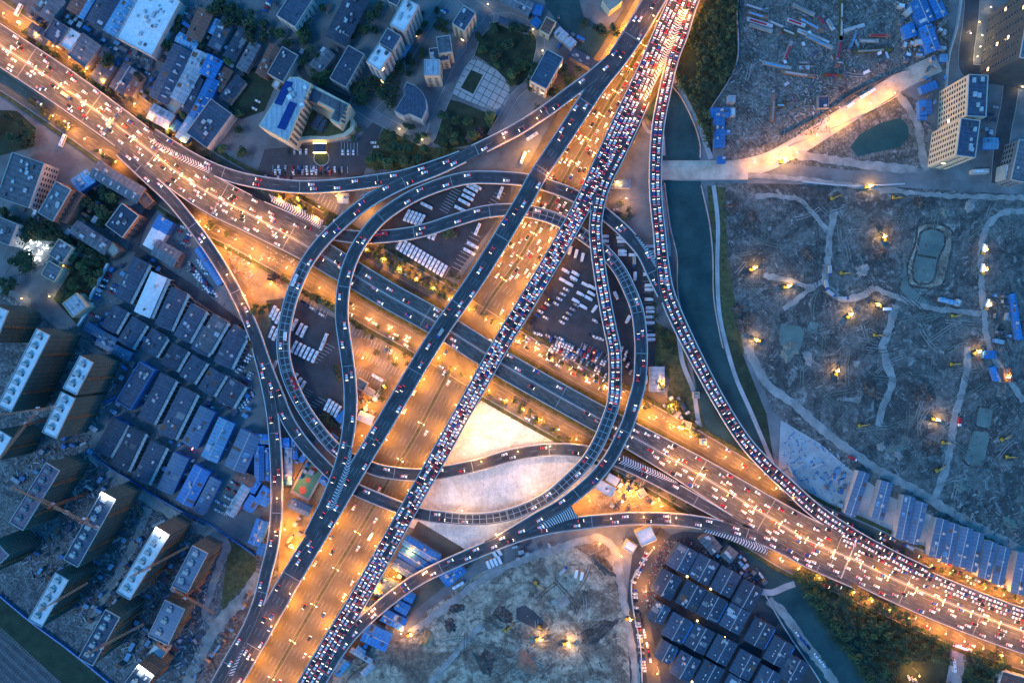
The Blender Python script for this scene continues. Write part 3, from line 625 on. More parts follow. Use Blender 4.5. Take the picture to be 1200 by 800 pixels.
for key, t, A, B, z, n in GORES:
    n = int(n * .72)
    A = tp(t, A); B = tp(t, B); root = DK[key]['root']; m = 12; fill = MB(); st = MB(); z += .2
    pa = [at(*lerp(A, i / m), z) for i in range(m + 1)]; pb = [at(*lerp(B, i / m), z) for i in range(m + 1)]
    poly = pa + pb[::-1]; fill.prism(poly, z - .8, z); fill.build('gore_deck', 'deck_asphalt', root)
    for i in range(n):
        t0 = (i + .1) / n; t1 = (i + .5) / n; sh = .9 / n
        a0 = at(*lerp(A, t0), z); a1 = at(*lerp(A, t1), z); c0 = at(*lerp([((p[0] + q[0]) / 2, (p[1] + q[1]) / 2) for p, q in zip(A, B)], min(1, t0 + sh)), z)
        c1 = at(*lerp([((p[0] + q[0]) / 2, (p[1] + q[1]) / 2) for p, q in zip(A, B)], min(1, t1 + sh)), z); b0 = at(*lerp(B, t0), z); b1 = at(*lerp(B, t1), z)
        for q in ((a0, c0, c1, a1), (c0, b0, b1, c1)):
            if (q[1][0] - q[0][0]) * (q[2][1] - q[0][1]) - (q[1][1] - q[0][1]) * (q[2][0] - q[0][0]) < 0: q = q[::-1]
            st.face([(*p, z + .02) for p in q])
    st.build('hatching', 'mark', root)
# two light gantries over the median gap and the lit bridge over the river
br = thing('river_bridge', 'dirt-covered road bridge crossing the river west of the lit dirt road', 'bridge', (*at(822, 200), 0))
mb = MB(); mb.box(-38, 38, -7.5, 7.5, .1, .75); mb.build('deck', 'road_sand', br)
for s in (-1, 1): mb = MB(); mb.box(-38, 38, s * 7.7 - .25, s * 7.7 + .25, .1, 1.7); mb.build('parapet', 'concrete', br)
# ------------------------------------------------------------ where things are, in words
LM = [(20, 30, 'at the western end past the pale warehouse'), (75, 60, 'by the pale warehouse'), (130, 105, 'south of the pale warehouse'), (190, 150, 'by the light blue sheds'),
      (240, 190, 'where the looping western ramps leave'), (330, 190, 'below the hotel'), (300, 250, 'beside the glowing western yard'), (360, 300, 'under the sweeping western ramp'),
      (430, 250, 'by the western bus park entrance'), (500, 300, 'beside the long bus row'), (540, 235, 'at the north side of the bus park'), (420, 330, 'between the two western ramps'),
      (350, 390, 'by the lower bus park'), (380, 470, 'by the buses southwest of the depot'), (440, 430, 'beside the depot sheds'), (500, 390, 'just west of the great crossing'),
      (560, 370, 'at the great crossing'), (600, 300, 'north of the great crossing'), (650, 230, 'where the low ramps pass beneath'), (700, 150, 'by the canal head'),
      (740, 80, 'beside the riverside woods'), (790, 15, 'at the far northern end'), (650, 350, 'by the truck park'), (700, 310, 'beside the truck rows'), (720, 420, 'by the packed car park'),
      (760, 260, 'by the river bend'), (768, 170, 'by the lit dirt bridge'), (820, 400, 'over the river bank path'), (860, 500, 'where the ramp spans the river'), (940, 585, 'by the concrete yard'),
      (600, 440, 'by the bright sandy lot'), (540, 480, 'west of the bright sandy lot'), (500, 570, 'by the low loop underpass'), (640, 540, 'along the curved sandy ramp'), (690, 480, 'under the eastern loop ramps'),
      (770, 470, 'by the lone pale shed'), (800, 540, 'by the worker huts'), (760, 580, 'by the golden lit yard'), (850, 590, 'by the river underpass'), (920, 640, 'over the lower river'),
      (1000, 670, 'by the first blue-grey halls'), (1080, 690, 'by the middle blue-grey halls'), (1160, 730, 'by the last blue-grey halls'), (580, 630, 'over the pale triangle lot'),
      (500, 660, 'by the violet sheds'), (430, 700, 'by the bright blue sheds'), (440, 620, 'by the southern underpass mouth'), (380, 690, 'halfway down the southern stretch'), (330, 770, 'at the far southern end'),
      (350, 600, 'by the ball court'), (310, 540, 'by the royal blue sheds'), (300, 640, 'by the scruffy weeds plot'), (290, 740, 'by the haul road'), (230, 270, 'by the sunken car yard'), (270, 350, 'by the crowded car yard'),
      (290, 420, 'by the warehouse alleys'), (500, 40, 'by the white slab block'), (560, 110, 'beside the stone plaza'), (600, 60, 'in the round park'), (470, 160, 'by the dark fan-roofed block'),
      (420, 60, 'among the northern blocks'), (300, 40, 'by the rust-red roof'), (10, 150, 'by the small western grove'), (120, 240, 'by the walled garden'), (90, 330, 'by the lit clubhouse'), (30, 320, 'by the western back street'),
      (60, 430, 'among the netted towers'), (180, 680, 'among the southern towers'), (170, 480, 'among the slate rows'), (240, 550, 'among the blue roofed rows'), (700, 40, 'on the canal bank'),
      (840, 100, 'inside the riverside woods'), (820, 740, 'in the dark roofed compound'), (960, 720, 'on the lower river bank'), (1060, 740, 'in the southeastern woods'), (1150, 770, 'by the side street'),
      (640, 740, 'in the excavation'), (1000, 60, 'in the rubble field'), (1090, 150, 'by the cream block'), (1150, 60, 'by the estate lawns'), (1000, 300, 'in the wide building site'), (1100, 500, 'in the southern building site'), (650, 600, 'by the bright triangle road split')]
def where(px, py): return min(LM, key=lambda l: (l[0] - px) ** 2 + (l[1] - py) ** 2)[2]
def px_of(x, y, z=0.0): k = K * (H - z) / H; return (600 + x / k, 400 - y / k)
# ------------------------------------------------------------ buildings
FOOT = []
def clear_of(x, y, r):
    for cx, cy, L, W_, a in FOOT:
        dx, dy = x - cx, y - cy
        if abs(dx * cos(a) + dy * sin(a)) < L / 2 + r and abs(-dx * sin(a) + dy * cos(a)) < W_ / 2 + r: return False
    return True
rb = random.Random(11)
WINM = {}
def window_mesh(w, h, lit=False):
    key = (round(w, 1), round(h, 1), lit)
    if key not in WINM:
        m = MB(); m.box(-w / 2 - .12, w / 2 + .12, -.02, .05, -.12, h + .12, 0); m.box(-w / 2, w / 2, .05, .09, 0, h, 1); WINM[key] = m.mesh('window', ['window_frame', 'lit_glass' if lit else 'glass'])
    return WINM[key]
VENT = None
def windows(root, L, Wd, h, step=4.2, lit=0.0, fl=3.4, cap=96):
    """a grid of windows on the two facades that face the drone"""
    cx, cy = root.location.x, root.location.y; a = root.rotation_euler.z; dx, dy = -cx, -cy
    lx, ly = dx * cos(a) + dy * sin(a), -dx * sin(a) + dy * cos(a)
    faces = []
    if abs(ly) > Wd * .5: faces.append((L, Wd / 2, 0 if ly > 0 else pi, ly))
    if abs(lx) > L * .5: faces.append((Wd, L / 2, -pi / 2 if lx > 0 else pi / 2, lx))
    left = cap; faces.sort(key=lambda f: -f[0])
    for ln, d, r, _ in faces:
        nc = max(1, int((ln - 2) / step)); nf = max(1, int((h - 2) / fl))
        while nc * nf > left and nc > 1: step *= 1.2; nc = max(1, int((ln - 2) / step)); 
        if nc * nf > left: break
        left -= nc * nf
        for i in range(nc):
            for j in range(nf):
                u = (i - (nc - 1) / 2) * (ln - 2) / nc; o = link('window', window_mesh(min(2.6, step * .55), 1.7, rb.random() < lit), root)
                o.location = (u * cos(r) - d * sin(r), u * sin(r) + d * cos(r), 1.2 + j * fl); o.rotation_euler = (0, 0, r)
def bld(t, x0, y0, x1, y1, w, h, rf, label, cat='building', name='building', wall='wall_grey', o='', lit=0.0, group=None):
    A = at(*T(t, x0, y0), h); B = at(*T(t, x1, y1), h); L = hypot(B[0] - A[0], B[1] - A[1]); Wd = w / 4 * K * (H - h) / H; a = atan2(B[1] - A[1], B[0] - A[0])
    root = thing(name, label, cat, ((A[0] + B[0]) / 2, (A[1] + B[1]) / 2, .3), a, group); h -= .3; FOOT.append((root.location.x, root.location.y, L, Wd, a))
    m = MB(); m.box(-L / 2, L / 2, -Wd / 2, Wd / 2, -.4, h - .25); m.build('wall', wall, root)
    if 'f' in o or h > 13:                                   # flat roof inside a parapet
        m = MB(); m.box(-L / 2 + .5, L / 2 - .5, -Wd / 2 + .5, Wd / 2 - .5, h - .24, h); m.build('roof', R[rf], root)
        m = MB()
        for q in ((-L / 2, L / 2, -Wd / 2, -Wd / 2 + .45), (-L / 2, L / 2, Wd / 2 - .45, Wd / 2), (-L / 2, -L / 2 + .45, -Wd / 2 + .45, Wd / 2 - .45), (L / 2 - .45, L / 2, -Wd / 2 + .45, Wd / 2 - .45)): m.box(*q, h - .24, h + .9)
        m.build('parapet', 'wall_pale' if 'p' in o or h > 13 else wall, root)
    else:                                                    # low gable with eaves
        e = .5; r = Wd * .11; m = MB(); x, y = L / 2 + e, Wd / 2 + e
        v = [(-x, -y, h - .25), (x, -y, h - .25), (x, 0, h + r), (-x, 0, h + r), (-x, y, h - .25), (x, y, h - .25)]
        m.face([v[0], v[1], v[2], v[3]]); m.face([v[3], v[2], v[5], v[4]]); m.face([v[0], v[3], v[4]]); m.face([v[1], v[5], v[2]]); m.face([v[4], v[5], v[1], v[0]])
        m.build('roof', R[rf], root)
        if 'r' in o: m = MB(); m.box(-x, x, -.25, .25, h + r - .1, h + r + .12); m.build('ridge_cap', 'vent', root)
        for q in range(rb.choice((0, 1, 2, 3, 3)) if L > 12 and rf not in 'w' else 0):
            sg = rb.choice((-1, 1)); x0 = rb.uniform(-.48, .3) * L; x1 = x0 + rb.uniform(1.2, 5); ya = rb.uniform(.05, .5); yb = rb.uniform(.6, 1)
            zf = lambda u: h - .25 + (r + .25) * (1 - u) + .05
            m = MB(); pts = [(x0, sg * y * ya, zf(ya)), (x1, sg * y * ya, zf(ya)), (x1, sg * y * yb, zf(yb)), (x0, sg * y * yb, zf(yb))]; m.face(pts if sg > 0 else pts[::-1]); m.build('roof_patch', rb.choice(['rust_patch', 'dark_metal', 'vent', 'wall_grey', 'roof_grey', 'roof_light_blue' if rf in 'bcv' else 'wall_grey']), root)
    if 'k' in o:                                             # skylight strips
        for q in range(int(L / 7)):
            m = MB(); X = -L / 2 + 4 + q * 7; m.box(X, X + 1.1, -Wd * .36, -Wd * .12, h + .05, h + Wd * .1); m.build('skylight', 'vent', root)
    if 's' in o:                                             # open pale gallery along the eastern side
        sd = -1; m = MB(); g = 3.2
        m.box(-L / 2, L / 2, sd * Wd / 2 - g, sd * Wd / 2 - .55, h - 1.7, h - 1.4); q = -L / 2
        while q < L / 2: m.box(q, q + .3, -Wd / 2 - g, -Wd / 2 - .55, -.3, h - .9); q += 3.8
        m.build('gallery', 'wall_pale', root)
    nv = rb.randint(1, 4) if L > 14 else rb.randint(0, 1)
    if 'v' in o: nv += int(L * Wd / 90)
    for q in range(nv):
        X = rb.uniform(-.42, .42) * L; Y = rb.uniform(-.3, .3) * Wd; s = rb.uniform(.5, 1.3) * (1.5 if 'v' in o else 1)
        m = MB(); m.box(X - s, X + s, Y - s * .7, Y + s * .7, h, h + Wd * .11 * (0 if ('f' in o or h > 13) else 1) + rb.uniform(.8, 1.8)); m.build('roof_vent', rb.choice(['vent', 'vent', 'dark_metal', 'wall_pale']), root)
    if 'l' in o:
        for q in range(3): m = MB(); X = (q - 1) * L * .3; m.box(X - .4, X + .4, Wd / 2 + .02, Wd / 2 + .3, h * .6, h * .6 + .7); m.build('wall_lamp', 'gold_lamp', root)
    if 'W' in o or h > 13: windows(root, L, Wd, h, lit=lit)
    elif Wd > 5:                                             # a roller door on the short side
        m = MB(); m.box(L / 2 - .02, L / 2 + .07, -1.6, 1.6, -.1, min(3.2, h * .7)); m.build('door', 'dark_metal', root)
    return root, L, Wd, h
BL = [
# warehouse district, top left
('00', 630, 222, 765, -35, 188, 12, 'w', 'huge warehouse with long whitish roof, biggest in the northwest', 'fv', 'wall_pale'),
('00', 515, 158, 625, -15, 84, 9, 'c', 'long light blue shed with dark roof slots beside the huge whitish warehouse', 'k', 'wall_blue'),
('00', 445, 115, 520, -15, 96, 9, 'd', 'dark slate hall squeezed between two light blue strips', '', 'wall_grey'),
('00', 375, 82, 450, -45, 32, 7, 'c', 'narrow light blue roof strip west of the dark slate hall', '', 'wall_blue'),
('00', 345, 60, 385, -15, 76, 7, 'n', 'brownish roof at the top edge beside the narrow light blue strip', '', 'wall_brown'),
('00', 185, 70, 262, -25, 110, 8, 'g', 'grey low hall with white roof units at the top edge', 'v', 'wall_grey'),
('00', 135, 132, 225, 188, 58, 7, 'd', 'dark hipped shed at the highway verge near the green coach', '', 'wall_grey'),
('00', 235, 195, 290, 110, 88, 8, 'd', 'dark house with cluttered roof beside the shining white roof', 'fv', 'wall_grey'),
('00', 308, 228, 358, 148, 60, 9, 'w', 'small shining white roof among dark houses by the highway', 'fv', 'wall_pale'),
('00', 358, 290, 432, 185, 105, 9, 'g', 'square grey building east of the shining white roof', 'f', 'wall_grey'),
('00', 450, 380, 512, 290, 70, 7, 'd', 'slate roof shed west of the round tree by the highway', '', 'wall_grey'),
('00', 462, 262, 492, 222, 50, 6, 'd', 'little dark hut beneath the huge whitish warehouse', '', 'wall_grey'),
('00', 545, 425, 612, 315, 76, 8, 'd', 'slate hall beside the verge with a paired violet neighbour', 'r', 'wall_grey'),
('00', 598, 442, 652, 340, 44, 8, 'n', 'violet-brown roof strip paired with the slate hall by the verge', '', 'wall_grey'),
('00', 905, 182, 965, 50, 74, 8, 'n', 'rust-red long roof near the northern trees', '', 'wall_brown'),
('00', 832, 172, 922, 222, 46, 6, 'c', 'bowed pale blue canopy below the rust-red long roof', '', 'wall_blue'),
('00', 740, 468, 856, 225, 92, 9, 'd', 'longest slate roof in the northwest, west of the pale metal roofs', 'k', 'wall_grey'),
('00', 828, 470, 902, 335, 72, 9, 'l', 'pale metal roof ribbed white between slate and blue sheds', '', 'wall_pale'),
('00', 905, 332, 945, 245, 78, 9, 'l', 'greyish patched metal roof north of the ribbed white roof', 'r', 'wall_pale'),
('00', 962, 355, 1006, 270, 82, 9, 'b', 'square bright blue roof in the northwest shed cluster', '', 'wall_blue'),
('00', 788, 510, 842, 462, 72, 7, 't', 'sooty tan roof at the foot of the ribbed white roof', 'f', 'wall_grey'),
('00', 862, 520, 925, 365, 54, 7, 'd', 'narrow slate shed wedged between white and blue roofs', '', 'wall_grey'),
('00', 912, 552, 1002, 372, 58, 8, 'b', 'long ribbed blue roof southeast of the square bright blue roof', 'k', 'wall_blue'),
('00', 845, 655, 908, 552, 56, 7, 'c', 'greyed blue shed at the tail of the long ribbed blue roof', '', 'wall_blue'),
('00', 922, 660, 1040, 500, 125, 12, 'd', 'large charcoal flat-roofed block by the hotel ramp', 'fv', 'wall_pale'),
('00', 705, 520, 800, 572, 74, 7, 'l', 'pale lilac roof by the orange verge trees', '', 'wall_grey'),
('00', 808, 610, 838, 570, 34, 5, 'b', 'tiny blue hut south of the pale lilac roof', '', 'wall_blue'),
('00', 985, 155, 1018, 92, 24, 5, 'c', 'slim sky blue canopy east of the rust-red long roof', '', 'wall_blue'),
('00', 1000, 225, 1068, 92, 58, 7, 'd', 'dark row house east of the slim sky blue canopy', '', 'wall_grey'),
('00', 1072, 275, 1148, 140, 58, 7, 'd', 'second dark row house from the slim sky blue canopy', '', 'wall_grey'),
('00', 1130, 325, 1198, 200, 50, 7, 'g', 'third row house from the slim canopy, greyer roof', '', 'wall_grey'),
('00', 1012, 420, 1068, 322, 52, 6, 'n', 'brown shed east of the square bright blue roof', '', 'wall_brown'),
('00', 1050, 470, 1128, 368, 56, 6, 'd', 'slate shed with white end wall by the northern lawn', '', 'wall_pale'),
('01', 62, 150, 135, -60, 160, 20, 'g', 'broad grey block with lattice concrete roof at the western edge', 'v', 'wall_pale'),
('01', -10, 330, 30, 230, 120, 16, 'g', 'stepped grey block cut by the western frame edge', 'v', 'wall_pale'),
('01', 215, 218, 300, 70, 82, 18, 'g', 'grey flat-roofed school block with orange-brown east side', 'v', 'wall_brown'),
('01', 285, 235, 365, 95, 62, 11, 'n', 'red-brown terraced wing attached to the school block', 'f', 'wall_brown'),
('01', 352, 72, 425, 22, 68, 8, 'c', 'square blue roof above the walled garden', '', 'wall_blue'),
('01', 440, -10, 660, 118, 80, 10, 'g', 'very long grey roof running beside the highway', 'k', 'wall_brown'),
('01', 665, 118, 700, 160, 50, 9, 'n', 'small orange-brown annex at the end of the very long grey roof', 'f', 'wall_brown'),
('01', 535, 285, 612, 182, 100, 14, 'd', 'slate block with brown balconies facing the sunken car yard', 'v', 'wall_brown'),
('01', 345, 262, 505, 365, 66, 10, 'g', 'grey row south of the walled garden', 'v', 'wall_grey'),
('01', 510, 350, 548, 392, 50, 10, 't', 'tan annex ending the grey row south of the walled garden', 'f', 'wall_brown'),
('01', 702, 362, 745, 282, 70, 8, 'w', 'white half of the two-tone market roof', '', 'wall_pale'),
('01', 745, 280, 776, 228, 72, 8, 'b', 'royal blue half of the two-tone market roof', '', 'wall_blue'),
('01', 728, 358, 828, 418, 76, 9, 'g', 'grey shed beneath the two-tone market roof', '', 'wall_grey'),
('01', 822, 448, 852, 392, 24, 6, 'n', 'slim red canopy at the end of the grey shed', '', 'wall_brown'),
('01', 928, 362, 1035, 528, 36, 7, 'b', 'long royal blue roof tucked under the western ramp', '', 'wall_blue'),
('01', 568, 602, 660, 420, 72, 9, 'd', 'first slate warehouse of the row, beside the white fence', 's', 'wall_grey'),
('01', 665, 672, 745, 490, 76, 9, 'w', 'white-roofed warehouse, only one in its row', 's', 'wall_pale'),
('01', 760, 732, 838, 560, 74, 9, 'd', 'slate warehouse directly east of the white-roofed one', 's', 'wall_grey'),
('01', 848, 785, 928, 640, 72, 9, 'd', 'second slate warehouse east of the white-roofed one', 's', 'wall_grey'),
('01', 945, 835, 1030, 690, 72, 9, 'g', 'third slate warehouse east of the white-roofed one', 's', 'wall_grey'),
('01', 1068, 820, 1125, 740, 66, 8, 'd', 'small slate warehouse touching the western ramp', 's', 'wall_grey'),
('01', 505, 742, 562, 642, 66, 8, 'd', 'short slate store south of the first slate warehouse', 's', 'wall_grey'),
('01', 582, 812, 650, 702, 70, 8, 'd', 'short slate store southwest of the white-roofed warehouse', 's', 'wall_grey'),
('01', 690, 840, 740, 755, 66, 8, 'd', 'short slate store south of the white-roofed warehouse', 's', 'wall_grey'),
('01', 400, 728, 540, 805, 38, 7, 'v', 'long pale blue arched roof along the towers fence', '', 'wall_blue'),
('02', 455, -5, 610, 72, 40, 7, 'v', 'long pale blue arched roof continuing east toward the stores', '', 'wall_blue'),
('01', 225, 505, 262, 440, 74, 12, 'g', 'south wing of the lit clubhouse', 'fv', 'wall_cream'),
('01', 240, 445, 270, 402, 60, 10, 'g', 'middle link of the lit clubhouse', 'f', 'wall_cream'),
('01', 262, 415, 310, 340, 78, 12, 'g', 'north wing of the lit clubhouse', 'fv', 'wall_cream'),
('01', 318, 655, 385, 605, 82, 13, 'l', 'square grey pavilion below the lit clubhouse', 'fv', 'wall_cream'),
# slate rows and blue rows
('02', 578, 300, 690, 115, 82, 10, 'd', 'cluttered roof warehouse at the western edge of the slate rows', 'fv', 'wall_blue'),
('02', 680, 368, 785, 165, 72, 10, 'd', 'long slate warehouse right of the cluttered roof', 's', 'wall_grey'),
('02', 778, 440, 882, 230, 76, 10, 'd', 'longest slate warehouse, west of the pale blue neon-edged one', 's', 'wall_grey'),
('02', 888, 485, 972, 318, 74, 9, 'v', 'pale blue warehouse edged by a red and white neon line', '', 'wall_blue'),
('02', 980, 552, 1062, 372, 78, 9, 'c', 'brighter blue warehouse east of the neon-edged one', 'r', 'wall_blue'),
('02', 692, 50, 745, -35, 72, 8, 'd', 'slate store beside the pink-lit gateway', 's', 'wall_grey'),
('02', 788, 118, 842, 25, 74, 8, 'd', 'second slate store east of the pink-lit gateway', 's', 'wall_grey'),
('02', 872, 175, 932, 80, 70, 8, 'd', 'third slate store east of the pink-lit gateway', 's', 'wall_grey'),
('02', 962, 235, 1018, 140, 74, 8, 'd', 'fourth slate store east of the pink-lit gateway', 's', 'wall_grey'),
('02', 1052, 288, 1110, 190, 76, 8, 'd', 'fifth slate store east of the pink-lit gateway', 's', 'wall_grey'),
('02', 930, 48, 985, -55, 76, 8, 'd', 'slate store with blue gallery south of the car yard', 's', 'wall_blue'),
('02', 1040, 108, 1108, -30, 80, 8, 'd', 'wide slate store with blue edge nearest the jammed yard', 's', 'wall_blue'),
('02', 478, 520, 560, 372, 72, 9, 'd', 'slate warehouse with blue tail at the fence corner', 's', 'wall_blue'),
('02', 558, 590, 640, 415, 74, 9, 'd', 'slate warehouse second along the towers fence', 's', 'wall_grey'),
('02', 655, 652, 740, 480, 72, 9, 'd', 'slate warehouse third along the towers fence with a blue cap', 's', 'wall_grey'),
('02', 772, 700, 848, 535, 74, 9, 'v', 'dull blue warehouse fourth along the towers fence', '', 'wall_blue'),
('02', 862, 758, 948, 595, 80, 9, 'b', 'vivid blue warehouse with a split ridge, fifth along the fence', 'r', 'wall_blue'),
('02', 930, 800, 1010, 645, 52, 8, 'v', 'slim dull blue warehouse sixth along the fence', '', 'wall_blue'),
('02', 1075, 812, 1155, 680, 42, 8, 'l', 'narrow pale roof beside the dark packed car lot', '', 'wall_pale'),
('02', 1100, 598, 1175, 430, 100, 9, 'v', 'wide pale blue hall above the dark packed car lot', 'r', 'wall_blue'),
('02', 1110, 625, 1190, 660, 50, 8, 'n', 'little dark red roof at the foot of the wide pale blue hall', '', 'wall_brown'),
('12', 15, 490, 15, 650, 42, 8, 'b', 'royal blue shed nearest the western ramp, tall one', '', 'wall_blue'),
('12', 56, 500, 56, 650, 22, 7, 'b', 'narrow royal blue shed hugging the western ramp', '', 'wall_blue'),
('12', -8, 455, 62, 460, 40, 8, 'b', 'royal blue shed lying crosswise west of the ramp', '', 'wall_blue'),
('12', 20, 760, 60, 690, 60, 8, 'b', 'royal blue shed southwest of the ramp weeds', '', 'wall_blue'),
('12', -30, 700, 0, 650, 50, 7, 'b', 'smaller royal blue shed behind the tall one', '', 'wall_blue'),
('12', -40, 790, -5, 730, 50, 7, 'b', 'faded royal blue shed furthest southwest of the cluster', '', 'wall_blue'),
('13', -10, 150, 30, 40, 56, 8, 'b', 'long blue shed at the south of the blue cluster', 'r', 'wall_blue'),
('13', 20, 200, 40, 150, 40, 7, 'b', 'stub blue shed below the long southern blue one', '', 'wall_blue'),
('12', 122, 475, 154, 475, 42, 7, 'b', 'blue cap roof north of the green-white strip shed', '', 'wall_blue'),
('12', 150, 500, 150, 640, 32, 7, 'l', 'slim green-white strip shed beside the ball court', 'r', 'wall_pale'),
('12', 145, 625, 147, 670, 38, 6, 'b', 'blue hut at the south end of the strip shed', '', 'wall_blue'),
('12', 172, 460, 182, 550, 24, 6, 'b', 'thin royal blue roof east of the strip shed', '', 'wall_blue'),
('12', 208, 560, 240, 520, 22, 5, 'b', 'tiny blue lean-to above the ball court', '', 'wall_blue'),
('12', 305, 640, 355, 680, 36, 6, 'b', 'blue lilac roof on the east corner of the ball court', '', 'wall_blue'),
('12', 155, 758, 250, 800, 42, 7, 'v', 'lilac-blue roof south of the ball court', '', 'wall_blue'),
# depot in the middle
('12', 482, 345, 545, 372, 42, 6, 'w', 'cream-white shed south of the depot', '', 'wall_pale'),
('12', 468, 190, 515, 215, 44, 6, 't', 'pale tan office roof in the depot', 'f', 'wall_pale'),
('12', 505, 222, 555, 250, 32, 5, 't', 'little sandy roof south of the tan office', 'f', 'wall_pale'),
('12', 555, 275, 585, 228, 16, 5, 'w', 'narrow cream container block in the depot', '', 'wall_pale'),
('12', 478, 235, 488, 262, 30, 5, 'n', 'reddish hut beside the narrow ramp in the depot', '', 'wall_brown'),
('12', 385, 372, 420, 335, 34, 6, 'b', 'bright blue hut west of the narrow ramp', '', 'wall_blue'),
('12', 345, 440, 375, 465, 28, 5, 'b', 'blue lean-to by the grid-marked ramp', '', 'wall_blue'),
('12', 408, 410, 430, 370, 26, 5, 'l', 'pale hut pressed against the narrow ramp', '', 'wall_pale'),
('11', 385, 128, 432, 130, 44, 6, 'l', 'grey hut with lean-to above the northern verge', '', 'wall_grey'),
# sheds by the southern ramp
('13', 695, 130, 855, 228, 46, 8, 'b', 'first of three long violet-blue halls, furthest north', 'r', 'wall_blue'),
('13', 672, 182, 815, 270, 46, 8, 'b', 'middle of three long violet-blue halls', 'r', 'wall_blue'),
('13', 645, 235, 765, 305, 52, 8, 'v', 'third long violet-blue hall, the greyest one', 'r', 'wall_blue'),
('13', 572, 318, 675, 362, 48, 7, 'v', 'grey-lilac shed wedged against the arched ramp', '', 'wall_grey'),
('13', 545, 358, 625, 398, 40, 7, 'v', 'smaller grey-lilac shed below its twin', '', 'wall_grey'),
('13', 498, 425, 570, 458, 52, 7, 'v', 'dull lilac shed next to the arched ramp', '', 'wall_grey'),
('13', 880, 325, 962, 255, 62, 8, 'b', 'isolated bright blue roof by the excavation road', '', 'wall_blue'),
('13', 658, 432, 712, 462, 46, 7, 'b', 'small blue shed south of the arched ramp', '', 'wall_blue'),
('13', 700, 390, 738, 408, 40, 6, 'b', 'tiny blue shed right under the arched ramp', '', 'wall_blue'),
('13', 598, 482, 695, 530, 56, 8, 'b', 'mid-blue shed by the excavation gate', 'r', 'wall_blue'),
('13', 508, 560, 620, 612, 86, 9, 'b', 'brightest broad blue roof by the excavation', 'r', 'wall_blue'),
('13', 372, 755, 420, 698, 44, 7, 'c', 'light blue roof at the foot of the southern ramp', '', 'wall_blue'),
('13', 445, 645, 540, 700, 20, 5, 'l', 'long narrow grey shed by the southern ramp foot', '', 'wall_grey'),
('13', 500, 760, 548, 715, 26, 5, 'l', 'narrow pale canopy south of the narrow grey shed', '', 'wall_grey'),
('13', 470, 640, 505, 665, 30, 5, 'c', 'light blue kiosk between the ramp foot and the broad roof', '', 'wall_blue'),
('13', 435, 520, 480, 545, 40, 6, 'v', 'dim violet shed by the jammed road', '', 'wall_blue'),
('22', 680, 120, 680, 232, 66, 7, 'l', 'lone pale shed with pinkish ridge east of the car park', 'r', 'wall_pale'),
('22', 800, 385, 838, 398, 36, 5, 't', 'small worker hut with peach roof by the lit lane', 'f', 'wall_cream'),
('22', 850, 252, 878, 252, 30, 5, 't', 'square peach roofed booth on the river path', 'f', 'wall_cream'),
('22', 884, 470, 912, 470, 28, 5, 'c', 'small pale blue pump house by the river', 'f', 'wall_pale'),
('22', 765, 355, 785, 330, 18, 4, 't', 'tiny cream hut above the peach hut', '', 'wall_cream'),
('22', 450, 635, 495, 660, 34, 5, 'w', 'white hut in the golden lit yard', '', 'wall_pale'),
('22', 590, 720, 625, 700, 40, 5, 't', 'beige hut by the bus of the golden yard', 'f', 'wall_cream'),
('22', 400, 668, 478, 710, 52, 6, 'w', 'pale flat shed beside the loop in the golden yard', 'f', 'wall_cream'),
('21', 455, 60, 555, 60, 36, 7, 'v', 'blue-violet station roof by the jammed slip road', '', 'wall_pale'),
# northern campus
('10', 140, 102, 225, -30, 104, 18, 'd', 'dark flat block with balcony side near the hotel car park', '', 'wall_pale'),
('10', 372, 192, 480, -25, 104, 12, 'd', 'long dark wavy roof between two groves', 'v', 'wall_grey'),
('10', 548, 312, 605, 228, 76, 34, 'w', 'southern white-roofed wing of the tall slab block', 'v', 'wall_pale'),
('10', 608, 222, 650, 152, 76, 32, 'd', 'dark middle section of the tall slab block', '', 'wall_pale'),
('10', 662, 134, 730, 8, 78, 34, 'w', 'northern white-roofed wing of the tall slab block', 'v', 'wall_pale'),
('10', 640, 20, 660, -20, 50, 16, 'd', 'small dark block beside the northern white wing', '', 'wall_grey'),
('10', 384, 390, 472, 235, 88, 16, 'd', 'slate dormitory left of the tall slab block', '', 'wall_pale'),
('10', 278, 322, 342, 238, 66, 9, 'g', 'low grey hip-roofed house between grove and dormitory', '', 'wall_grey'),
('10', 22, 352, 88, 215, 52, 9, 'n', 'rust-red long roof touching the dark slate hall near the hotel', '', 'wall_brown'),
('10', 90, 366, 162, 240, 86, 10, 'd', 'dark slate hall next to the rust-red long roof near the hotel', 'f', 'wall_pale'),
('10', 82, 388, 108, 402, 34, 6, 'w', 'bright white porch roof above the hotel', 'f', 'wall_pale'),
('10', 680, 258, 714, 198, 34, 6, 'c', 'small light blue canopy east of the tall slab block', '', 'wall_blue'),
('10', 948, 130, 1002, 45, 68, 24, 'd', 'beige office block with dark roof at the northern street bend', 'v', 'wall_cream'),
('10', 788, 318, 862, 318, 76, 26, 'l', 'cubic pale tower with roof machinery by the plaza', 'v', 'wall_cream'),
('10', 815, 262, 902, 250, 66, 18, 'd', 'dark linking wing of the pale tower group', 'v', 'wall_cream'),
('10', 850, 215, 915, 205, 80, 24, 'g', 'grey tower with crowded rooftop north of the cubic pale tower', 'v', 'wall_cream'),
('20', 122, 400, 202, 252, 88, 22, 'd', 'dark-roofed apartment block with yellowish gable beside the park', '', 'wall_cream'),
('20', 280, 245, 400, 312, 40, 9, 'd', 'long dark roof at the canal end near the ramp', '', 'wall_grey'),
('20', 212, 142, 290, 212, 38, 7, 'l', 'pale slanting roof on the canal bank', '', 'wall_pale'),
('20', 150, 155, 184, 92, 52, 10, 'n', 'red-brown roofed house with beige walls by the canal', 'fW', 'wall_cream'),
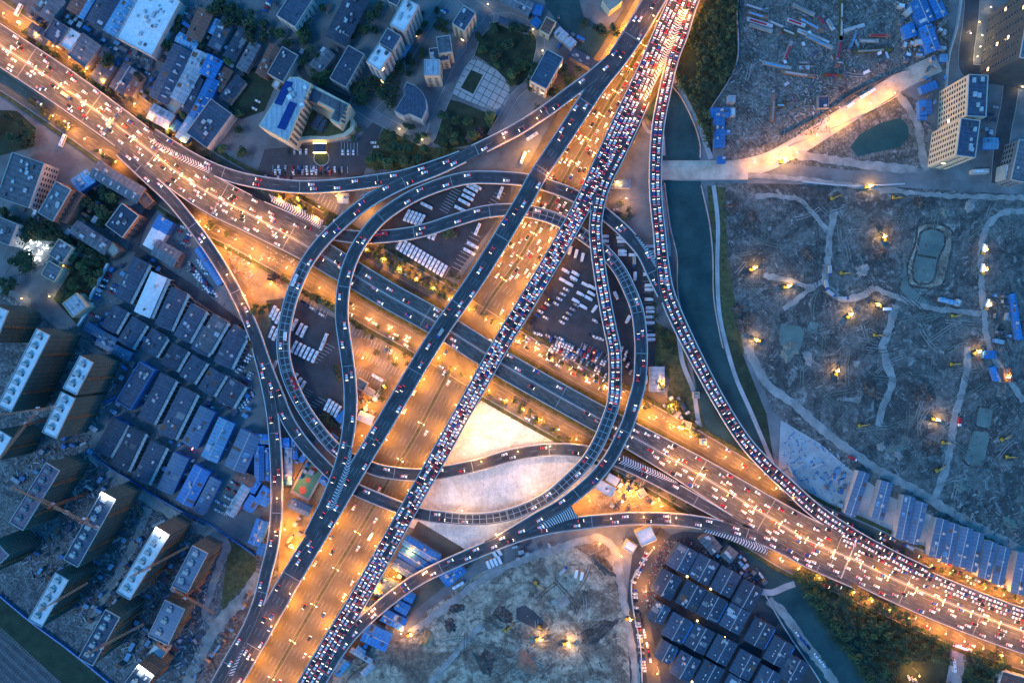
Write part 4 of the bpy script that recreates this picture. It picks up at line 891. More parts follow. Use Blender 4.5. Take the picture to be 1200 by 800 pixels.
('20', 98, 40, 140, 52, 44, 6, 'b', 'bright blue roof at the northern canal corner', '', 'wall_blue'),
('20', 100, 118, 126, 92, 36, 6, 'b', 'small blue roof just west of the red-brown roofed house', '', 'wall_blue'),
('20', -60, 90, 80, 140, 26, 7, 'd', 'long dark low roof above the round park', '', 'wall_grey'),
('20', -40, -20, 90, 45, 60, 8, 'g', 'long grey roof at the top edge west of the canal', 'r', 'wall_grey'),
('20', 440, 30, 500, -15, 60, 10, 't', 'lit yellowish building at the top edge beside the flyover', 'fl', 'wall_cream'),
('20', 930, 528, 1022, 526, 40, 6, 'b', 'royal blue crosswise roof north of the site office', '', 'wall_blue'),
('20', 972, 550, 974, 690, 46, 6, 'b', 'royal blue long roof of the site office by the woods', '', 'wall_blue'),
('20', 990, 618, 1020, 618, 16, 5, 'b', 'small blue side canopy of the site office', '', 'wall_blue'),
('20', 965, 750, 998, 750, 30, 5, 'b', 'little blue guard hut at the lit bridge', '', 'wall_blue'),
('20', 1012, 465, 1046, 465, 32, 5, 'l', 'pale container office above the blue site office', 'f', 'wall_pale'),
('20', 1018, 525, 1046, 525, 36, 5, 'w', 'white cabin at the end of the crosswise blue roof', 'f', 'wall_pale'),
# north-eastern sheds
('30', 702, 0, 748, 108, 72, 7, 'b', 'largest bright blue shed by the estate wall', 'r', 'wall_blue'),
('30', 775, -20, 820, 78, 50, 7, 'b', 'bright blue shed nearest the estate wall', 'r', 'wall_blue'),
('30', 738, 122, 780, 238, 62, 7, 'b', 'bright blue shed south of the largest one', 'r', 'wall_blue'),
('30', 655, 115, 676, 172, 50, 6, 'b', 'square bright blue shed west of its longer neighbours', '', 'wall_blue'),
('30', 655, 40, 675, 60, 40, 5, 'w', 'pale cabin beside the largest bright blue shed', 'f', 'wall_pale'),
('30', 708, 185, 712, 210, 36, 5, 'w', 'pale square cabin between the blue sheds', 'f', 'wall_pale'),
('30', 720, 425, 790, 395, 34, 5, 'b', 'blue tarpaulin roof by the track junction', '', 'wall_blue'),
('30', 738, 470, 742, 535, 56, 6, 'b', 'blue hut above the pond track', '', 'wall_blue'),
('30', 712, 548, 745, 548, 22, 5, 'b', 'tiny blue porch under the hut by the pond track', '', 'wall_blue'),
('30', 810, 272, 840, 272, 32, 5, 'c', 'faded blue kiosk against the estate wall', '', 'wall_blue'),
('30', 1010, 672, 1078, 672, 50, 6, 'c', 'light blue roof behind the cream block', '', 'wall_blue'),
('30', 975, 548, 985, 352, 92, 40, 'd', 'northern half of the tall cream block with dark blue roof', 'v', 'wall_cream'),
('30', 925, 735, 948, 560, 92, 40, 'd', 'southern half of the tall cream block with dark blue roof', 'v', 'wall_cream'),
('30', 1340, 300, 1400, -40, 330, 52, 'g', 'giant striped tower cut by the northeastern corner', 'v', 'tower_dark'),
('30', 1170, 850, 1210, 660, 70, 18, 'g', 'dark estate building at the eastern edge below the lawns', '', 'wall_grey'),
('30', 235, 480, 285, 480, 58, 4, 'd', 'roofless dark ruin in the rubble field', 'f', 'wall_grey'),
('31', 1148, 580, 1182, 790, 22, 5, 'b', 'very slim blue roof at the eastern edge of the site', '', 'wall_blue'),
('31', 1110, 5, 1210, 15, 70, 12, 'w', 'rounded white roof at the eastern edge', 'f', 'wall_pale'),
('31', 960, 4, 1035, 2, 20, 5, 'w', 'low white cabin row at the estate road end', 'f', 'wall_pale'),
('31', 808, 602, 890, 622, 16, 4, 'c', 'slim pale blue cabin in the middle of the site', '', 'wall_pale'),
('31', 885, 630, 898, 605, 22, 4, 'w', 'white cabin end joined to the slim pale blue one', 'f', 'wall_pale'),
('32', 1015, 62, 1066, 62, 34, 5, 'b', 'blue hut beside the bright work light', '', 'wall_blue'),
('32', 1056, 120, 1078, 182, 20, 5, 'b', 'blue strip cabin next to the two pink cabins', '', 'wall_blue'),
('32', 1100, 130, 1106, 190, 18, 4, 'n', 'first pink cabin in the eastern site', '', 'wall_pale'),
('32', 1134, 126, 1140, 188, 18, 4, 'n', 'second pink cabin in the eastern site, further east', '', 'wall_pale'),
# blue-grey halls by the highway
('32', 452, 615, 385, 815, 50, 9, 'v', 'first blue-grey hall, west end of the row', 'r', 'wall_pale'),
('32', 560, 660, 515, 830, 52, 9, 'v', 'second blue-grey hall from the west end', 'r', 'wall_pale'),
('33', 665, -72, 625, 125, 50, 9, 'v', 'third blue-grey hall from the west end', 'r', 'wall_pale'),
('33', 722, -45, 680, 145, 52, 9, 'v', 'fourth blue-grey hall from the west end', 'r', 'wall_pale'),
('33', 820, 35, 782, 210, 52, 9, 'v', 'fifth blue-grey hall from the west end', 'r', 'wall_pale'),
('33', 872, 55, 838, 235, 50, 9, 'v', 'sixth blue-grey hall from the west end', 'r', 'wall_pale'),
('33', 935, 75, 895, 252, 54, 9, 'v', 'seventh blue-grey hall from the west end', 'r', 'wall_pale'),
('33', 988, 98, 950, 275, 52, 9, 'v', 'eighth blue-grey hall from the west end', 'r', 'wall_pale'),
('33', 1050, 140, 1012, 308, 56, 9, 'v', 'ninth blue-grey hall from the west end', 'r', 'wall_pale'),
('33', 1112, 165, 1075, 335, 54, 9, 'v', 'tenth blue-grey hall from the west end', 'r', 'wall_pale'),
('33', 1205, 195, 1168, 380, 60, 9, 'v', 'eleventh blue-grey hall, cut by the eastern edge', 'r', 'wall_pale'),
('33', 1130, 860, 1160, 760, 130, 9, 'n', 'dark brown roof at the bottom edge by the side street', 'fv', 'wall_pale'),
('23', 592, 128, 665, 96, 74, 8, 'w', 'bright cream flat roof at the compound gate', 'f', 'wall_cream'),
('23', 530, 148, 575, 176, 46, 6, 'w', 'small cream roof west of the bright cream one', 'f', 'wall_cream'),
('23', 900, 110, 960, 180, 60, 7, 'g', 'grey cluttered house at the river corner', 'v', 'wall_grey'),
('23', 1000, 180, 1040, 215, 60, 7, 'g', 'second grey house at the river corner', 'v', 'wall_grey'),
]
for b in BL: bld(*b[:9], o=b[9], wall=b[10], lit=.025 if b[6] > 20 else 0, group='blue-grey halls beside the highway' if 'blue-grey hall' in b[8] and 'halls' not in b[8] else None)
# dark compound: a skewed grid of slate sheds
rows = [('first', [(798, 218), (725, 338), (690, 470)]), ('second', [(898, 268), (840, 392), (775, 542), (722, 655)]), ('third', [(1002, 325), (938, 445), (880, 592), (812, 722)]),
        ('fourth', [(1105, 390), (1045, 498), (985, 645), (925, 765)]), ('fifth', [(1200, 448), (1160, 568), (1092, 715), (1040, 830)]), ('sixth', [(1290, 520), (1250, 655), (1195, 790)]), ('seventh', [(1365, 625), (1320, 740)]), ('eighth', [(1440, 740)])]
for rn, cs in rows:
    for i, (x, y) in enumerate(cs):
        if 300 * 2 + x / 4 > 900 + (600 + y / 4 - 702) * .79 - 15: continue
        sm = .75 if (x, y) in ((690, 470), (722, 655)) else 1
        end = ['nearest the arched ramp', 'next behind the front one', 'third back from the arched ramp', 'at the bottom edge'][i]
        r, L, Wd, h = bld('23', x - 27 * sm, y + 50 * sm, x + 27 * sm, y - 50 * sm, 102 * sm, 8, 'd', f'slate shed in the {rn} compound row from the west, {end}', o='r', wall='roof_slate', group='slate sheds of the dark compound')
        for q in range(5): m = MB(); X = rb.uniform(-.4, .4) * L; Y = rb.choice((-.25, .2)) * Wd; m.box(X - .5, X + .5, Y - .25, Y + .25, h, h + 1.6); m.build('roof_vent', 'white_paint', r)
        if (x * 7 + y) % 3 == 0: m = MB(); m.box(-L / 2 + 1, L / 2 - 1, -Wd / 2 - 1.4, -Wd / 2 - .05, h - .6, h - .3); m.build('side_canopy', 'roof_blue_metal', r)
# the towers wrapped in netting
def tower(t, x0, y0, x1, y1, w, h, rf, label, net='netting', lamp=False, plats=2):
    root, L, Wd, h = bld(t, x0, y0, x1, y1, w, h, rf, label, name='tower_under_construction', cat='tower', wall=net, o='fN')
    for c in list(root.children):
        if c.name.startswith('window'): bpy.data.objects.remove(c)
    sd = 1 if (-root.location.x * -sin(root.rotation_euler.z) + -root.location.y * cos(root.rotation_euler.z)) > 0 else -1
    n = int(L / 8)
    for i in range(n):                                       # stair and lift heads along the outer side
        X = -L / 2 + 5 + i * (L - 8) / max(1, n - .6); m = MB(); y = -sd * Wd * .12
        m.box(X, X + 2.6, y - 2, y + 2, h, h + 2.4); m.box(X + 2.6, X + 4.4, y - 1, y + 1, h, h + 1.2); m.build('stair_head', 'wall_pale' if rf != 'u' else 'wall_grey', root)
        m = MB(); m.box(X - .6, X + 2, y + sd * 2.3 - .7, y + sd * 2.3 + .7, h + .02, h + .2); m.build('roof_hatch', 'dark_metal', root)
    for i in range(plats):                                   # orange loading platforms / climbing frame
        X = (i - (plats - 1) / 2) * L * .5; m = MB(); y = sd * (Wd / 2 + .05)
        m.box(X - .7, X + .7, min(y, y + sd * 1.3), max(y, y + sd * 1.3), 0, h - 1)
        for z in range(0, int(h), 3): m.box(X - 1, X + 1, min(y, y + sd * 1.8), max(y, y + sd * 1.8), z, z + .4)
        m.build('hoist_mast', 'hoist_brown', root)
    m = MB(); dx_ = 1 if (-root.location.x * cos(root.rotation_euler.z) - root.location.y * sin(root.rotation_euler.z)) > 0 else -1
    for z in range(3, int(h), 3):
        y = sd * (Wd / 2 + .1); m.box(-L / 2 - .3, L / 2 + .3, min(y, y + sd * .25), max(y, y + sd * .25), z, z + .45); x = dx_ * (L / 2 + .1); m.box(min(x, x + dx_ * .25), max(x, x + dx_ * .25), -Wd / 2, Wd / 2, z, z + .45)
    for i in range(int(L / 4)): X = -L / 2 + 2 + i * 4; m.box(X, X + .35, min(sd * Wd / 2, sd * (Wd / 2 + .5)), max(sd * Wd / 2, sd * (Wd / 2 + .5)), 0, h - .5)
    m.build('scaffolding', 'scaffold_grey', root)
    if lamp:
        m = MB(); m.box(L / 2 - 1.6, L / 2 - .4, -Wd / 2 + 1, Wd / 2 - 1, h + 2.2, h + 2.6); lp = m.build('flood_lamp', 'white_lamp', root)
        ld = bpy.data.lights.new('flood_light', 'AREA'); ld.shape = 'RECTANGLE'; ld.size = 1; ld.size_y = Wd - 2; ld.energy = 110; ld.color = (.9, .97, 1)
        lo = bpy.data.objects.new('flood_light', ld); COL.objects.link(lo); lo.parent = lp; lo.location = (L / 2 - 2, 0, h + 4)
tower('02', 22, 315, 205, -45, 72, 42, 'w', 'netted tower with the longest white roof at the western edge')
tower('02', 232, 440, 322, 250, 74, 42, 'w', 'southern half of the netted tower pair with white roofs', plats=1)
tower('02', 328, 235, 408, 82, 72, 42, 'w', 'northern half of the netted tower pair with white roofs', plats=1)
tower('02', -40, 540, 25, 430, 76, 40, 'w', 'netted tower with white roof mostly beyond the western edge', plats=1)
tower('01', -60, 790, 0, 640, 90, 40, 'w', 'green netted tower in the western corner with a faint lamp', plats=1)
tower('02', 78, 865, 250, 585, 76, 42, 'u', 'netted tower with unfinished mauve roof')
tower('03', -90, 260, 10, 165, 100, 40, 'u', 'green netted tower cut by the western edge with golden work lights', plats=1)
tower('03', 333, 238, 512, -80, 78, 42, 'd', 'dark-roofed tower with a dazzling white lamp at its top end', lamp=True)
tower('03', 578, 390, 765, 85, 76, 42, 'w', 'white-roofed tower with a dazzling white lamp strip', net='net_brown', lamp=True)
tower('03', 165, 520, 292, 298, 74, 40, 'w', 'white-roofed netted tower beside the railway bank')
tower('03', 402, 700, 530, 472, 78, 40, 'd', 'dark blue-roofed netted tower beside the railway bank')
tower('03', 842, 362, 940, 172, 82, 32, 'v', 'jagged blue-grey roofed tower by the haul road', net='net_brown')
tower('03', 742, 600, 822, 430, 104, 24, 'v', 'half-built broad tower with a cluttered blue deck', net='net_brown', plats=1)
tower('03', 618, 830, 688, 735, 92, 36, 'd', 'brown netted tower at the bottom edge with a small white lamp', net='net_brown', lamp=True, plats=1)
bld('03', 715, 685, 752, 635, 66, 14, 'w', 'square white site office among the towers', o='f', wall='wall_pale')
# hotel: two wings, curved podium with roof garden, golden canopy
ht = thing('hotel', 'large pale hotel of two tall wings around a curved roof-garden podium', 'hotel', (*at(*T('10', 260, 560)), .3))
def lp(t, pts, z): return [(at(*p, z)[0] - ht.location.x, at(*p, z)[1] - ht.location.y) for p in tp(t, pts)]
m = MB(); m.prism(lp('10', [(12, 590), (150, 665), (262, 395), (200, 362), (158, 362)], 30), 0, 30); wl = m.build('wall', 'wall_cream', ht)
m = MB(); m.prism(lp('10', [(22, 588), (145, 655), (252, 398), (198, 370), (160, 368)], 30), 30.01, 30.2); m.build('roof', R['l'], ht)
m = MB(); m.prism(lp('10', [(205, 365), (440, 490), (390, 590), (345, 562), (365, 520), (250, 460), (240, 420)], 24), 0, 24); m.build('wall', 'wall_cream', ht)
m = MB(); m.prism(lp('10', [(240, 400), (425, 492), (388, 575), (352, 556), (372, 515), (258, 455)], 24), 24.01, 24.3); m.build('roof', R['g'], ht)
m = MB(); m.prism(lp('10', [(262, 415), (310, 440), (285, 490), (245, 470)], 24), 24.3, 24.6); m.build('roof', R['d'], ht)
pod = [(150, 668), (250, 655), (340, 655), (420, 640), (458, 610), (465, 570), (445, 540), (400, 530), (250, 460), (190, 560)]
m = MB(); m.prism(lp('10', pod, 8), 0, 8); m.build('podium', 'wall_cream', ht)
m = MB(); pin = [(180, 645), (250, 638), (340, 640), (410, 625), (440, 600), (445, 570), (430, 555), (340, 560), (255, 505), (205, 570)]; m.prism(lp('10', pin, 8), 8.01, 8.2); m.build('roof_garden', 'verge', ht)
m = MB(); m.prism(lp('10', [(270, 590), (290, 592), (288, 612), (266, 608)], 8), 8.2, 8.4); m.build('pool', 'court_green', ht)
for q in ([(255, 590), (290, 530), (318, 548), (285, 600)], [(285, 605), (318, 556), (335, 565), (305, 618)]):
    m = MB(); m.prism(lp('10', q, 12), 8.2, 12); m.build('garden_pavilion', R['d'], ht)
for q in ([(85, 485), (140, 380), (172, 388), (118, 495)], [(100, 600), (158, 475), (190, 488), (135, 610)]):
    m = MB(); m.prism(lp('10', q, 31), 30.25, 31.2); m.build('solar_panel', 'solar', ht)
for i in range(9):
    x, y = 170 + rb.uniform(-20, 60), 410 + i * 12; m = MB(); c = lp('10', [(x, y)], 31)[0]; s = rb.uniform(.8, 2.2); m.box(-s, s, -s, s, 30.2, 30.2 + rb.uniform(1, 3), 0, .5, c); m.build('roof_unit', rb.choice(['vent', 'wall_pale', 'white_paint']), ht)
for i in range(2):
    for j in range(5):
        c = lp('10', [(385 + i * 32 - j * 2, 480 + j * 19 + i * 14)], 25)[0]; m = MB(); m.box(-1.6, 1.6, -.9, .9, 24.3, 25.3, 0, -.5, c); m.build('roof_unit', 'dark_metal', ht)
A = Vector((*lp('10', [(150, 665)], 30)[0], 0)); B = Vector((*lp('10', [(262, 395)], 30)[0], 0)); d = (B - A); aa = atan2(d.y, d.x)
for i in range(11):
    for j in range(7):
        p = A + d * (i + .7) / 11.5; nrm = Vector((d.y, -d.x, 0)).normalized() * .03
        o = link('window', window_mesh(2.2, 1.8, False), ht); o.location = (p.x + nrm.x, p.y + nrm.y, 9.5 + j * 2.9); o.rotation_euler = (0, 0, aa + pi)
cn = thing('entrance_canopy', 'golden lit entrance canopy in front of the hotel', 'canopy', (*at(*T('10', 305, 700)), .3))
m = MB(); m.box(-5, 5, -3.5, 3.5, 4.2, 4.7); m.build('canopy_roof', R['d'], cn); m = MB(); m.box(-5.2, 5.2, 3.5, 4.2, 4.0, 4.6); m.box(-5.2, 5.2, -4.2, -3.5, 4.0, 4.6); m.build('light_band', 'gold_lamp', cn)
for x in (-4, 4):
    for y in (-3, 3): m = MB(); m.cyl(x, y, -.3, 4.2, .3); m.build('column', 'wall_cream', cn)
fo = thing('round_flowerbed', 'round dark planter island in the hotel forecourt', 'planter', (*at(*T('10', 308, 742)), .2)); m = MB(); m.cyl(0, 0, 0, .5, 6.5, n=24); m.build('rim', 'concrete', fo); m = MB(); m.cyl(0, 0, .5, .8, 5.8, n=24); m.build('planting', 'grass', fo)
# fan-roofed block by the campus street
fb = thing('fan_roofed_block', 'pale block with a dark fan-shaped curved roof', 'building', (*at(*T('10', 735, 480)), .3))
def lf(pts, z): return [(at(*p, z)[0] - fb.location.x, at(*p, z)[1] - fb.location.y) for p in tp('10', pts)]
fp = [(705, 385), (745, 400), (778, 430), (797, 465), (800, 515), (778, 562), (718, 535), (690, 545), (648, 522), (698, 440), (690, 415)]
m = MB(); m.prism(lf(fp, 16), 0, 16); m.build('wall', 'wall_pale', fb); m = MB(); m.prism(lf([(735 + (x - 735) * .95, 480 + (y - 480) * .95) for x, y in fp], 16), 16.01, 16.3); m.build('roof', R['d'], fb)
ct = thing('ball_court', 'green ball court with red keys between blue sheds', 'sports court', (*at(*T('12', 245, 648)), .25), radians(-28 + 180))
m = MB(); m.box(-9, 9, -16, 16, 0, .08); m.build('surround', 'concrete', ct); m = MB(); m.box(-7.2, 7.2, -13.5, 13.5, .08, .11); m.build('playing_surface', 'court_green', ct)
for s in (-1, 1): m = MB(); m.cyl(0, s * 9.5, .11, .13, 3.2, n=20); m.build('red_key', 'court_red', ct); m = MB(); m.cyl(0, s * 13.2, .1, 3.6, .12); m.box(-.9, .9, s * 12.6 - .05, s * 12.6 + .05, 2.8, 3.9); m.build('hoop', 'vent', ct)
m = MB(); m.cyl(0, 0, .11, .135, 2, n=20); m.build('centre_circle', 'court_red', ct)
for x in (-9.2, 9.2): m = MB(); m.box(x - .05, x + .05, -16, 16, 0, 3.5); m.build('fence', 'dark_metal', ct)
# fences
wall('blue_site_fence', [(0, 383), (160, 515), (330, 640), (520, 795), (560, 830)], .8, 2.6, 'roof_blue_metal', 'blue hoarding between the towers and the railway bank', 'fence', t='03')
wall('blue_site_fence', [(425, 515), (520, 590), (620, 650), (720, 715), (850, 790), (1010, 868), (1200, 1000)], 1.0, 2.6, 'roof_blue_metal', 'blue hoarding between the towers and the warehouse rows', 'fence', t='02')
wall('white_boundary_wall', [(512, 436), (420, 612), (438, 622), (372, 728)], 1.4, 3, 'white_paint', 'white boundary wall zigzagging beside the first slate warehouse', t='01')
wall('garden_wall', [(700, 425), (860, 570), (1050, 700)], .8, 2.4, 'wall_brown', 'pinkish wall at the back of the slate warehouses', t='01')
wall('estate_wall', [(905, -30), (880, 130), (845, 260), (835, 345), (830, 420)], 1, 3, 'wall_pale', 'pale estate wall beside the bright blue sheds', t='30')
wall('woods_fence', [(1066, -30), (1052, 60), (1050, 300), (930, 512)], .8, 2.5, 'concrete', 'pale fence between the riverside woods and the rubble field', 'fence', t='20')
wall('site_wall', [(100, 690), (300, 600), (520, 500), (620, 440)], .8, 1.6, 'concrete', 'low kerb wall south of the lit dirt road', t='30')
wall('site_wall', [(60, 640), (240, 545), (400, 440), (540, 370), (640, 330)], .8, 2, 'dark_metal', 'dark hoarding north of the lit dirt road', 'fence', t='30')
wall('compound_wall', [(658, 170), (600, 250), (560, 330), (570, 470), (600, 620), (608, 790)], .9, 2.4, 'wall_pale', 'curved pale wall along the parked cars west of the compound', t='23')
wall('site_pipe', [(160, 52), (400, 72), (640, 62)], 1.2, 1.0, 'vent', 'silver pipeline lying north of the wide building site', 'pipe', t='31')
# neon line on the warehouse
nn = thing('neon_light_line', 'glowing red and white neon line beside a pale blue warehouse', 'neon sign', (*at(*T('02', 945, 438)), 0), atan2(505 - 372, -(910 - 982)) + pi)
an = atan2((505 - 372), (982 - 910)); nn.rotation_euler = (0, 0, an)
m = MB(); m.box(-13, 0, -.3, .3, 4, 4.5); m.build('red_tube', 'neon_red', nn); m = MB(); m.box(0, 13, -.3, .3, 4, 4.5); m.build('white_tube', 'neon_white', nn)
m = MB(); m.box(-13, 13, -.1, .1, 0, 4); m.build('support_frame', 'dark_metal', nn)
ng = thing('gate_sign', 'glowing pink sign bar across the side street mouth', 'sign', (*at(*T('33', 902, 632), 4), 0), -.32); m = MB(); m.box(-6, 6, -.5, .5, 4, 5); m.build('light_bar', 'neon_red', ng)
for x in (-6, 6): m = MB(); m.cyl(x, 0, 0, 4, .2); m.build('post', 'dark_metal', ng)

# small huts and lean-tos squeezed between the large roofs
def huts(t, poly, n, ang, cols, kind='hut', smin=1.3, smax=3.2, hmin=2.6, hmax=5):
    poly = tp(t, poly); xs = [p[0] for p in poly]; ys = [p[1] for p in poly]; k = 0; tr = 0
    while k < n and tr < n * 40:
        tr += 1; px = rb.uniform(min(xs), max(xs)); py = rb.uniform(min(ys), max(ys))
        if not inpoly(px, py, poly): continue
        x, y = at(px, py); L = rb.uniform(smin, smax) * rb.choice((1.2, 1.6, 2.4)); Wd = rb.uniform(smin, smax)
        if not clear_of(x, y, max(L, Wd) * .6 + .6) or any(p.hits(x, y, 0, 3, None) for p in PATHS.values()) or GNS.hits(x, y, 0, 2, None) or GEW.hits(x, y, 0, 1, None): continue
        k += 1; h = rb.uniform(hmin, hmax); a = ang + rb.choice((0, pi / 2)) + rb.uniform(-.08, .08); c = rb.choice(cols)
        cn = {'d': 'dark', 'g': 'grey', 'l': 'pale', 'b': 'blue', 'c': 'light blue', 'n': 'brown', 'w': 'white', 't': 'tan', 'v': 'blue-grey'}[c]
        root = thing(kind, f'{cn}-roofed {kind.replace("_", " ")} {where(px, py)}', kind.replace('_', ' '), (x, y, .1), a, f'{kind.replace("_", " ")}s {where(px, py)}'); FOOT.append((x, y, L, Wd, a))
        m = MB(); m.box(-L / 2, L / 2, -Wd / 2, Wd / 2, -.1, h); m.build('wall', rb.choice(['wall_grey', 'wall_pale', 'wall_grey', 'wall_blue']), root)
        m = MB(); e = .25; m.face([(-L / 2 - e, -Wd / 2 - e, h + .1), (L / 2 + e, -Wd / 2 - e, h + .1), (L / 2 + e, Wd / 2 + e, h + .6), (-L / 2 - e, Wd / 2 + e, h + .6)]); m.face([(-L / 2 - e, Wd / 2 + e, h + .45), (L / 2 + e, Wd / 2 + e, h + .45), (L / 2 + e, -Wd / 2 - e, h), (-L / 2 - e, -Wd / 2 - e, h)]); m.build('roof', R[c], root)
A1 = radians(58)
huts('00', [(120, 60), (280, 0), (900, 20), (1200, 100), (1200, 300), (1080, 560), (900, 660), (560, 470), (240, 230)], 62, A1, 'ddgglbcnd')
huts('01', [(-20, 0), (620, 40), (700, 140), (600, 330), (540, 420), (330, 300), (180, 240), (0, 180)], 16, A1, 'dgln')
huts('01', [(440, 440), (700, 400), (900, 560), (1100, 720), (1000, 800), (400, 790)], 14, A1, 'dgbc')
huts('02', [(560, 120), (660, 60), (1150, 130), (1190, 420), (1000, 640), (860, 760), (540, 580), (500, 320)], 26, A1, 'dgbcl')
huts('02', [(420, 120), (560, 110), (540, 290), (430, 480), (500, 620), (700, 760), (560, 790), (330, 620), (100, 700), (60, 620), (200, 480)], 22, A1, 'gldcb', 'site_cabin')
huts('03', [(220, 20), (330, 60), (560, 60), (640, 60), (1000, 60), (1040, 120), (980, 420), (900, 620), (740, 740), (560, 720), (400, 480), (300, 460), (120, 260)], 75, A1, 'ggldcbn', 'site_cabin')
huts('03', [(1080, 520), (1160, 380), (1180, 400), (1060, 600), (960, 760), (900, 790)], 14, A1, 'gdlc', 'site_cabin')
huts('10', [(0, 0), (320, 0), (560, 80), (640, 260), (440, 470), (200, 350), (0, 340)], 12, A1, 'dgln')
huts('20', [(0, 0), (200, 60), (330, 200), (330, 240), (180, 240), (60, 160)], 5, A1, 'dgb')
huts('22', [(660, 240), (780, 260), (900, 420), (980, 500), (860, 440), (740, 340)], 8, .5, 'tld')
huts('22', [(380, 690), (500, 620), (620, 650), (760, 740), (620, 800), (420, 800)], 10, .9, 'tlgw')
huts('12', [(430, 20), (470, 180), (580, 220), (560, 320), (480, 440), (440, 300)], 6, .5, 'tlg')
huts('12', [(120, 480), (300, 460), (380, 540), (340, 600), (160, 700), (110, 640)], 6, A1, 'bvl'); huts('13', [(110, 20), (240, 20), (180, 180), (110, 260)], 5, A1, 'tlg')
huts('13', [(470, 380), (700, 260), (760, 340), (700, 420), (560, 640), (460, 620)], 12, radians(-32), 'bvlg')
huts('23', [(0, 160), (120, 120), (180, 130), (180, 160), (20, 220)], 7, .3, 'lgd'); huts('23', [(860, 90), (1000, 130), (1150, 260), (1200, 360), (1100, 310), (940, 200)], 12, .7, 'gdlc')
huts('30', [(610, 0), (700, 0), (820, 160), (820, 330), (720, 260), (640, 300), (600, 100)], 14, 1.4, 'lwbgn'); huts('30', [(690, 330), (830, 300), (820, 560), (720, 640), (700, 480)], 10, 1.0, 'lgcd')
huts('30', [(20, 60), (560, 60), (560, 300), (300, 420), (40, 500)], 26, .45, 'gdnlw', 'ruined_hut', 1.2, 2.6, 1.2, 2.4)
huts('31', [(1040, 560), (1140, 560), (1150, 800), (1050, 800)], 9, 1.4, 'dgl', 'site_cabin'); huts('32', [(250, 560), (380, 600), (340, 780), (200, 700)], 8, 1.2, 'lgbc', 'site_cabin')
huts('30', [(990, 380), (1090, 380), (1040, 640), (990, 740)], 8, 1.4, 'lgwd')
# ------------------------------------------------------------ trees
rt = random.Random(5)
def crown_mb(mb, cx, cy, r, h, n, mi=0, rg=rt):
    lobes = [(cx + rg.uniform(-.5, .5) * r, cy + rg.uniform(-.5, .5) * r, h * rg.uniform(.6, .85), r * rg.uniform(.38, .62)) for _ in range(7)] + [(cx, cy, h * .72, r * .62)]
    for _ in range(n):
        lx, ly, lz, lr = rg.choice(lobes); th = rg.uniform(0, 2 * pi); u = rg.uniform(-.35, 1); s = (1 - u * u) ** .5; rr = lr * rg.uniform(.7, 1.08)
        p = Vector((lx + rr * s * cos(th), ly + rr * s * sin(th), lz + rr * u * .85)); q = r * rg.uniform(.09, .19)
        nrm = Vector((s * cos(th) + rg.uniform(-.6, .6), s * sin(th) + rg.uniform(-.6, .6), u + rg.uniform(-.2, .7))).normalized()
        a = nrm.cross(Vector((rg.uniform(-1, 1), rg.uniform(-1, 1), .3))).normalized(); b = nrm.cross(a)
        mb.face([tuple(p + a * q), tuple(p + b * q * .8), tuple(p - a * q), tuple(p - b * q * .8)], mi)
def tree_proto(kind, leaf, r, h, n):
    root = thing('tree', 'x', 'tree'); m = MB(); m.cyl(0, 0, 0, h * .55, r * .09 + .1, r * .05, 7)
    for k in range(4):
        a = k * 1.6; m.bar((0, 0, h * .4), (cos(a) * r * .5, sin(a) * r * .5, h * .72), r * .03)
    m.build('trunk', 'bark', root); m = MB(); crown_mb(m, 0, 0, r, h, n); m.build('crown', leaf, root); return root
TP = {}
for kd, lf, cnt in (('dark', 'leaf_dark', 3), ('green', 'leaf_mid', 3), ('olive', 'leaf_olive', 2), ('plum', 'leaf_plum', 1)):
    TP[kd] = [tree_proto(kd, lf, 3.6, 8.0, 330) for _ in range(cnt)]
used_proto = set(); TREES = [0]; allt = []; MORE = []
def tree(px, py, kind='dark', s=1.0, desc=None, grp=None):
    x, y = at(px, py, 5); allt.append((x, y))
    if TREES[0] >= 298: MORE.append((x, y, kind, s)); return False
    TREES[0] += 1; p = rt.choice(TP[kind]); cw = {'dark': 'dark leafy', 'green': 'fresh green', 'olive': 'olive green', 'plum': 'plum-coloured'}[kind]
    sz = 'small ' if s < .7 else 'big ' if s > 1.25 else ''
    lab = f'{sz}{cw} tree {desc or where(px, py)}'
    q = dup(p, (x, y, .1), rt.uniform(0, 6.28), lab, grp or ('trees ' + (desc or where(px, py)))); q.scale = (s, s, s * rt.uniform(.8, 1.1)); return True
def blocked(x, y, m=1.0): return any(p.hits(x, y, 0, m, None) for p in PATHS.values())
def scatter(t, poly, n, kinds, desc=None, smin=.7, smax=1.4, mind=3.4):
    poly = tp(t, poly) if t else poly; xs = [p[0] for p in poly]; ys = [p[1] for p in poly]; k = 0; tr = 0; pts = []
    while k < n and tr < n * 30:
        tr += 1; px = rt.uniform(min(xs), max(xs)); py = rt.uniform(min(ys), max(ys))
        if not inpoly(px, py, poly): continue
        x, y = at(px, py)
        if blocked(x, y, 1.5) or any((x - a) ** 2 + (y - b) ** 2 < mind * mind for a, b in pts): continue
        pts.append((x, y)); tree(px, py, rt.choice(kinds), rt.uniform(smin, smax), desc); k += 1
def trow(t, a, b, n, kind, s=.8, desc=None):
    A = T(t, *a); B = T(t, *b)
    for i in range(n):
        f = (i + .5) / n; tree(A[0] + (B[0] - A[0]) * f + rt.uniform(-1, 1), A[1] + (B[1] - A[1]) * f + rt.uniform(-1, 1), kind if isinstance(kind, str) else rt.choice(kind), s * rt.uniform(.8, 1.2), desc)
D, G, O = 'dark', 'green', 'olive'
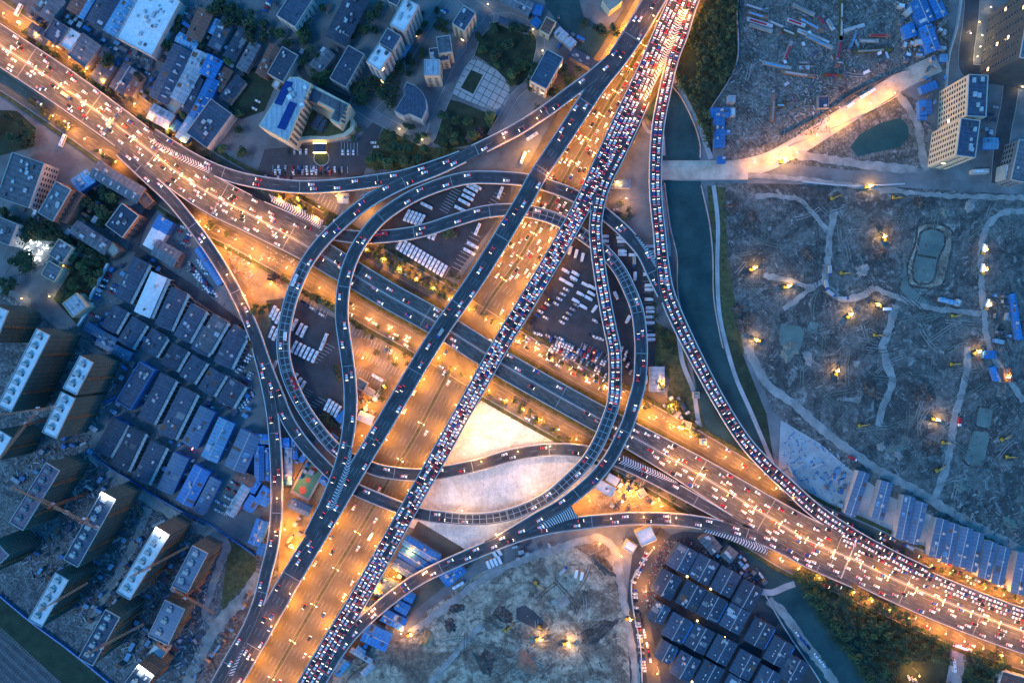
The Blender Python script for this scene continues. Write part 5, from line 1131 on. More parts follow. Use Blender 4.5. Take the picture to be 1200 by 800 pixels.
for (x, y, s, kd) in ((515, 300, 1.9, D), (655, 362, 1.3, D), (125, 150, 1.1, D), (655, 552, .9, D), (685, 565, .8, D), (730, 590, .9, D), (780, 622, .8, D), (190, 210, 1.1, D), (225, 235, 1, D), (260, 255, .9, D), (355, 325, 1, D), (390, 350, 1.1, D), (430, 385, 1, D), (470, 405, 1, D), (505, 430, .9, D), (685, 435, .9, D), (945, 215, 1.2, D), (1075, 290, 1.2, G), (1120, 530, 1.4, D), (1120, 610, 1.2, D), (1140, 710, 1.5, G), (1040, 700, 1.3, G), (860, 540, 1, G), (970, 735, .8, D)): tree(*T('00', x, y), kd, s)
scatter('00', [(-40, 540), (60, 520), (160, 600), (160, 680), (60, 690), (-40, 660)], 10, [D], None, 1.1, 1.7)
scatter('00', [(760, 230), (800, 120), (850, 60), (850, 130), (790, 250)], 6, [D], None, .9, 1.3)
scatter('00', [(950, -20), (1080, 20), (1200, 120), (1200, 180), (1060, 100), (960, 40)], 10, [D], None, 1, 1.6)
trow('00', (120, 460), (320, 610), 8, O, .8); trow('00', (440, 700), (540, 765), 4, D, .7)
scatter('10', [(-20, 120), (80, 100), (180, 170), (260, 60), (330, 30), (310, 130), (200, 220), (30, 200)], 13, [D, D, G], None, 1, 1.6)
scatter('10', [(290, 320), (350, 330), (330, 390), (270, 390)], 3, [G], None, 1.2, 1.6)
scatter('10', [(470, 60), (560, 20), (620, 60), (560, 180), (480, 230), (440, 180)], 10, [G, D], None, 1, 1.5)
scatter('10', [(500, 330), (590, 370), (660, 290), (680, 330), (600, 470), (500, 490), (430, 450)], 13, [D, D], None, 1, 1.6)
scatter('10', [(740, 80), (800, 40), (880, 10), (840, 60), (760, 160), (700, 190)], 8, [D], None, .9, 1.4)
scatter('10', [(820, 110), (900, 80), (920, 130), (880, 160)], 5, [D], None, .8, 1.1)
scatter('10', [(730, 220), (800, 230), (780, 300), (700, 380), (690, 340)], 6, [G, D], None, .8, 1.1)
scatter('10', [(1010, 250), (1040, 170), (1130, 110), (1290, 120), (1320, 200), (1270, 380), (1200, 390), (1100, 300)], 17, [D, D, G], 'in the round park', 1, 1.6)
scatter('10', [(870, 480), (960, 500), (1120, 560), (1050, 650), (890, 690), (850, 600)], 15, [D, G, 'plum', O], 'on the lawn south of the stone plaza', .9, 1.7)
scatter('10', [(590, 600), (760, 680), (840, 700), (760, 780), (560, 790), (530, 740)], 14, [D, D, G, O], 'on the scruffy green above the curved ramp', .9, 1.5)
scatter('10', [(700, 560), (800, 610), (780, 650), (690, 590)], 4, [D], None, .8, 1.1)
scatter('10', [(460, 570), (510, 620), (470, 680), (430, 670)], 3, [G], None, .7, 1)
scatter('20', [(80, 270), (330, 330), (330, 370), (150, 480), (170, 360), (60, 480)], 10, [D, G], None, .9, 1.4)
scatter('20', [(300, 60), (360, 100), (500, 130), (500, 170), (430, 170), (290, 90)], 7, [D], None, .8, 1.3)
scatter('01', [(400, 90), (500, 80), (560, 140), (500, 260), (400, 240)], 11, [D, D, G], 'in the walled garden', 1, 1.5)
scatter('01', [(130, 240), (230, 240), (340, 300), (420, 370), (520, 410), (480, 450), (380, 380), (250, 310), (120, 300)], 15, [D], 'in the belt above the lit clubhouse', 1, 1.5)
scatter('01', [(340, 400), (490, 440), (440, 580), (400, 680), (300, 580), (350, 520)], 11, [D, G], 'east of the lit clubhouse', .9, 1.4)
scatter('01', [(40, 390), (150, 390), (190, 450), (120, 480), (40, 440)], 8, [D], 'west of the lit clubhouse', 1, 1.5)
scatter('01', [(-20, 500), (80, 500), (40, 600), (-20, 570)], 4, [D], None, 1, 1.5)
scatter('01', [(10, 170), (100, 200), (90, 260), (20, 230)], 4, [D], None, 1, 1.3)
for (x, y, s, kd) in ((655, 48, .8, O), (690, 70, .7, O), (718, 95, .7, O), (990, 255, 1.1, O), (1060, 295, .8, O), (1190, 660, 1.1, O)): tree(*T('01', x, y), kd, s)
scatter('11', [(75, 470), (140, 460), (170, 500), (110, 550), (70, 520)], 4, [O, O, 'plum'], 'on the glowing western yard', .8, 1.2)
scatter('11', [(-10, 630), (90, 630), (90, 650), (40, 740), (-10, 700)], 4, [O, G], None, .8, 1.1)
trow('11', (200, 560), (380, 640), 7, [D, D, O], .9, 'in the hedge between the western ramps'); trow('11', (440, 700), (560, 790), 4, [D, O], .8)
trow('11', (510, 370), (900, 600), 12, [D, D, O], .85, 'in the hedge below the long bus row'); trow('11', (560, 350), (900, 560), 9, [D, O], .7, 'in the hedge below the long bus row')
scatter('11', [(100, 110), (250, 150), (380, 210), (340, 240), (200, 180), (80, 130)], 7, [O], None, .8, 1.2)
scatter('11', [(880, 280), (940, 260), (930, 310), (880, 330)], 3, [O], 'on the golden island of the bus park', .8, 1.1)
scatter('11', [(920, 470), (970, 480), (940, 550), (900, 530)], 3, [O, D], None, .8, 1.1)
scatter('12', [(570, 210), (620, 190), (620, 250), (590, 300), (560, 270)], 4, [O, 'plum'], 'beside the depot offices', .9, 1.3)
scatter('12', [(600, 20), (700, 60), (720, 100), (640, 110), (560, 50)], 6, [O, 'plum'], 'in the glowing depot', .8, 1.1)
scatter('12', [(260, 330), (330, 340), (370, 400), (340, 430), (280, 380)], 5, [D], None, .8, 1.1)
scatter('12', [(360, 120), (410, 100), (410, 180), (370, 180)], 3, [D, O], None, .8, 1.1)
trow('22', (0, 260), (230, 460), 7, [O, 'plum'], .9, 'on the bright verge above the sandy lot'); trow('22', (130, 60), (450, 200), 8, [O, G], .8, 'on the hedge below the packed car park')
scatter('22', [(700, 200), (780, 290), (780, 330), (720, 340), (690, 260)], 5, [O, G], 'by the lone pale shed', 1, 1.4)
scatter('22', [(680, 0), (760, 10), (760, 100), (700, 110)], 4, [D, G], None, .9, 1.2)
scatter('22', [(620, 270), (680, 300), (650, 330), (610, 310)], 3, [O], None, .8, 1.1)
scatter('22', [(750, 380), (880, 420), (900, 500), (800, 430)], 4, [G, O], None, .7, 1.0)
scatter('22', [(640, 650), (740, 690), (780, 740), (700, 710)], 4, [O], 'in the golden lit yard', .7, 1.0)
scatter('21', [(505, 150), (550, 140), (550, 250), (520, 260)], 4, [D, G], None, .8, 1.1)
scatter('21', [(655, 620), (720, 640), (740, 780), (680, 800)], 5, [D, G], None, .9, 1.2)
trow('33', (470, 110), (640, 195), 5, D, .8, 'on the orange verge beneath the blue-grey halls'); trow('33', (740, 240), (1190, 400), 9, D, .8, 'on the orange verge beneath the blue-grey halls')
trow('33', (110, 270), (220, 380), 4, G, 1.3, 'on the lower river bank'); trow('33', (230, 400), (480, 780), 9, G, 1.3, 'on the lower river bank')
scatter('10', [(-20, 200), (120, 180), (200, 240), (330, 180), (380, 420), (300, 400), (240, 350), (200, 280), (20, 210)], 12, [D, G], None, .9, 1.4)
scatter('10', [(560, 340), (660, 300), (700, 380), (620, 520), (520, 520), (440, 460)], 14, [D], None, .9, 1.4)
scatter('10', [(600, 600), (1000, 700), (860, 770), (560, 800)], 16, [D, G, O], None, .8, 1.4)
scatter('00', [(960, 0), (1200, 60), (1200, 220), (1100, 120), (960, 60)], 14, [D], None, 1, 1.5)
scatter('20', [(60, 300), (260, 230), (340, 340), (150, 500), (60, 560)], 14, [D, G], None, .9, 1.4)
scatter('01', [(120, 220), (520, 400), (500, 440), (300, 360), (110, 330)], 16, [D], None, 1, 1.5); scatter('01', [(330, 400), (500, 430), (380, 700), (250, 600)], 14, [D, G], None, .9, 1.3)
for P_ in (off_px(EWPTS[3:10], 36), off_px(EWPTS[8:13], 37), off_px(EWPTS[12:17], -38), off_px(EWPTS[9:14], -38)):
    for a_, b_ in zip(P_, P_[1:]):
        for f_ in (.1, .35, .6, .85): tree(a_[0] + (b_[0] - a_[0]) * f_ + rt.uniform(-2, 2), a_[1] + (b_[1] - a_[1]) * f_ + rt.uniform(-2, 2), rt.choice((D, O, O)), rt.uniform(.6, 1))
mm_ = MB()
for x, y, kd, s_ in MORE:
    if blocked(x, y, 1): continue
    mm_.cyl(x, y, 0, 4 * s_, .3, .2, 5, 3); crown_mb(mm_, x, y, 3.6 * s_, 8 * s_, 130, {'dark': 0, 'green': 1, 'olive': 2, 'plum': 2}[kd])
tag(mm_.build('trees', ['leaf_dark', 'leaf_mid', 'leaf_olive', 'bark']), 'the many further trees along roads, yards and lawns', 'trees', kind='stuff')
# woods too dense to count
def woods(label, zones):
    m = MB(); cnt = 0
    for t, poly, n, sp in zones:
        poly = tp(t, poly); xs = [p[0] for p in poly]; ys = [p[1] for p in poly]; pts = []; tr = 0
        while len(pts) < n and tr < n * 25:
            tr += 1; px = rt.uniform(min(xs), max(xs)); py = rt.uniform(min(ys), max(ys))
            if not inpoly(px, py, poly): continue
            x, y = at(px, py, 5)
            if blocked(x, y, 2) or any((x - a) ** 2 + (y - b) ** 2 < sp * sp for a, b in pts): continue
            pts.append((x, y)); r = rt.uniform(2.4, 5.2); m.cyl(x, y, 0, r, .3, .2, 5, 3); crown_mb(m, x, y, r, r * 2.1, 130, rt.choice((0, 0, 0, 0, 1, 1, 0, 2)))
    tag(m.build('woods', ['leaf_dark', 'leaf_mid', 'leaf_dark', 'bark']), label, 'woods', kind='stuff')
woods('dense dark wood between the jammed ramp and the rubble field', [('20', [(800, 190), (900, -30), (1055, -30), (1040, 300), (925, 490), (870, 420), (880, 260)], 150, 4.2), ('20', [(780, 300), (870, 440), (920, 520), (930, 700), (870, 560), (770, 360)], 40, 3.6)])
woods('dense dark wood in the southeast below the highway', [('33', [(120, 290), (200, 280), (420, 370), (560, 430), (700, 530), (850, 600), (850, 700), (760, 700), (640, 690), (560, 780), (500, 860), (400, 700), (300, 580), (200, 430)], 230, 4.4), ('33', [(930, 660), (1050, 650), (1130, 700), (1080, 800), (1040, 860), (900, 860), (920, 760)], 45, 4.2), ('33', [(560, 780), (700, 830), (860, 800), (850, 860), (540, 860)], 20, 4)])
def shrubs(label, paths, n, w, mats_, rr=(.6, 1.3)):
    m = MB()
    for t, pts in paths:
        P = Path([(*p, 1, .1) for p in (tp(t, pts) if t else pts)])
        for _ in range(int(n * P.len)):
            x, y, z, a = P.pos(rt.uniform(0, P.len), rt.gauss(0, w))
            crown_mb(m, x, y, rt.uniform(*rr), rt.uniform(1.2, 2.4), 16, rt.randrange(len(mats_)))
    tag(m.build('shrubbery', mats_), label, 'shrubs', kind='stuff')
shrubs('low orange-lit shrubs on the verges along the east-west road', [(None, off_px(EWPTS[2:10], 33)), (None, off_px(EWPTS[2:24], 48)), (None, off_px(EWPTS[3:24], -47)), (None, off_px(EWPTS[11:17], -19)), (None, off_px(EWPTS[12:16], 18)), (None, off_px(NSPTS[2:7], -32)), (None, off_px(NSPTS[8:15], 31)), (None, off_px(EWPTS[8:12], -19))], .8, 1.2, ['leaf_olive', 'leaf_dark', 'leaf_mid'], (.8, 2.0))
shrubs('straggling reeds and bushes along both river banks', [('20', [(760, 380), (810, 470), (860, 580), (885, 700)]), ('21', [(718, 60), (745, 260), (775, 400), (778, 560), (800, 690)]), ('21', [(900, 80), (920, 200), (940, 330), (948, 600), (985, 800)]), ('22', [(990, -20), (1030, 140), (1100, 300), (1190, 500)]), ('22', [(810, 20), (870, 230), (900, 350), (950, 480)]), ('21', [(930, 70), (955, 250), (958, 450), (965, 650), (1000, 800)])], .55, .8, ['leaf_dark', 'leaf_mid', 'concrete'], (.4, .9))
# rubble, heaps and debris of the sites
def rubble(label, zones, mats_, cat='rubble'):
    m = MB()
    for t, poly, n, s0, s1 in zones:
        poly = tp(t, poly) if t else poly; xs = [p[0] for p in poly]; ys = [p[1] for p in poly]; k = 0
        while k < n:
            px = rt.uniform(min(xs), max(xs)); py = rt.uniform(min(ys), max(ys))
            if not inpoly(px, py, poly): continue
            k += 1; x, y = at(px, py); s = rt.uniform(s0, s1) * (2 if rt.random() < .03 else 1); a = rt.choice((rt.uniform(0, 3.1), .45, 2.0)); l = s * rt.choice((1, 1, 1.3, 2.6))
            m.box(-l, l, -s * .5, s * .5, 0, s * rt.uniform(.3, 1), rt.randrange(len(mats_)), a, (x, y), .15 * s)
    tag(m.build('rubble', mats_), label, cat, kind='stuff')
SITE = [(846, 232), (1195, 242), (1195, 630), (1080, 570), (1000, 520), (930, 460), (880, 400), (855, 300)]
rubble('broken concrete and planks strewn over the rubble field', [(None, [(870, 5), (1100, 5), (1060, 90), (930, 165), (850, 180), (845, 130)], 1500, .25, .7), ('30', [(120, 380), (300, 380), (290, 620), (130, 640)], 500, .3, .8), ('30', [(600, -20), (680, -20), (700, 250), (640, 260)], 300, .3, .9)], ['track', 'wall_grey', 'vent', 'ballast', 'wall_brown', 'track', 'verge', 'muddy'])
rubble('spoil heaps and debris strewn over the wide building site', [(None, SITE, 2800, .2, .6), (None, [(1120, 560), (1195, 600), (1195, 640), (1110, 600)], 200, .4, 1)], ['track', 'dark_metal', 'wall_grey', 'track', 'ballast', 'muddy', 'ballast'])
rubble('dumped debris around the excavation', [(None, [(490, 740), (560, 690), (640, 655), (710, 640), (725, 720), (735, 798), (400, 798), (440, 770)], 500, .2, .5), ('23', [(0, 560), (180, 560), (240, 640), (160, 790), (0, 790)], 400, .25, .6)], ['concrete', 'wall_brown', 'wall_grey', 'lit_dirt', 'ballast'])
rubble('building materials stacked between the netted towers', [('02', [(200, 500), (420, 440), (600, 640), (700, 800), (100, 800), (60, 600)], 500, .3, 1.2), ('02', [(420, 130), (560, 100), (540, 260), (400, 440)], 200, .3, 1.2), ('03', [(100, 60), (700, 0), (860, 0), (1000, 480), (900, 780), (600, 700), (380, 560), (330, 420), (120, 300)], 1500, .3, 1.3)], ['pale_concrete', 'wall_grey', 'wall_pale', 'roof_blue_metal', 'wall_brown', 'dark_metal'])
rubble('stored beams and crates on the concrete yard', [('32', [(90, 400), (260, 480), (400, 590), (350, 760), (180, 700), (60, 600)], 260, .3, .9), ('22', [(690, 330), (860, 420), (850, 470), (730, 400)], 60, .3, .7)], ['vent', 'wall_grey', 'roof_blue_metal', 'wall_pale'])
rubble('clutter of crates and junk between the northwestern sheds', [('00', [(170, 10), (1180, 0), (1180, 300), (900, 640), (560, 460), (250, 180)], 900, .25, .9), ('01', [(760, 280), (900, 300), (1100, 580), (1060, 640), (820, 480)], 120, .3, .8)], ['vent', 'wall_grey', 'roof_blue_metal', 'wall_pale', 'wall_brown', 'dark_metal'])
rubble('market goods piled in the compound street', [('23', [(690, 130), (790, 130), (640, 480), (600, 420)], 400, .2, .6), ('23', [(800, 130), (1000, 180), (1180, 330), (1190, 400), (960, 230)], 300, .25, .7)], ['wall_brown', 'red_paint', 'wall_grey', 'vent', 'roof_tan'])
rubble('containers and loose gear in the golden lit yard', [('22', [(400, 700), (500, 600), (640, 660), (740, 740), (640, 800), (360, 800)], 220, .3, .9), ('11', [(30, 340), (240, 430), (200, 470), (0, 420)], 60, .3, .8), ('01', [(1030, 330), (1180, 400), (1190, 600), (1100, 480)], 200, .3, .9)], ['roof_tan', 'vent', 'wall_pale', 'wall_brown'])

rubble('crates and odds and ends in the slate warehouse alleys', [('02', [(640, 80), (1180, 60), (1190, 400), (1000, 780), (600, 660), (540, 300)], 420, .25, .7), ('01', [(440, 440), (1040, 640), (1180, 800), (520, 800), (400, 700)], 260, .25, .7)], ['vent', 'wall_grey', 'roof_blue_metal', 'wall_pale', 'dark_metal'])
# wheel ruts pressed into the sites
def ruts(poly, n, z):
    mb = MB(); xs = [p[0] for p in poly]; ys = [p[1] for p in poly]; k = 0
    while k < n:
        px = rt.uniform(min(xs), max(xs)); py = rt.uniform(min(ys), max(ys))
        if not inpoly(px, py, poly) or any(hypot(px - c_[0], py - c_[1]) < c_[2] for c_ in ((1092, 300, 50), (1030, 555, 0), (1152, 495, 26), (1142, 525, 30), (925, 395, 30))): continue
        k += 1; a = rt.uniform(0, 6.28); da = rt.uniform(-.06, .06); pts = [(px, py)]
        for _ in range(rt.randint(4, 11)):
            a += da + rt.uniform(-.05, .05); q = (pts[-1][0] + 4 * cos(a), pts[-1][1] + 4 * sin(a))
            if not inpoly(*q, poly): break
            pts.append(q)
        if len(pts) < 4: continue
        P = Path([(*p, .5, z) for p in pts]); w = rt.uniform(.18, .35); mi = rt.choice((1, 1, 2, 2, 0))
        for o in (-1.1, 1.1): strip(mb, P, lambda i: o + w, lambda i: o - w, .004 * (k % 7), m=mi)
    tag(mb.build('wheel_ruts', ['track', 'heap_earth', 'muddy']), kind='structure')
EX = [(500, 730), (560, 684), (640, 655), (712, 642), (722, 700), (735, 798), (400, 798), (450, 770)]
ruts(SITE, 150, gz[0] + .02); ruts(EX, 24, gz[0] + .02); ruts([(875, 10), (1095, 10), (1060, 85), (940, 160), (855, 180), (845, 130)], 25, gz[0] + .02)
for i, (t, x, y, l, a) in enumerate([('30', 45, 120, 9, -.4), ('30', 130, 110, 8, -.35), ('30', 165, 50, 10, -.45), ('30', 200, 120, 12, -.5), ('30', 100, 155, 7, -.4), ('30', 250, 105, 6, -1), ('30', 290, 120, 5, -1), ('30', 40, 310, 12, -.2), ('30', 140, 350, 14, -.15), ('30', 300, 355, 8, -.05), ('30', 168, 296, 5, 0), ('30', 168, 320, 4, 0), ('30', 470, 195, 8, 0), ('30', 520, 170, 9, 0), ('30', 490, 240, 16, .05), ('30', 395, 190, 10, 1.2), ('30', 400, 135, 9, .3), ('30', 90, 245, 9, 1.2), ('30', 20, 510, 11, 1.5), ('30', 60, 495, 4, 0), ('20', 1140, 40, 10, -.3), ('20', 1160, 110, 11, -.3), ('20', 1165, 135, 10, -.3), ('20', 1150, 75, 9, -.3), ('30', 340, 80, 20, 1.55), ('30', 330, 230, 10, 1.4), ('30', 210, 175, 14, -.4), ('30', 240, 200, 12, -.45)]):
    o = thing('material_stack', f'long low stack of material in the rubble field {where(*T(t, x, y))}'.replace(' in the rubble field in the rubble field', ' in the rubble field'), 'stack', (*at(*T(t, x, y)), gz[0]), a, 'rows of stacked material in the rubble field')
    m = MB(); m.box(-l, l, -1.5, 1.5, 0, 1.5, taper=.1); m.build('load', ['roof_grey', 'vent', 'track', 'wall_brown', 'verge'][i % 5], o); m = MB(); m.box(-l * .8, l * .5, -1.0, .4, 1.5, 1.9); m.build('cover', ['wall_pale', 'red_paint', 'track', 'roof_light_blue'][i % 4], o)
# spoil heaps of the sites: separate mounds of loose earth
from mathutils import noise as _ns
def heap(t, x, y, rx, ry, h, m, label, grp=None):
    X, Y = at(*T(t, x, y)); mb = MB(); N = 30; b = 0
    for i in range(N + 1):
        for j in range(N + 1):
            u = -1 + 2 * i / N; v = -1 + 2 * j / N; an = atan2(v, u); d = (u * u + v * v) ** .5 * (1.25 + .55 * _ns.noise(Vector((cos(an) * 1.3 + X, sin(an) * 1.3 + Y, 9))) + .35 * _ns.noise(Vector((cos(an) * 4 + X, sin(an) * 4 + Y, 5))))
            n = _ns.noise(Vector((u * 2.2 + X, v * 2.2 + Y, 0))) + .5 * _ns.noise(Vector((u * 5 + X, v * 5 + Y, 3)))
            mb.v.append((u * rx, v * ry, (max(0, h * (1 - min(1, d * (1 + .25 * n)) ** 1.6) * (.8 + .7 * n)) - (.12 if d > .8 else 0)) if d < .98 else -.8))
    for i in range(N):
        for j in range(N): k = i * (N + 1) + j; mb.f.append((k, k + N + 1, k + N + 2, k + 1)); mb.m.append(0)
    o = mb.build('spoil_heap', m); o.location = (X, Y, .1); o.rotation_euler.z = rt.uniform(0, 3); tag(o, label, 'earth heap', grp)
for t, x, y, rx, ry, h, m, l in [('32', 495, 235, 8, 14, 3, 'heap_earth', 'dark earth heap beside the middle site track'), ('32', 735, 240, 12, 10, 3.5, 'heap_earth', 'broad dark earth heap west of the long southern track'), ('31', 190, 395, 7, 9, 3, 'heap_earth', 'dark earth heap west of the bent site track'), ('31', 530, 395, 9, 6, 2.5, 'heap_earth', 'dark earth heap below the northern pit lamp'), ('32', 770, 500, 12, 8, 3, 'heap_earth', 'low dark heap beside the southern track mouth'), ('31', 710, 150, 8, 6, 2.5, 'heap_earth', 'dark heap above the settling pond'), ('31', 830, 190, 6, 5, 2, 'muddy', 'pale heap northeast of the settling pond'),
    ('21', 1090, 710, 14, 8, 3.5, 'heap_earth', 'large dark heap at the western rim of the building site'), ('21', 1060, 650, 6, 7, 2.5, 'heap_earth', 'small dark heap at the western rim of the building site'), ('21', 1120, 240, 9, 10, 2.6, 'heap_earth', 'lumpy heap in the northwest of the building site'), ('21', 1030, 180, 8, 7, 2.4, 'heap_earth', 'dark heap just below the lit dirt road'), ('32', 600, 500, 13, 4, 1.8, 'muddy', 'long pale spoil ridge by the site road'), ('32', 530, 490, 4, 5, 1.8, 'track', 'pale gravel heap by the site road'), ('32', 610, 530, 6, 4, 1.6, 'track', 'pale gravel spill east of the white heap'), ('32', 900, 680, 7, 6, 2, 'muddy', 'pale heap at the site road junction'), ('32', 100, 40, 12, 8, 2.5, 'muddy', 'greenish mud mound in the west of the site'), ('32', 190, 80, 8, 5, 1.4, 'track', 'yellowish sand heap in the west of the site'), ('31', 440, 470, 6, 7, 2, 'track', 'pale gravel heap east of the tankers'), ('31', 945, 165, 8, 5, 1.8, 'track', 'pale gravel heap near the northern site road'), ('33', 1130, 50, 9, 6, 2.4, 'muddy', 'pale mound above the last halls'),
    ('13', 800, 590, 9, 7, 2.6, 'lit_dirt', 'brown earth heap at the excavation corner'), ('13', 940, 450, 9, 5, 2, 'heap_earth', 'dark heap on the excavation shoulder'), ('13', 910, 530, 8, 6, 2, 'heap_earth', 'dark heap behind the brown mound'), ('13', 1080, 700, 13, 9, 2.6, 'heap_earth', 'dark ridge beside the excavation puddle'), ('13', 1160, 480, 12, 8, 2.6, 'heap_earth', 'dark mound in the centre of the excavation'), ('23', 60, 700, 13, 9, 2.2, 'wall_brown', 'reddish earth heap in the excavation'), ('23', 400, 560, 9, 22, 1.6, 'heap_earth', 'long dark spoil bank west of the concrete excavation road'), ('23', 430, 250, 6, 16, 1.8, 'heap_earth', 'dark spoil bank in the northeast excavation'), ('23', 230, 420, 9, 6, 1.8, 'track', 'pale spoil heap north of the brightest excavator'), ('22', 500, 50, 1, 1, .4, 'heap_earth', '')]:
    if l: heap(t, x, y, rx, ry, h, m, l)
for l_ in TP.values():
    for p in l_:
        for c in list(p.children): bpy.data.objects.remove(c)
        bpy.data.objects.remove(p)
# ------------------------------------------------------------ vehicles
rv = random.Random(3)
PAINTS = [('white', 'white_paint', 52), ('silver', 'silver_paint', 16), ('black', 'black_paint', 15), ('red', 'red_paint', 9), ('blue', 'blue_paint', 8)]
def loft(mb, secs, m=0):
    """joins cross-sections along x: (x, halfwidth, z0, z1)"""
    b = len(mb.v)
    for x, w, z0, z1 in secs: mb.v += [(x, -w, z0), (x, w, z0), (x, w * .9, z1), (x, -w * .9, z1)]
    for i in range(len(secs) - 1):
        k = b + 4 * i
        for a, c in ((0, 1), (1, 2), (2, 3), (3, 0)): mb.f.append((k + a, k + c, k + 4 + c, k + 4 + a)); mb.m.append(m)
    mb.f.append((b + 3, b + 2, b + 1, b)); mb.m.append(m); e = b + 4 * (len(secs) - 1); mb.f.append((e, e + 1, e + 2, e + 3)); mb.m.append(m)
def car_geo():
    body = MB(); loft(body, [(-2.3, .78, .35, .85), (-2.15, .9, .3, .98), (-1.2, .93, .28, 1.0), (1.0, .93, .28, .98), (2.0, .9, .3, .82), (2.3, .76, .38, .68)])
    roof = MB(); loft(roof, [(-1.35, .68, 1.36, 1.44), (-.9, .72, 1.36, 1.49), (.15, .72, 1.36, 1.49), (.4, .68, 1.36, 1.43)])
    cab = MB(); b = 0
    lo = [(-1.95, -.8), (1.05, -.8), (1.05, .8), (-1.95, .8)]; hi = [(-1.35, -.66), (.4, -.66), (.4, .66), (-1.35, .66)]
    cab.v = [(x, y, .96) for x, y in lo] + [(x, y, 1.38) for x, y in hi]
    for f in ((4, 5, 6, 7), (0, 1, 5, 4), (1, 2, 6, 5), (2, 3, 7, 6), (3, 0, 4, 7)): cab.f.append(f); cab.m.append(0)
    wh = MB()
    for x in (-1.4, 1.4):
        for y in (-.86, .86):
            k = len(wh.v)
            for yy in (-.12, .12): wh.v += [(x + .33 * cos(pi * i / 4), y + yy, .33 + .33 * sin(pi * i / 4)) for i in range(8)]
            wh.f += [tuple(range(k, k + 8))[::-1], tuple(range(k + 8, k + 16))] + [(k + i, k + (i + 1) % 8, k + 8 + (i + 1) % 8, k + 8 + i) for i in range(8)]; wh.m += [0] * 10
    return body, roof, cab, wh
def mlight(s, x0, x1, z0, z1):
    m = MB(); m.box(x0, x1, min(s * .42, s * .86), max(s * .42, s * .86), z0, z1); return m
B0, R0, C0, W0 = car_geo()
CARM = dict(glass=C0.mesh('windows', ['glass']), wheel=W0.mesh('wheels', ['rubber']), hl=[mlight(s, 1.95, 2.36, .5, .86).mesh('headlight', ['headlight']) for s in (-1, 1)], tl=[mlight(s, -2.36, -2.02, .6, .97).mesh('tail_light', ['taillight']) for s in (-1, 1)])
def car_proto(cname, paint, lights, scale=1):
    r = thing('car', 'x', 'car'); m = MB()
    for q in (B0, R0):
        b = len(m.v); m.v += q.v; m.f += [tuple(b + i for i in f) for f in q.f]; m.m += q.m
    b = len(m.v); m.v += W0.v; m.f += [tuple(b + i for i in f) for f in W0.f]; m.m += [1] * len(W0.f)
    m.build('body', [paint, 'rubber'], r); link('windows', CARM['glass'], r)
    if lights:
        for i in (0, 1): link('headlight', CARM['hl'][i], r); link('tail_light', CARM['tl'][i], r)
    return r
CP = {c: {l: car_proto(c, p, l) for l in (0, 1)} for c, p, _ in PAINTS}
placed = {}
def free(x, y, z, d=3.0):
    k = (int(x // 6), int(y // 6))
    for i in (-1, 0, 1):
        for j in (-1, 0, 1):
            for a, b, c in placed.get((k[0] + i, k[1] + j), ()):
                if abs(c - z) < 2.2 and (a - x) ** 2 + (b - y) ** 2 < d * d: return False
    return True
def put(x, y, z): placed.setdefault((int(x // 6), int(y // 6)), []).append((x, y, z))
BIGS = []; CARS = []     # (x, y, z, heading, colour, moving, label phrase, group)
def paint(): return rv.choices([p[0] for p in PAINTS], [p[2] for p in PAINTS])[0]
def lane_traffic(P, offs, gap, jit, phrase, grp, z=.06, ok=None, s0=0.0, s1=1.0, rev=False, dens=None, names=None):
    for li, o in enumerate(offs):
        q = P.len * s0 + rv.uniform(0, gap)
        while q < P.len * s1:
            oo = o(q) if callable(o) else o; x, y, zz_, a = P.pos(q, oo + rv.uniform(-.25, .25)); q += gap * rv.uniform(1 - jit, 1 + jit * (3 if jit > .5 else 1))
            px, py = px_of(x, y, zz_)
            if not (-8 < px < 1208 and -8 < py < 808): continue
            if dens and rv.random() > dens(px, py): continue
            if ok and not ok(x, y, zz_): continue
            if not free(x, y, zz_): continue
            if rv.random() < .045 and free(x, y, zz_, 7.5):
                put(x, y, zz_); cx_, sx_ = cos(a) * 4, sin(a) * 4; put(x + cx_, y + sx_, zz_); put(x - cx_, y - sx_, zz_); BIGS.append((x, y, zz_ + z, a + (pi if rev else 0), phrase, px, py)); q += 9; continue
            put(x, y, zz_); CARS.append((x, y, zz_ + z, a + (pi if rev else 0) + rv.uniform(-.03, .03), paint(), 1, (names[li] + ' ' if names else '') + phrase, grp, px, py))
def lanes(P, n, pad=1.0): return [(lambda q, j=j: (-1 + (2 * j + 1) / n) * (P.hw(q) - pad)) for j in range(n)]
LN = {2: ['in the right lane of', 'in the left lane of'], 4: ['in the outer right lane of', 'in the inner right lane of', 'in the inner left lane of', 'in the outer left lane of']}
PC, PB, PD, PE = PATHS['C'], PATHS['B'], PATHS['D'], PATHS['E']
lane_traffic(PC, lanes(PC, 4), 6.7, .16, 'the jammed straight elevated road', 'cars queuing on the jammed straight elevated road', names=LN[4], dens=lambda px, py: 1.0 if py > 238 else 0)
lane_traffic(PC, lanes(PC, 5)[1:], 6.9, .18, 'the jammed straight elevated road', 'cars queuing on the jammed straight elevated road', names=LN[4], dens=lambda px, py: 1.0 if py < 238 else 0)
lane_traffic(PE, lanes(PE, 2), 7.0, .2, 'the jammed end of the loop ramp', 'cars queuing on the jammed end of the loop ramp', s0=.70, names=LN[2])
lane_traffic(PD, lanes(PD, 2), 6.8, .16, 'the jammed river ramp', 'cars queuing on the jammed river ramp', names=LN[2])
lane_traffic(PB, lanes(PB, 4), 34, .7, 'the free-flowing elevated road', 'cars on the free-flowing elevated road', names=LN[4])
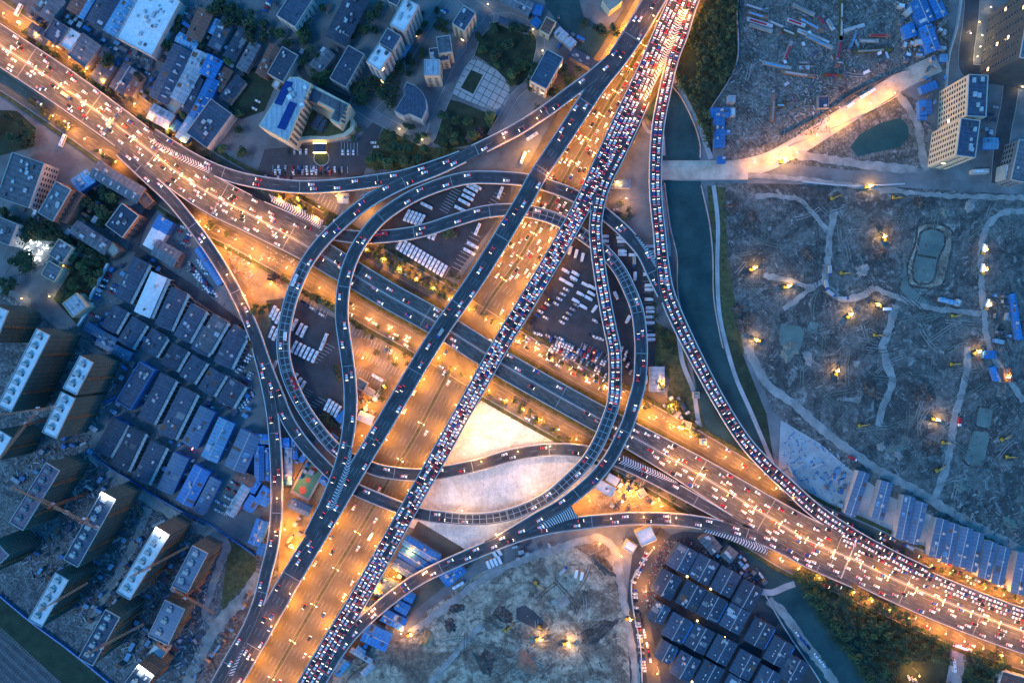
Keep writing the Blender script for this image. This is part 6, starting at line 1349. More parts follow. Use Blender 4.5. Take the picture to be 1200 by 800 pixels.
for k, g, s0 in (('L', 40, 0), ('R', 36, .05), ('M', 42, 0), ('J', 40, .1), ('F', 24, .03), ('N', 46, .05)):
    nm = {'L': 'the long western ramp', 'R': 'the short curved ramp near the hotel', 'M': 'the narrow ramp across the bus park', 'J': 'the short ramp past the blue sheds', 'F': 'the southern arched ramp', 'N': 'the inner loop ramp'}[k]
    lane_traffic(PATHS[k], lanes(PATHS[k], 2), g, .5, nm, 'cars on ' + nm, s0=s0, s1=.95, names=LN[2])
lane_traffic(PE, lanes(PE, 2), 38, .6, 'the freely moving part of the loop ramp', 'cars on the freely moving part of the loop ramp', s1=.69, names=LN[2])
PW = PATHS['EW']; L10 = lanes(PW, 10, 1.2)
ends = lambda px, py: 1.0 if px < 330 else (.26 if px < 760 else 1.0)
lane_traffic(PW, L10[:5], 25, .45, 'the broad east-west flyover', 'eastbound cars on the east-west flyover', dens=ends, names=['eastbound on'] * 5)
lane_traffic(PW, L10[5:], 25, .45, 'the broad east-west flyover', 'westbound cars on the east-west flyover', dens=ends, rev=True, names=['westbound on'] * 5)
lane_traffic(PW, L10[7:], 7.4, .2, 'the packed eastern end of the east-west flyover', 'queuing cars at the eastern end of the east-west flyover', dens=lambda px, py: .85 if px > 985 else 0, rev=True, names=['westbound on'] * 3)
up = lambda px, py: 1.0 if py < 330 else (.12 if py < 440 else .07)
lane_traffic(GNS, [-15.5 - 1.7 + .1, -13.7, -10.2, -6.7, -3.3], 17, .5, 'the wide ground road between the flyovers', 'northbound cars on the wide ground road', dens=up, names=['northbound on'] * 5)
lane_traffic(GNS, [17, 13.7, 10.2, 6.7, 3.3], 15, .5, 'the wide ground road between the flyovers', 'southbound cars on the wide ground road', dens=up, rev=True, names=['southbound on'] * 5)
lane_traffic(GEW, [21.7, 25.3, 28.8], 11, .4, 'the northern ground lane of the east-west road', 'cars on the northern ground lane', dens=lambda px, py: .9 if 590 < px < 740 else (.35 if px > 800 else .1), rev=True)
lane_traffic(GEW, [-21.7, -25.3, -28.8], 13, .5, 'the southern ground lane of the east-west road', 'cars on the southern ground lane', dens=lambda px, py: .7 if 400 < px < 500 else .14)
def pcar(t, x, y, a, phrase, grp, jit=.06):
    X, Y = at(*T(t, x, y))
    if not free(X, Y, 0, 2.2): return
    put(X, Y, 0); CARS.append((X, Y, .2, a + rv.uniform(-jit, jit) + (pi if rv.random() < .4 else 0), paint(), 0, phrase, grp, *T(t, x, y)))
def prow(t, a, b, n, ang, phrase, grp, skip=.1):
    for i in range(n):
        if rv.random() < skip: continue
        f = (i + .5) / n; pcar(t, a[0] + (b[0] - a[0]) * f, a[1] + (b[1] - a[1]) * f, ang, phrase, grp)
dirv = lambda dx, dy: atan2(-dy, dx)
prow('10', (90, 788), (420, 796), 10, pi / 2, 'parked along the bottom of the hotel forecourt', 'cars along the bottom of the hotel forecourt')
prow('10', (140, 712), (250, 712), 4, pi / 2, 'parked by the hotel wall', 'cars by the hotel wall'); prow('10', (395, 715), (470, 715), 3, pi / 2, 'parked right of the golden canopy', 'cars right of the golden canopy')
prow('11', (60, 8), (400, 8), 16, pi / 2, 'parked in the row above the curved ramp', 'cars in the row above the curved ramp'); prow('11', (0, 30), (180, 42), 6, pi / 2, 'parked in the short row by the curved ramp', 'cars in the short row by the curved ramp')
prow('01', (835, 300), (870, 250), 5, dirv(30, 12), 'parked in the western row of the sunken yard', 'cars in the sunken yard west row'); prow('01', (860, 350), (900, 280), 5, dirv(30, 12), 'parked in the eastern row of the sunken yard', 'cars in the sunken yard east row')
prow('01', (885, 430), (1030, 600), 13, dirv(15, 40), 'parked in the crowded yard by the blue roof, first row', 'cars in the crowded yard first row'); prow('01', (900, 470), (1000, 590), 9, dirv(40, 20), 'parked in the crowded yard by the blue roof, second row', 'cars in the crowded yard second row'); prow('01', (930, 415), (975, 490), 6, dirv(40, 12), 'parked against the long royal blue roof', 'cars against the long royal blue roof')
prow('01', (515, 480), (450, 600), 9, dirv(34, 14), 'parked inside the white boundary wall', 'cars inside the white boundary wall'); prow('01', (545, 530), (500, 610), 5, dirv(34, 14), 'parked along the first slate warehouse', 'cars along the first slate warehouse')
prow('01', (425, 670), (500, 700), 3, dirv(40, 15), 'parked by the pale blue arched roof', 'cars by the pale blue arched roof')
prow('01', (180, 130), (100, 330), 7, dirv(-20, 40), 'parked on the western back street', 'cars on the western back street', .2)
prow('02', (1180, 60), (1110, 150), 7, dirv(40, 18), 'parked in the upper part of the alley car yard', 'cars in the upper alley yard'); prow('02', (1190, 130), (1150, 200), 6, dirv(40, 18), 'parked in the middle of the alley car yard', 'cars in the middle alley yard'); prow('02', (1190, 240), (1120, 320), 6, dirv(18, 40), 'parked in the lower alley car yard', 'cars in the lower alley yard')
TRK = [c for c in ()]
for r_ in range(5): prow('02', (1085 - r_ * 24, 655 + r_ * 30), (1150 - r_ * 22, 690 + r_ * 30), 4, dirv(34, 20), 'parked in the dark packed car lot', 'cars in the dark packed car lot', .1)
for (a, b, nn_, w_) in (((870, 340), (850, 400), 3, 'beside the longest slate warehouse'), ((960, 290), (1000, 310), 3, 'at the north end of the neon-edged warehouse'), ((1030, 280), (1075, 300), 3, 'before the fourth slate store'), ((1075, 460), (1030, 540), 5, 'beside the brighter blue warehouse'), ((690, 230), (660, 300), 5, 'along the long slate warehouse'), ((760, 280), (730, 350), 4, 'between two long slate warehouses'), ((860, 530), (890, 560), 2, 'at the north end of the dull blue warehouse'), ((870, 610), (850, 680), 4, 'beside the dull blue warehouse'), ((600, 540), (620, 520), 2, 'behind the fence warehouses'), ((960, 640), (930, 710), 4, 'beside the vivid blue warehouse')):
    prow('02', a, b, nn_, dirv(35, 17), 'parked ' + w_, 'cars ' + w_, .15)
for (a, b, n_, w_) in (((180, 20), (400, 130), 16, 'in the first row of the packed car park'), ((175, -15), (330, 55), 11, 'in the second row of the packed car park'), ((335, 25), (445, 75), 10, 'in the short upper row of the packed car park'), ((320, 55), (440, 105), 9, 'in the middle short row of the packed car park'), ((400, 140), (455, 165), 5, 'at the tail of the packed car park'), ((510, 30), (560, 75), 5, 'between the eastern loops, upper row'), ((525, 70), (560, 150), 5, 'between the eastern loops, lower row')):
    prow('22', a, b, n_, dirv(-14, 30), 'parked ' + w_, 'cars ' + w_, .08)
for (a, b, n_, w_) in (((75, 720), (190, 600), 7, 'in the western aisle of the truck park'), ((150, 700), (310, 480), 10, 'in the second aisle of the truck park'), ((225, 720), (360, 560), 8, 'in the third aisle of the truck park'), ((100, 760), (240, 790), 7, 'in the southern aisle of the truck park'), ((360, 770), (425, 790), 4, 'at the foot of the truck park'), ((380, 700), (440, 720), 3, 'beside the loop ramp in the truck park')):
    prow('21', a, b, n_, dirv(32, 18), 'parked ' + w_, 'cars ' + w_, .12)
prow('12', (600, 28), (640, 50), 3, dirv(-14, 30), 'parked in the glowing depot lot', 'cars in the glowing depot lot'); prow('11', (200, 600), (330, 690), 3, dirv(30, 16), 'parked beside the lower hedge', 'cars beside the lower hedge', 0)
prow('23', (635, 185), (566, 330), 12, dirv(30, 14), 'parked nose-in along the curved wall, upper part', 'cars along the curved wall upper part', .05); prow('23', (572, 340), (582, 470), 8, dirv(32, 4), 'parked along the curved wall, middle part', 'cars along the curved wall middle part', .1); prow('23', (588, 510), (620, 760), 18, dirv(32, 4), 'parked along the curved wall, lower part', 'cars along the curved wall lower part', .05)
prow('23', (600, 470), (650, 700), 10, dirv(4, 30), 'crawling down the compound street', 'cars in the compound street', .1)
prow('33', (110, 540), (300, 760), 11, dirv(18, 30), 'parked on the quay street', 'cars on the quay street', .2); prow('33', (650, 770), (700, 790), 3, dirv(10, 20), 'parked at the small lit clearing', 'cars at the small lit clearing', 0)
prow('10', (300, 480), (10, 520), 0, 0, '', '') if 0 else None
prow('00', (10, 0), (60, 30), 0, 0, '', '') if 0 else None
prow('00', (880, 60), (860, 130), 4, dirv(30, 15), 'parked beside the huge whitish warehouse', 'cars beside the huge whitish warehouse'); prow('00', (580, 235), (700, 290), 5, dirv(34, 18), 'parked at the foot of the huge whitish warehouse', 'cars at the foot of the huge whitish warehouse'); prow('00', (660, 320), (700, 350), 3, dirv(34, 18), 'parked by the round-treed junction', 'cars by the round-treed junction'); prow('10', (20, 450), (-10, 520), 4, dirv(34, 18), 'parked in the hotel side yard', 'cars in the hotel side yard')
prow('10', (40, 60), (70, 0), 4, dirv(34, 18), 'parked at the dark block by the top edge', 'cars at the dark block by the top edge'); prow('10', (870, 60), (900, 50), 2, dirv(30, 14), 'parked behind the beige office block', 'cars behind the beige office block', 0); prow('10', (700, 330), (680, 270), 3, dirv(10, -30), 'on the campus street', 'cars on the campus street', 0); prow('10', (545, 660), (570, 700), 2, 0, 'parked by the scruffy green', 'cars by the scruffy green', 0)
prow('21', (480, 175), (510, 210), 2, 0, 'parked by the violet station roof', 'cars by the violet station roof', 0); prow('13', (580, 200), (580, 200), 1, .3, 'parked', 'x', 1)
n_all = len(CARS)
# the 300 that show largest (highest decks first, then nearest the middle) stand as things, the rest as one mass
CARS.sort(key=lambda c: (-round(c[2] / 3), hypot(c[8] - 600, c[9] - 400) if c[5] else 900 + hypot(c[8] - 600, c[9] - 400)))
# keep a share for each surroundings so that every yard and road has cars of its own
mv = [c for c in CARS if c[5]]; pk = [c for c in CARS if not c[5]]
keep = mv[:230] + pk[:66]; ks = set(map(id, keep)); rest = [c for c in CARS if id(c) not in ks]
for x, y, z, a, col, mvg, ph, grp, px, py in keep:
    ws = lambda q: len(q.split())
    lab = f'{col} car {ph}'
    if mvg:
        for q in (f'{col} car {ph}, {where(px, py)}', f'{col} car {ph}, {where(px, py)}'.replace(' lane of the', ' lane, ').replace('in the ', '', 1), f'{col} car {where(px, py)} on the {ph.split(" the ")[-1]}'):
            if ws(q) <= 16: lab = q; break
    o_ = dup(CP[col][mvg], (x, y, z), a, ' '.join(lab.split()[:16]), grp); s_ = rv.uniform(1.0, 1.16); o_.scale = (s_, s_, s_ * rv.uniform(1, 1.2))
for d_ in CP.values():
    for p in d_.values():
        for c in list(p.children): bpy.data.objects.remove(c)
        bpy.data.objects.remove(p)
mm = MB(); MI = {'white': 0, 'silver': 1, 'black': 2, 'red': 3, 'blue': 4}
def add_mass(mb, geos, x, y, z, a):
    ca, sa = cos(a), sin(a)
    for g, mi in geos:
        b = len(mb.v); mb.v += [(x + vx * ca - vy * sa, y + vx * sa + vy * ca, z + vz) for vx, vy, vz in g.v]; mb.f += [tuple(b + i for i in f) for f in g.f]; mb.m += [mi] * len(g.f)
HL = [mlight(s, 1.95, 2.36, .5, .86) for s in (-1, 1)]; TL = [mlight(s, -2.36, -2.02, .6, .97) for s in (-1, 1)]
for x, y, z, a, col, mvg, ph, grp, px, py in rest:
    add_mass(mm, [(B0, MI[col]), (R0, MI[col]), (C0, 5)] + ([(HL[0], 6), (HL[1], 6), (TL[0], 7), (TL[1], 7)] if mvg else []), x, y, z, a)
if rest: tag(mm.build('traffic', ['white_paint', 'silver_paint', 'black_paint', 'red_paint', 'blue_paint', 'glass', 'headlight', 'taillight']), 'countless further cars on every road and yard', 'traffic', kind='stuff')
print('cars', n_all, 'mass', len(rest))
# buses and trucks
def bus_proto(name, L, W_, h, paintm, lights=False):
    r = thing(name, 'x', 'bus' if name == 'bus' else 'truck'); m = MB()
    loft(m, [(-L / 2, W_ / 2 - .12, .4, h - .15), (-L / 2 + .3, W_ / 2, .35, h), (L / 2 - .5, W_ / 2, .35, h), (L / 2, W_ / 2 - .15, .45, h - .35)]); m.build('body', paintm, r)
    m = MB(); m.box(L / 2 - .55, L / 2 + .03, -W_ / 2 + .2, W_ / 2 - .2, h * .45, h * .85); m.build('windscreen', 'glass', r)
    for x in (-L * .22, L * .2): m = MB(); m.box(x - .8, x + .8, -.5, .5, h, h + .2); m.build('roof_unit', 'vent', r)
    for s in (-1, 1):
        m = MB(); m.box(-L / 2 + .6, L / 2 - 1, s * W_ / 2 - .02, s * W_ / 2 + .015, h * .5, h * .82); m.build('side_windows', 'glass', r)
    return r
def truck_proto(L=7.2, W_=2.4, h=2.9, paintm='white_paint', cabm='white_paint'):
    r = thing('truck', 'x', 'truck'); m = MB(); m.box(-L / 2, L / 2 - 2.1, -W_ / 2, W_ / 2, .8, h); m.build('cargo_box', paintm, r)
    m = MB(); loft(m, [(L / 2 - 1.9, W_ / 2 - .1, .5, 2.3), (L / 2 - .4, W_ / 2 - .12, .5, 2.3), (L / 2, W_ / 2 - .2, .5, 1.5)]); cb = m.build('cab', cabm, r)
    m = MB(); m.box(L / 2 - .5, L / 2 - .02, -W_ / 2 + .3, W_ / 2 - .3, 1.4, 2.1); m.build('windscreen', 'glass', cb)
    m = MB(); m.box(-L / 2, L / 2 - .2, -.5, .5, .4, .8); m.build('chassis', 'dark_metal', r); return r
busR = bus_proto('bus', 11, 2.5, 3.1, 'red_paint')
bus0 = bus_proto('bus', 10.4, 2.5, 3.0, 'white_paint'); trk0 = truck_proto(); trkR = truck_proto(paintm='red_paint'); tanker = truck_proto(8.5, 2.5, 3.0, 'wall_pale', 'blue_paint')
for i, (x, y, z, a, ph, px, py) in enumerate(BIGS):
    p_, w_ = rv.choice([(bus0, 'white bus'), (trk0, 'white box truck'), (trk0, 'white box truck'), (busR, 'red bus'), (tanker, 'pale lorry with blue cab')])
    lab = f'{w_} on {ph}, {where(px, py)}'; lab = lab if len(lab.split()) <= 16 else f'{w_} on {ph}'
    dup(p_, (x, y, z), a, lab, 'lorries and buses on ' + ph)
ORD = ['first', 'second', 'third', 'fourth', 'fifth', 'sixth', 'seventh', 'eighth', 'ninth', 'tenth', 'eleventh', 'twelfth', 'thirteenth', 'fourteenth', 'fifteenth']
def buses(t, pts, dx, dy, desc, frm='the west', proto=None, word='white bus', z=.18):
    for i, (x, y) in enumerate(pts):
        n = len(pts); lab = f'{word} {desc}' if n == 1 else f'{ORD[i]} {word} from {frm} {desc}'
        dup(proto or bus0, (*at(*T(t, x, y), 1.5 if z < 1 else z), z), dirv(dx, dy) + rv.uniform(-.02, .02), lab, f'{word}s {desc}' if n > 1 else None)
lin = lambda a, b, n: [(a[0] + (b[0] - a[0]) * i / (n - 1), a[1] + (b[1] - a[1]) * i / (n - 1)) for i in range(n)]
buses('11', lin((675, 345), (880, 470), 13), -26, 48, 'in the long bus park row'); buses('11', lin((708, 210), (776, 234), 5), -24, 46, 'in the northern row of the bus park')
buses('11', [(958, 180), (976, 148), (992, 126), (1000, 104), (1014, 84), (1030, 74)], 50, 26, 'in the slanting row by the ramp hook', 'the south')
buses('11', [(800, 165)], 50, 25, 'alone on the brown paving of the bus park'); buses('11', [(1145, 104)], -20, 48, 'alone near the top of the bus park'); buses('11', [(1038, 275)], -20, 48, 'alone beside the straight elevated road')
buses('11', [(1016, 350), (1000, 380)], 45, 24, 'in the pair on the marked bays', 'the north'); buses('11', [(822, 292), (840, 298)], -22, 46, 'in the pair below the looping ramp')
buses('11', [(80, 660), (93, 674), (107, 690)], -25, 52, 'left of the sweeping western ramp'); buses('11', [(180, 722), (205, 742), (224, 754)], -24, 50, 'right of the sweeping western ramp'); buses('11', [(75, 756), (92, 768)], -22, 50, 'in the pair south of the golden shrubs'); buses('11', [(322, 790)], -22, 50, 'alone by the striped bays')
buses('12', lin((180, 25), (277, 72), 6), -28, 56, 'in the six-bus row of the lower bus park'); buses('12', [(313, 14)], -22, 50, 'alone right of the six-bus row'); buses('12', [(180, 175), (198, 196), (216, 212)], -22, 42, 'beside the grid-marked ramp')
buses('12', lin((335, 296), (383, 328), 4), -24, 48, 'in the four-bus row by the blue hut'); buses('12', [(86, 116)], -22, 40, 'half hidden west of the grid-marked ramp'); buses('12', [(571, 170)], 50, 28, 'glowing alone in the depot lot')
buses('00', [(295, 660)], -26, 60, 'parked in the yard below the western highway'); buses('00', [(88, 48)], -26, 50, 'stopped at the top left corner'); buses('33', [(871, 717)], 5, 50, 'waiting on the side street by the pink sign'); buses('13', [(948, 340)], 46, -26, 'standing on the excavation road')
buses('01', [(164, 204)], -14, 30, 'on the western back street', proto=trk0, word='white truck')
TW = [(435, 308), (435, 330), (437, 355)], [(510, 315), (515, 332), (518, 378), (518, 393)], [(568, 395)], [(648, 355), (648, 380)], [(636, 485), (643, 537), (643, 557), (643, 603), (648, 642), (648, 660), (648, 685), (648, 712), (652, 770), (652, 790)]
for pts, ds in zip(TW, ('left of the loop ramp', 'in the short row between the loops', 'alone beneath the merging ramps', 'in the pair under the striped merge', 'in the column west of the river trees')): buses('21', pts, 30, 0, ds, 'the north', trk0, 'white truck')
buses('21', [(573, 427)], 0, 30, 'upright in the lane between the loops, blue-cabbed', proto=tanker, word='pale truck'); buses('21', [(577, 495)], 0, 30, 'upright in the lane between the loops', proto=trk0, word='white truck')
buses('21', [(272, 375), (300, 390), (330, 407)], -6, 28, 'in the leaning trio by the green corner', proto=trk0, word='white truck'); buses('21', [(488, 585)], 16, 34, 'leaning inside the inner loop', proto=trk0, word='white truck'); buses('21', [(386, 648)], -18, 26, 'against the jammed loop ramp', proto=trk0, word='white truck'); buses('21', [(543, 697)], -12, 24, 'small and lonely under the inner loop', proto=trk0, word='white truck')
for i, (x, y) in enumerate([(252, 470), (240, 514), (270, 531), (298, 482), (290, 505), (345, 534), (372, 576), (360, 598), (335, 638), (375, 546), (300, 610), (322, 578)]): buses('21', [(x, y)], 30, 16, ['at the north tip of the central rows', 'left of the crossing aisles', 'long, in the aisle middle', 'at the east end of the upper aisle', 'behind the east end of the upper aisle', 'at the head of the eastern aisle', 'long, beside the jammed loop', 'below the long one by the jammed loop', 'at the eastern aisle foot', 'second along the eastern aisle', 'in the central aisle crossing', 'just left of the eastern aisle'][i], proto=trk0, word='white truck')
buses('13', [(1090, 246), (1107, 238), (1124, 232), (1142, 224)], 14, 34, 'in the short rank under the arched ramp', proto=trk0, word='grey-white truck'); buses('13', [(1120, 195), (1140, 185)], 14, 20, 'in the small pair against the arched ramp', proto=trk0, word='grey-white truck')
buses('22', [(628, 180)], 0, 30, 'beside the lone pale shed', proto=trk0, word='white truck'); buses('20', [(90, 636), (40, 740)], 30, -22, 'on the lit paving under the hotel ramp', 'the north', bus0, 'white coach') if 0 else None
buses('20', [(95, 640)], 40, -26, 'on the lit bays near the curved ramp end', word='white coach'); buses('20', [(52, 740)], 22, -50, 'upright on the lit bays', word='white coach')
buses('30', [(389, 492), (450, 450), (488, 427)], 34, -22, 'along the lit dirt road', 'the west', trk0, 'pale truck')
buses('31', [(289, 468)], 0, 30, 'upright on the bent site track', proto=tanker, word='pale tanker'); buses('31', [(273, 535)], 6, 34, 'at the track fork', proto=tanker, word='pale tanker'); buses('31', [(295, 575)], 30, 20, 'turning below the track fork', proto=tanker, word='pale tanker'); buses('31', [(353, 598)], 34, 0, 'heading east on the curved track', proto=tanker, word='pale tanker')
buses('31', [(1012, 362)], 6, -30, 'northernmost on the eastern site track', proto=trk0, word='white dumper'); buses('31', [(1006, 455)], 6, -30, 'middle one on the eastern site track', proto=trk0, word='white dumper'); buses('31', [(1030, 620)], 10, -30, 'southernmost on the eastern site track', proto=trk0, word='white dumper'); buses('31', [(560, 648)], 40, 0, 'beside the double work light', proto=trk0, word='white dumper')
buses('32', [(898, 376)], 0, 30, 'on the long southern track', proto=trkR, word='red truck'); buses('32', [(398, 548)], 40, 18, 'by the concrete yard gate', proto=trkR, word='red truck'); buses('23', [(300, 290), (326, 300)], -6, 30, 'side by side in the excavation', proto=trk0, word='pale lorry'); buses('23', [(240, 272)], 20, -20, 'at the excavation heap', proto=tanker, word='blue-cabbed lorry')
for p in (bus0, busR, trk0, trkR, tanker):
    for c in list(p.children):
        for g in list(c.children): bpy.data.objects.remove(g)
        bpy.data.objects.remove(c)
    bpy.data.objects.remove(p)
# bay lines of the parking lots
bl = MB()
def bays(t, a, b, n, dx, dy, L=34):
    l = hypot(dx, dy); dx, dy = dx / l * L / 2, dy / l * L / 2
    for i in range(n + 1):
        x = a[0] + (b[0] - a[0]) * i / n; y = a[1] + (b[1] - a[1]) * i / n; gline(bl, t, (x - dx, y - dy), (x + dx, y + dy), .25, gz[0] + .02)
bays('11', (665, 338), (895, 478), 14, -26, 48, 56); bays('11', (940, 460), (1030, 300), 9, 45, 24, 50); bays('11', (880, 190), (940, 90), 8, 45, 24, 44); bays('11', (1095, 170), (1150, 100), 5, 45, 24, 40)
bays('11', (300, 120), (400, 200), 7, -20, 40, 40); bays('12', (270, 90), (350, 20), 6, 45, 24, 46); bays('12', (215, 270), (250, 230), 4, 45, 24, 40); bays('12', (265, 300), (310, 270), 3, 45, 24, 40)
bays('12', (460, 40), (700, 160), 16, -18, 36, 36); bays('12', (470, 130), (600, 200), 10, -18, 36, 36); bays('12', (540, 10), (650, 60), 8, -18, 36, 30); bays('11', (440, 740), (560, 800), 8, -18, 36, 32)
bays('22', (175, 8), (410, 132), 18, -14, 30, 30); bays('22', (325, 18), (450, 78), 11, -14, 30, 30); bays('10', (80, 790), (430, 797), 12, 0, 30, 32); bays('10', (400, 700), (475, 700), 5, 0, 30, 60)
bays('20', (0, 620), (80, 560), 6, 45, -30, 40); bays('11', (210, 600), (330, 680), 8, -20, 40, 34); bays('21', (625, 340), (640, 800), 18, 30, 0, 40); bays('21', (500, 300), (520, 400), 6, 30, 0, 34)
tag(bl.build('parking_bay_marking', 'mark'), kind='structure')
# ------------------------------------------------------------ street lamps
rl = random.Random(9)
def lamp_proto(h, arms, cat='street lamp'):
    r = thing('street_lamp', 'x', cat); m = MB(); m.cyl(0, 0, 0, h, .16, .09, 7); m.cyl(0, 0, 0, .5, .3, .3, 7); m.build('pole', 'vent', r)
    for s in arms:
        m = MB(); m.bar((0, 0, h - .1), (0, s * 2.2, h + .35), .07); am = m.build('arm', 'vent', r)
        m = MB(); m.box(-.28, .28, min(s * 1.9, s * 2.8), max(s * 1.9, s * 2.8), h + .22, h + .4); m.build('lamp_head', 'lamp_head', am)
    return r
LPROT = {}
def lamp(x, y, z, a, h, arms, power, label, grp, col=(1, .375, .045)):
    key = (h, arms)
    if key not in LPROT: LPROT[key] = lamp_proto(h, arms)
    r = dup(LPROT[key], (x, y, z), a, label, grp)
    ld = bpy.data.lights.new('lamp_light', 'POINT'); ld.energy = power * rl.uniform(.6, 1.35); ld.color = col; ld.shadow_soft_size = .5
    if len(label.split()) > 16: r['label'] = ' '.join(label.replace('sodium ', '').split(',')[0].split()[:16])
    o = bpy.data.objects.new('lamp_light', ld); COL.objects.link(o); o.parent = r; o.location = (0, (sum(arms) / len(arms)) * 2.3, h - .1)
def lamprow(P, o, gap, h, arms, power, desc, cond=None, z=0.0, flip=False, s0=0, col=(1, .375, .045)):
    q = s0 + 5
    while q < P.len:
        x, y, zz_, a = P.pos(q, o); px, py = px_of(x, y, zz_)
        q += gap
        if not (-15 < px < 1215 and -15 < py < 815) or (cond and not cond(px, py)): continue
        if z == 0 and any(PATHS[k].hits(x, y, 0, .5, None) and not PATHS[k].hits(x, y, 20, .5, 11) for k in order): continue
        lamp(x, y, zz_ + z, a + (pi if flip else 0), h, arms, power, f'sodium street lamp {desc}, {where(px, py)}', 'street lamps ' + desc, col)
LW = LAMP_W
lamprow(GEW, 21, 16, 7.6, (1,), LW, 'along the northern ground lanes', lambda x, y: x < 1210)
lamprow(GEW, -21, 16, 7.6, (-1,), LW * 1.0, 'along the southern ground lanes', lambda x, y: x > 70)
for o, fl in ((20.2, (-1,)), (-20.2, (1,))):
    lamprow(GNS, o, 20, 9, fl, LW * 1.6, 'on the ' + ('western' if o > 0 else 'eastern') + ' side of the wide ground road', lambda x, y: y < 420)
    lamprow(GNS, o, 26, 9, fl, LW * 1.6, 'on the ' + ('western' if o > 0 else 'eastern') + ' side of the southern ground road', lambda x, y: y > 440)
lamprow(GNS, 0, 22, 10.5, (-1, 1), LW * 1.3, 'on the median of the wide ground road', lambda x, y: y < 335)
lamprow(GNS, 0, 34, 10.5, (-1, 1), LW * 1.15, 'on the median of the southern ground road', lambda x, y: y > 452)
PW = PATHS['EW']
lamprow(PW, 0, 24, 11, (-1, 1), LW * 2.5, 'on the median of the east-west flyover', lambda x, y: x < 345 or x > 775, z=.9)
lamprow(PATHS['C'], -9.3, 24, 8, (1,), LW * 1.6, 'added for headlight glow at the edge of the jammed straight elevated road', lambda x, y: y < 120 , z=0.05)  # added lamps standing in for the warm glow of the queue's headlights
lamprow(PATHS['B'], 8.6, 30, 8, (-1,), LW * .8, 'at the edge of the free-flowing elevated road', lambda x, y: y < 60 or 200 < y < 235 or y > 690, z=0.05)
lamprow(PATHS['L'], 5.2, 30, 7.5, (-1,), LW * .5, 'at the edge of the long western ramp', lambda x, y: 570 < x < 660 and y < 170 or 560 < x < 640 and y > 400, z=0.05)
lamprow(PATHS['F'], 5.2, 26, 7.5, (-1,), LW * .55, 'at the edge of the southern arched ramp', lambda x, y: 425 < x < 520 or 700 < x < 800, z=0.05)
lamprow(PATHS['J'], 4.8, 26, 7.5, (-1,), LW * .5, 'at the edge of the short ramp past the blue sheds', lambda x, y: 560 < y < 650, z=0.05)
lamprow(PATHS['E'], 5, 26, 7.5, (-1,), LW * .5, 'at the edge of the loop ramp beside the western yard', lambda x, y: x < 300 and y > 300 and y < 380, z=0.05)
for i, (x, y, p, ds) in enumerate([(1000, 440, .9, 'low on the lit dirt road'), (700, 400, 0, '')]): pass
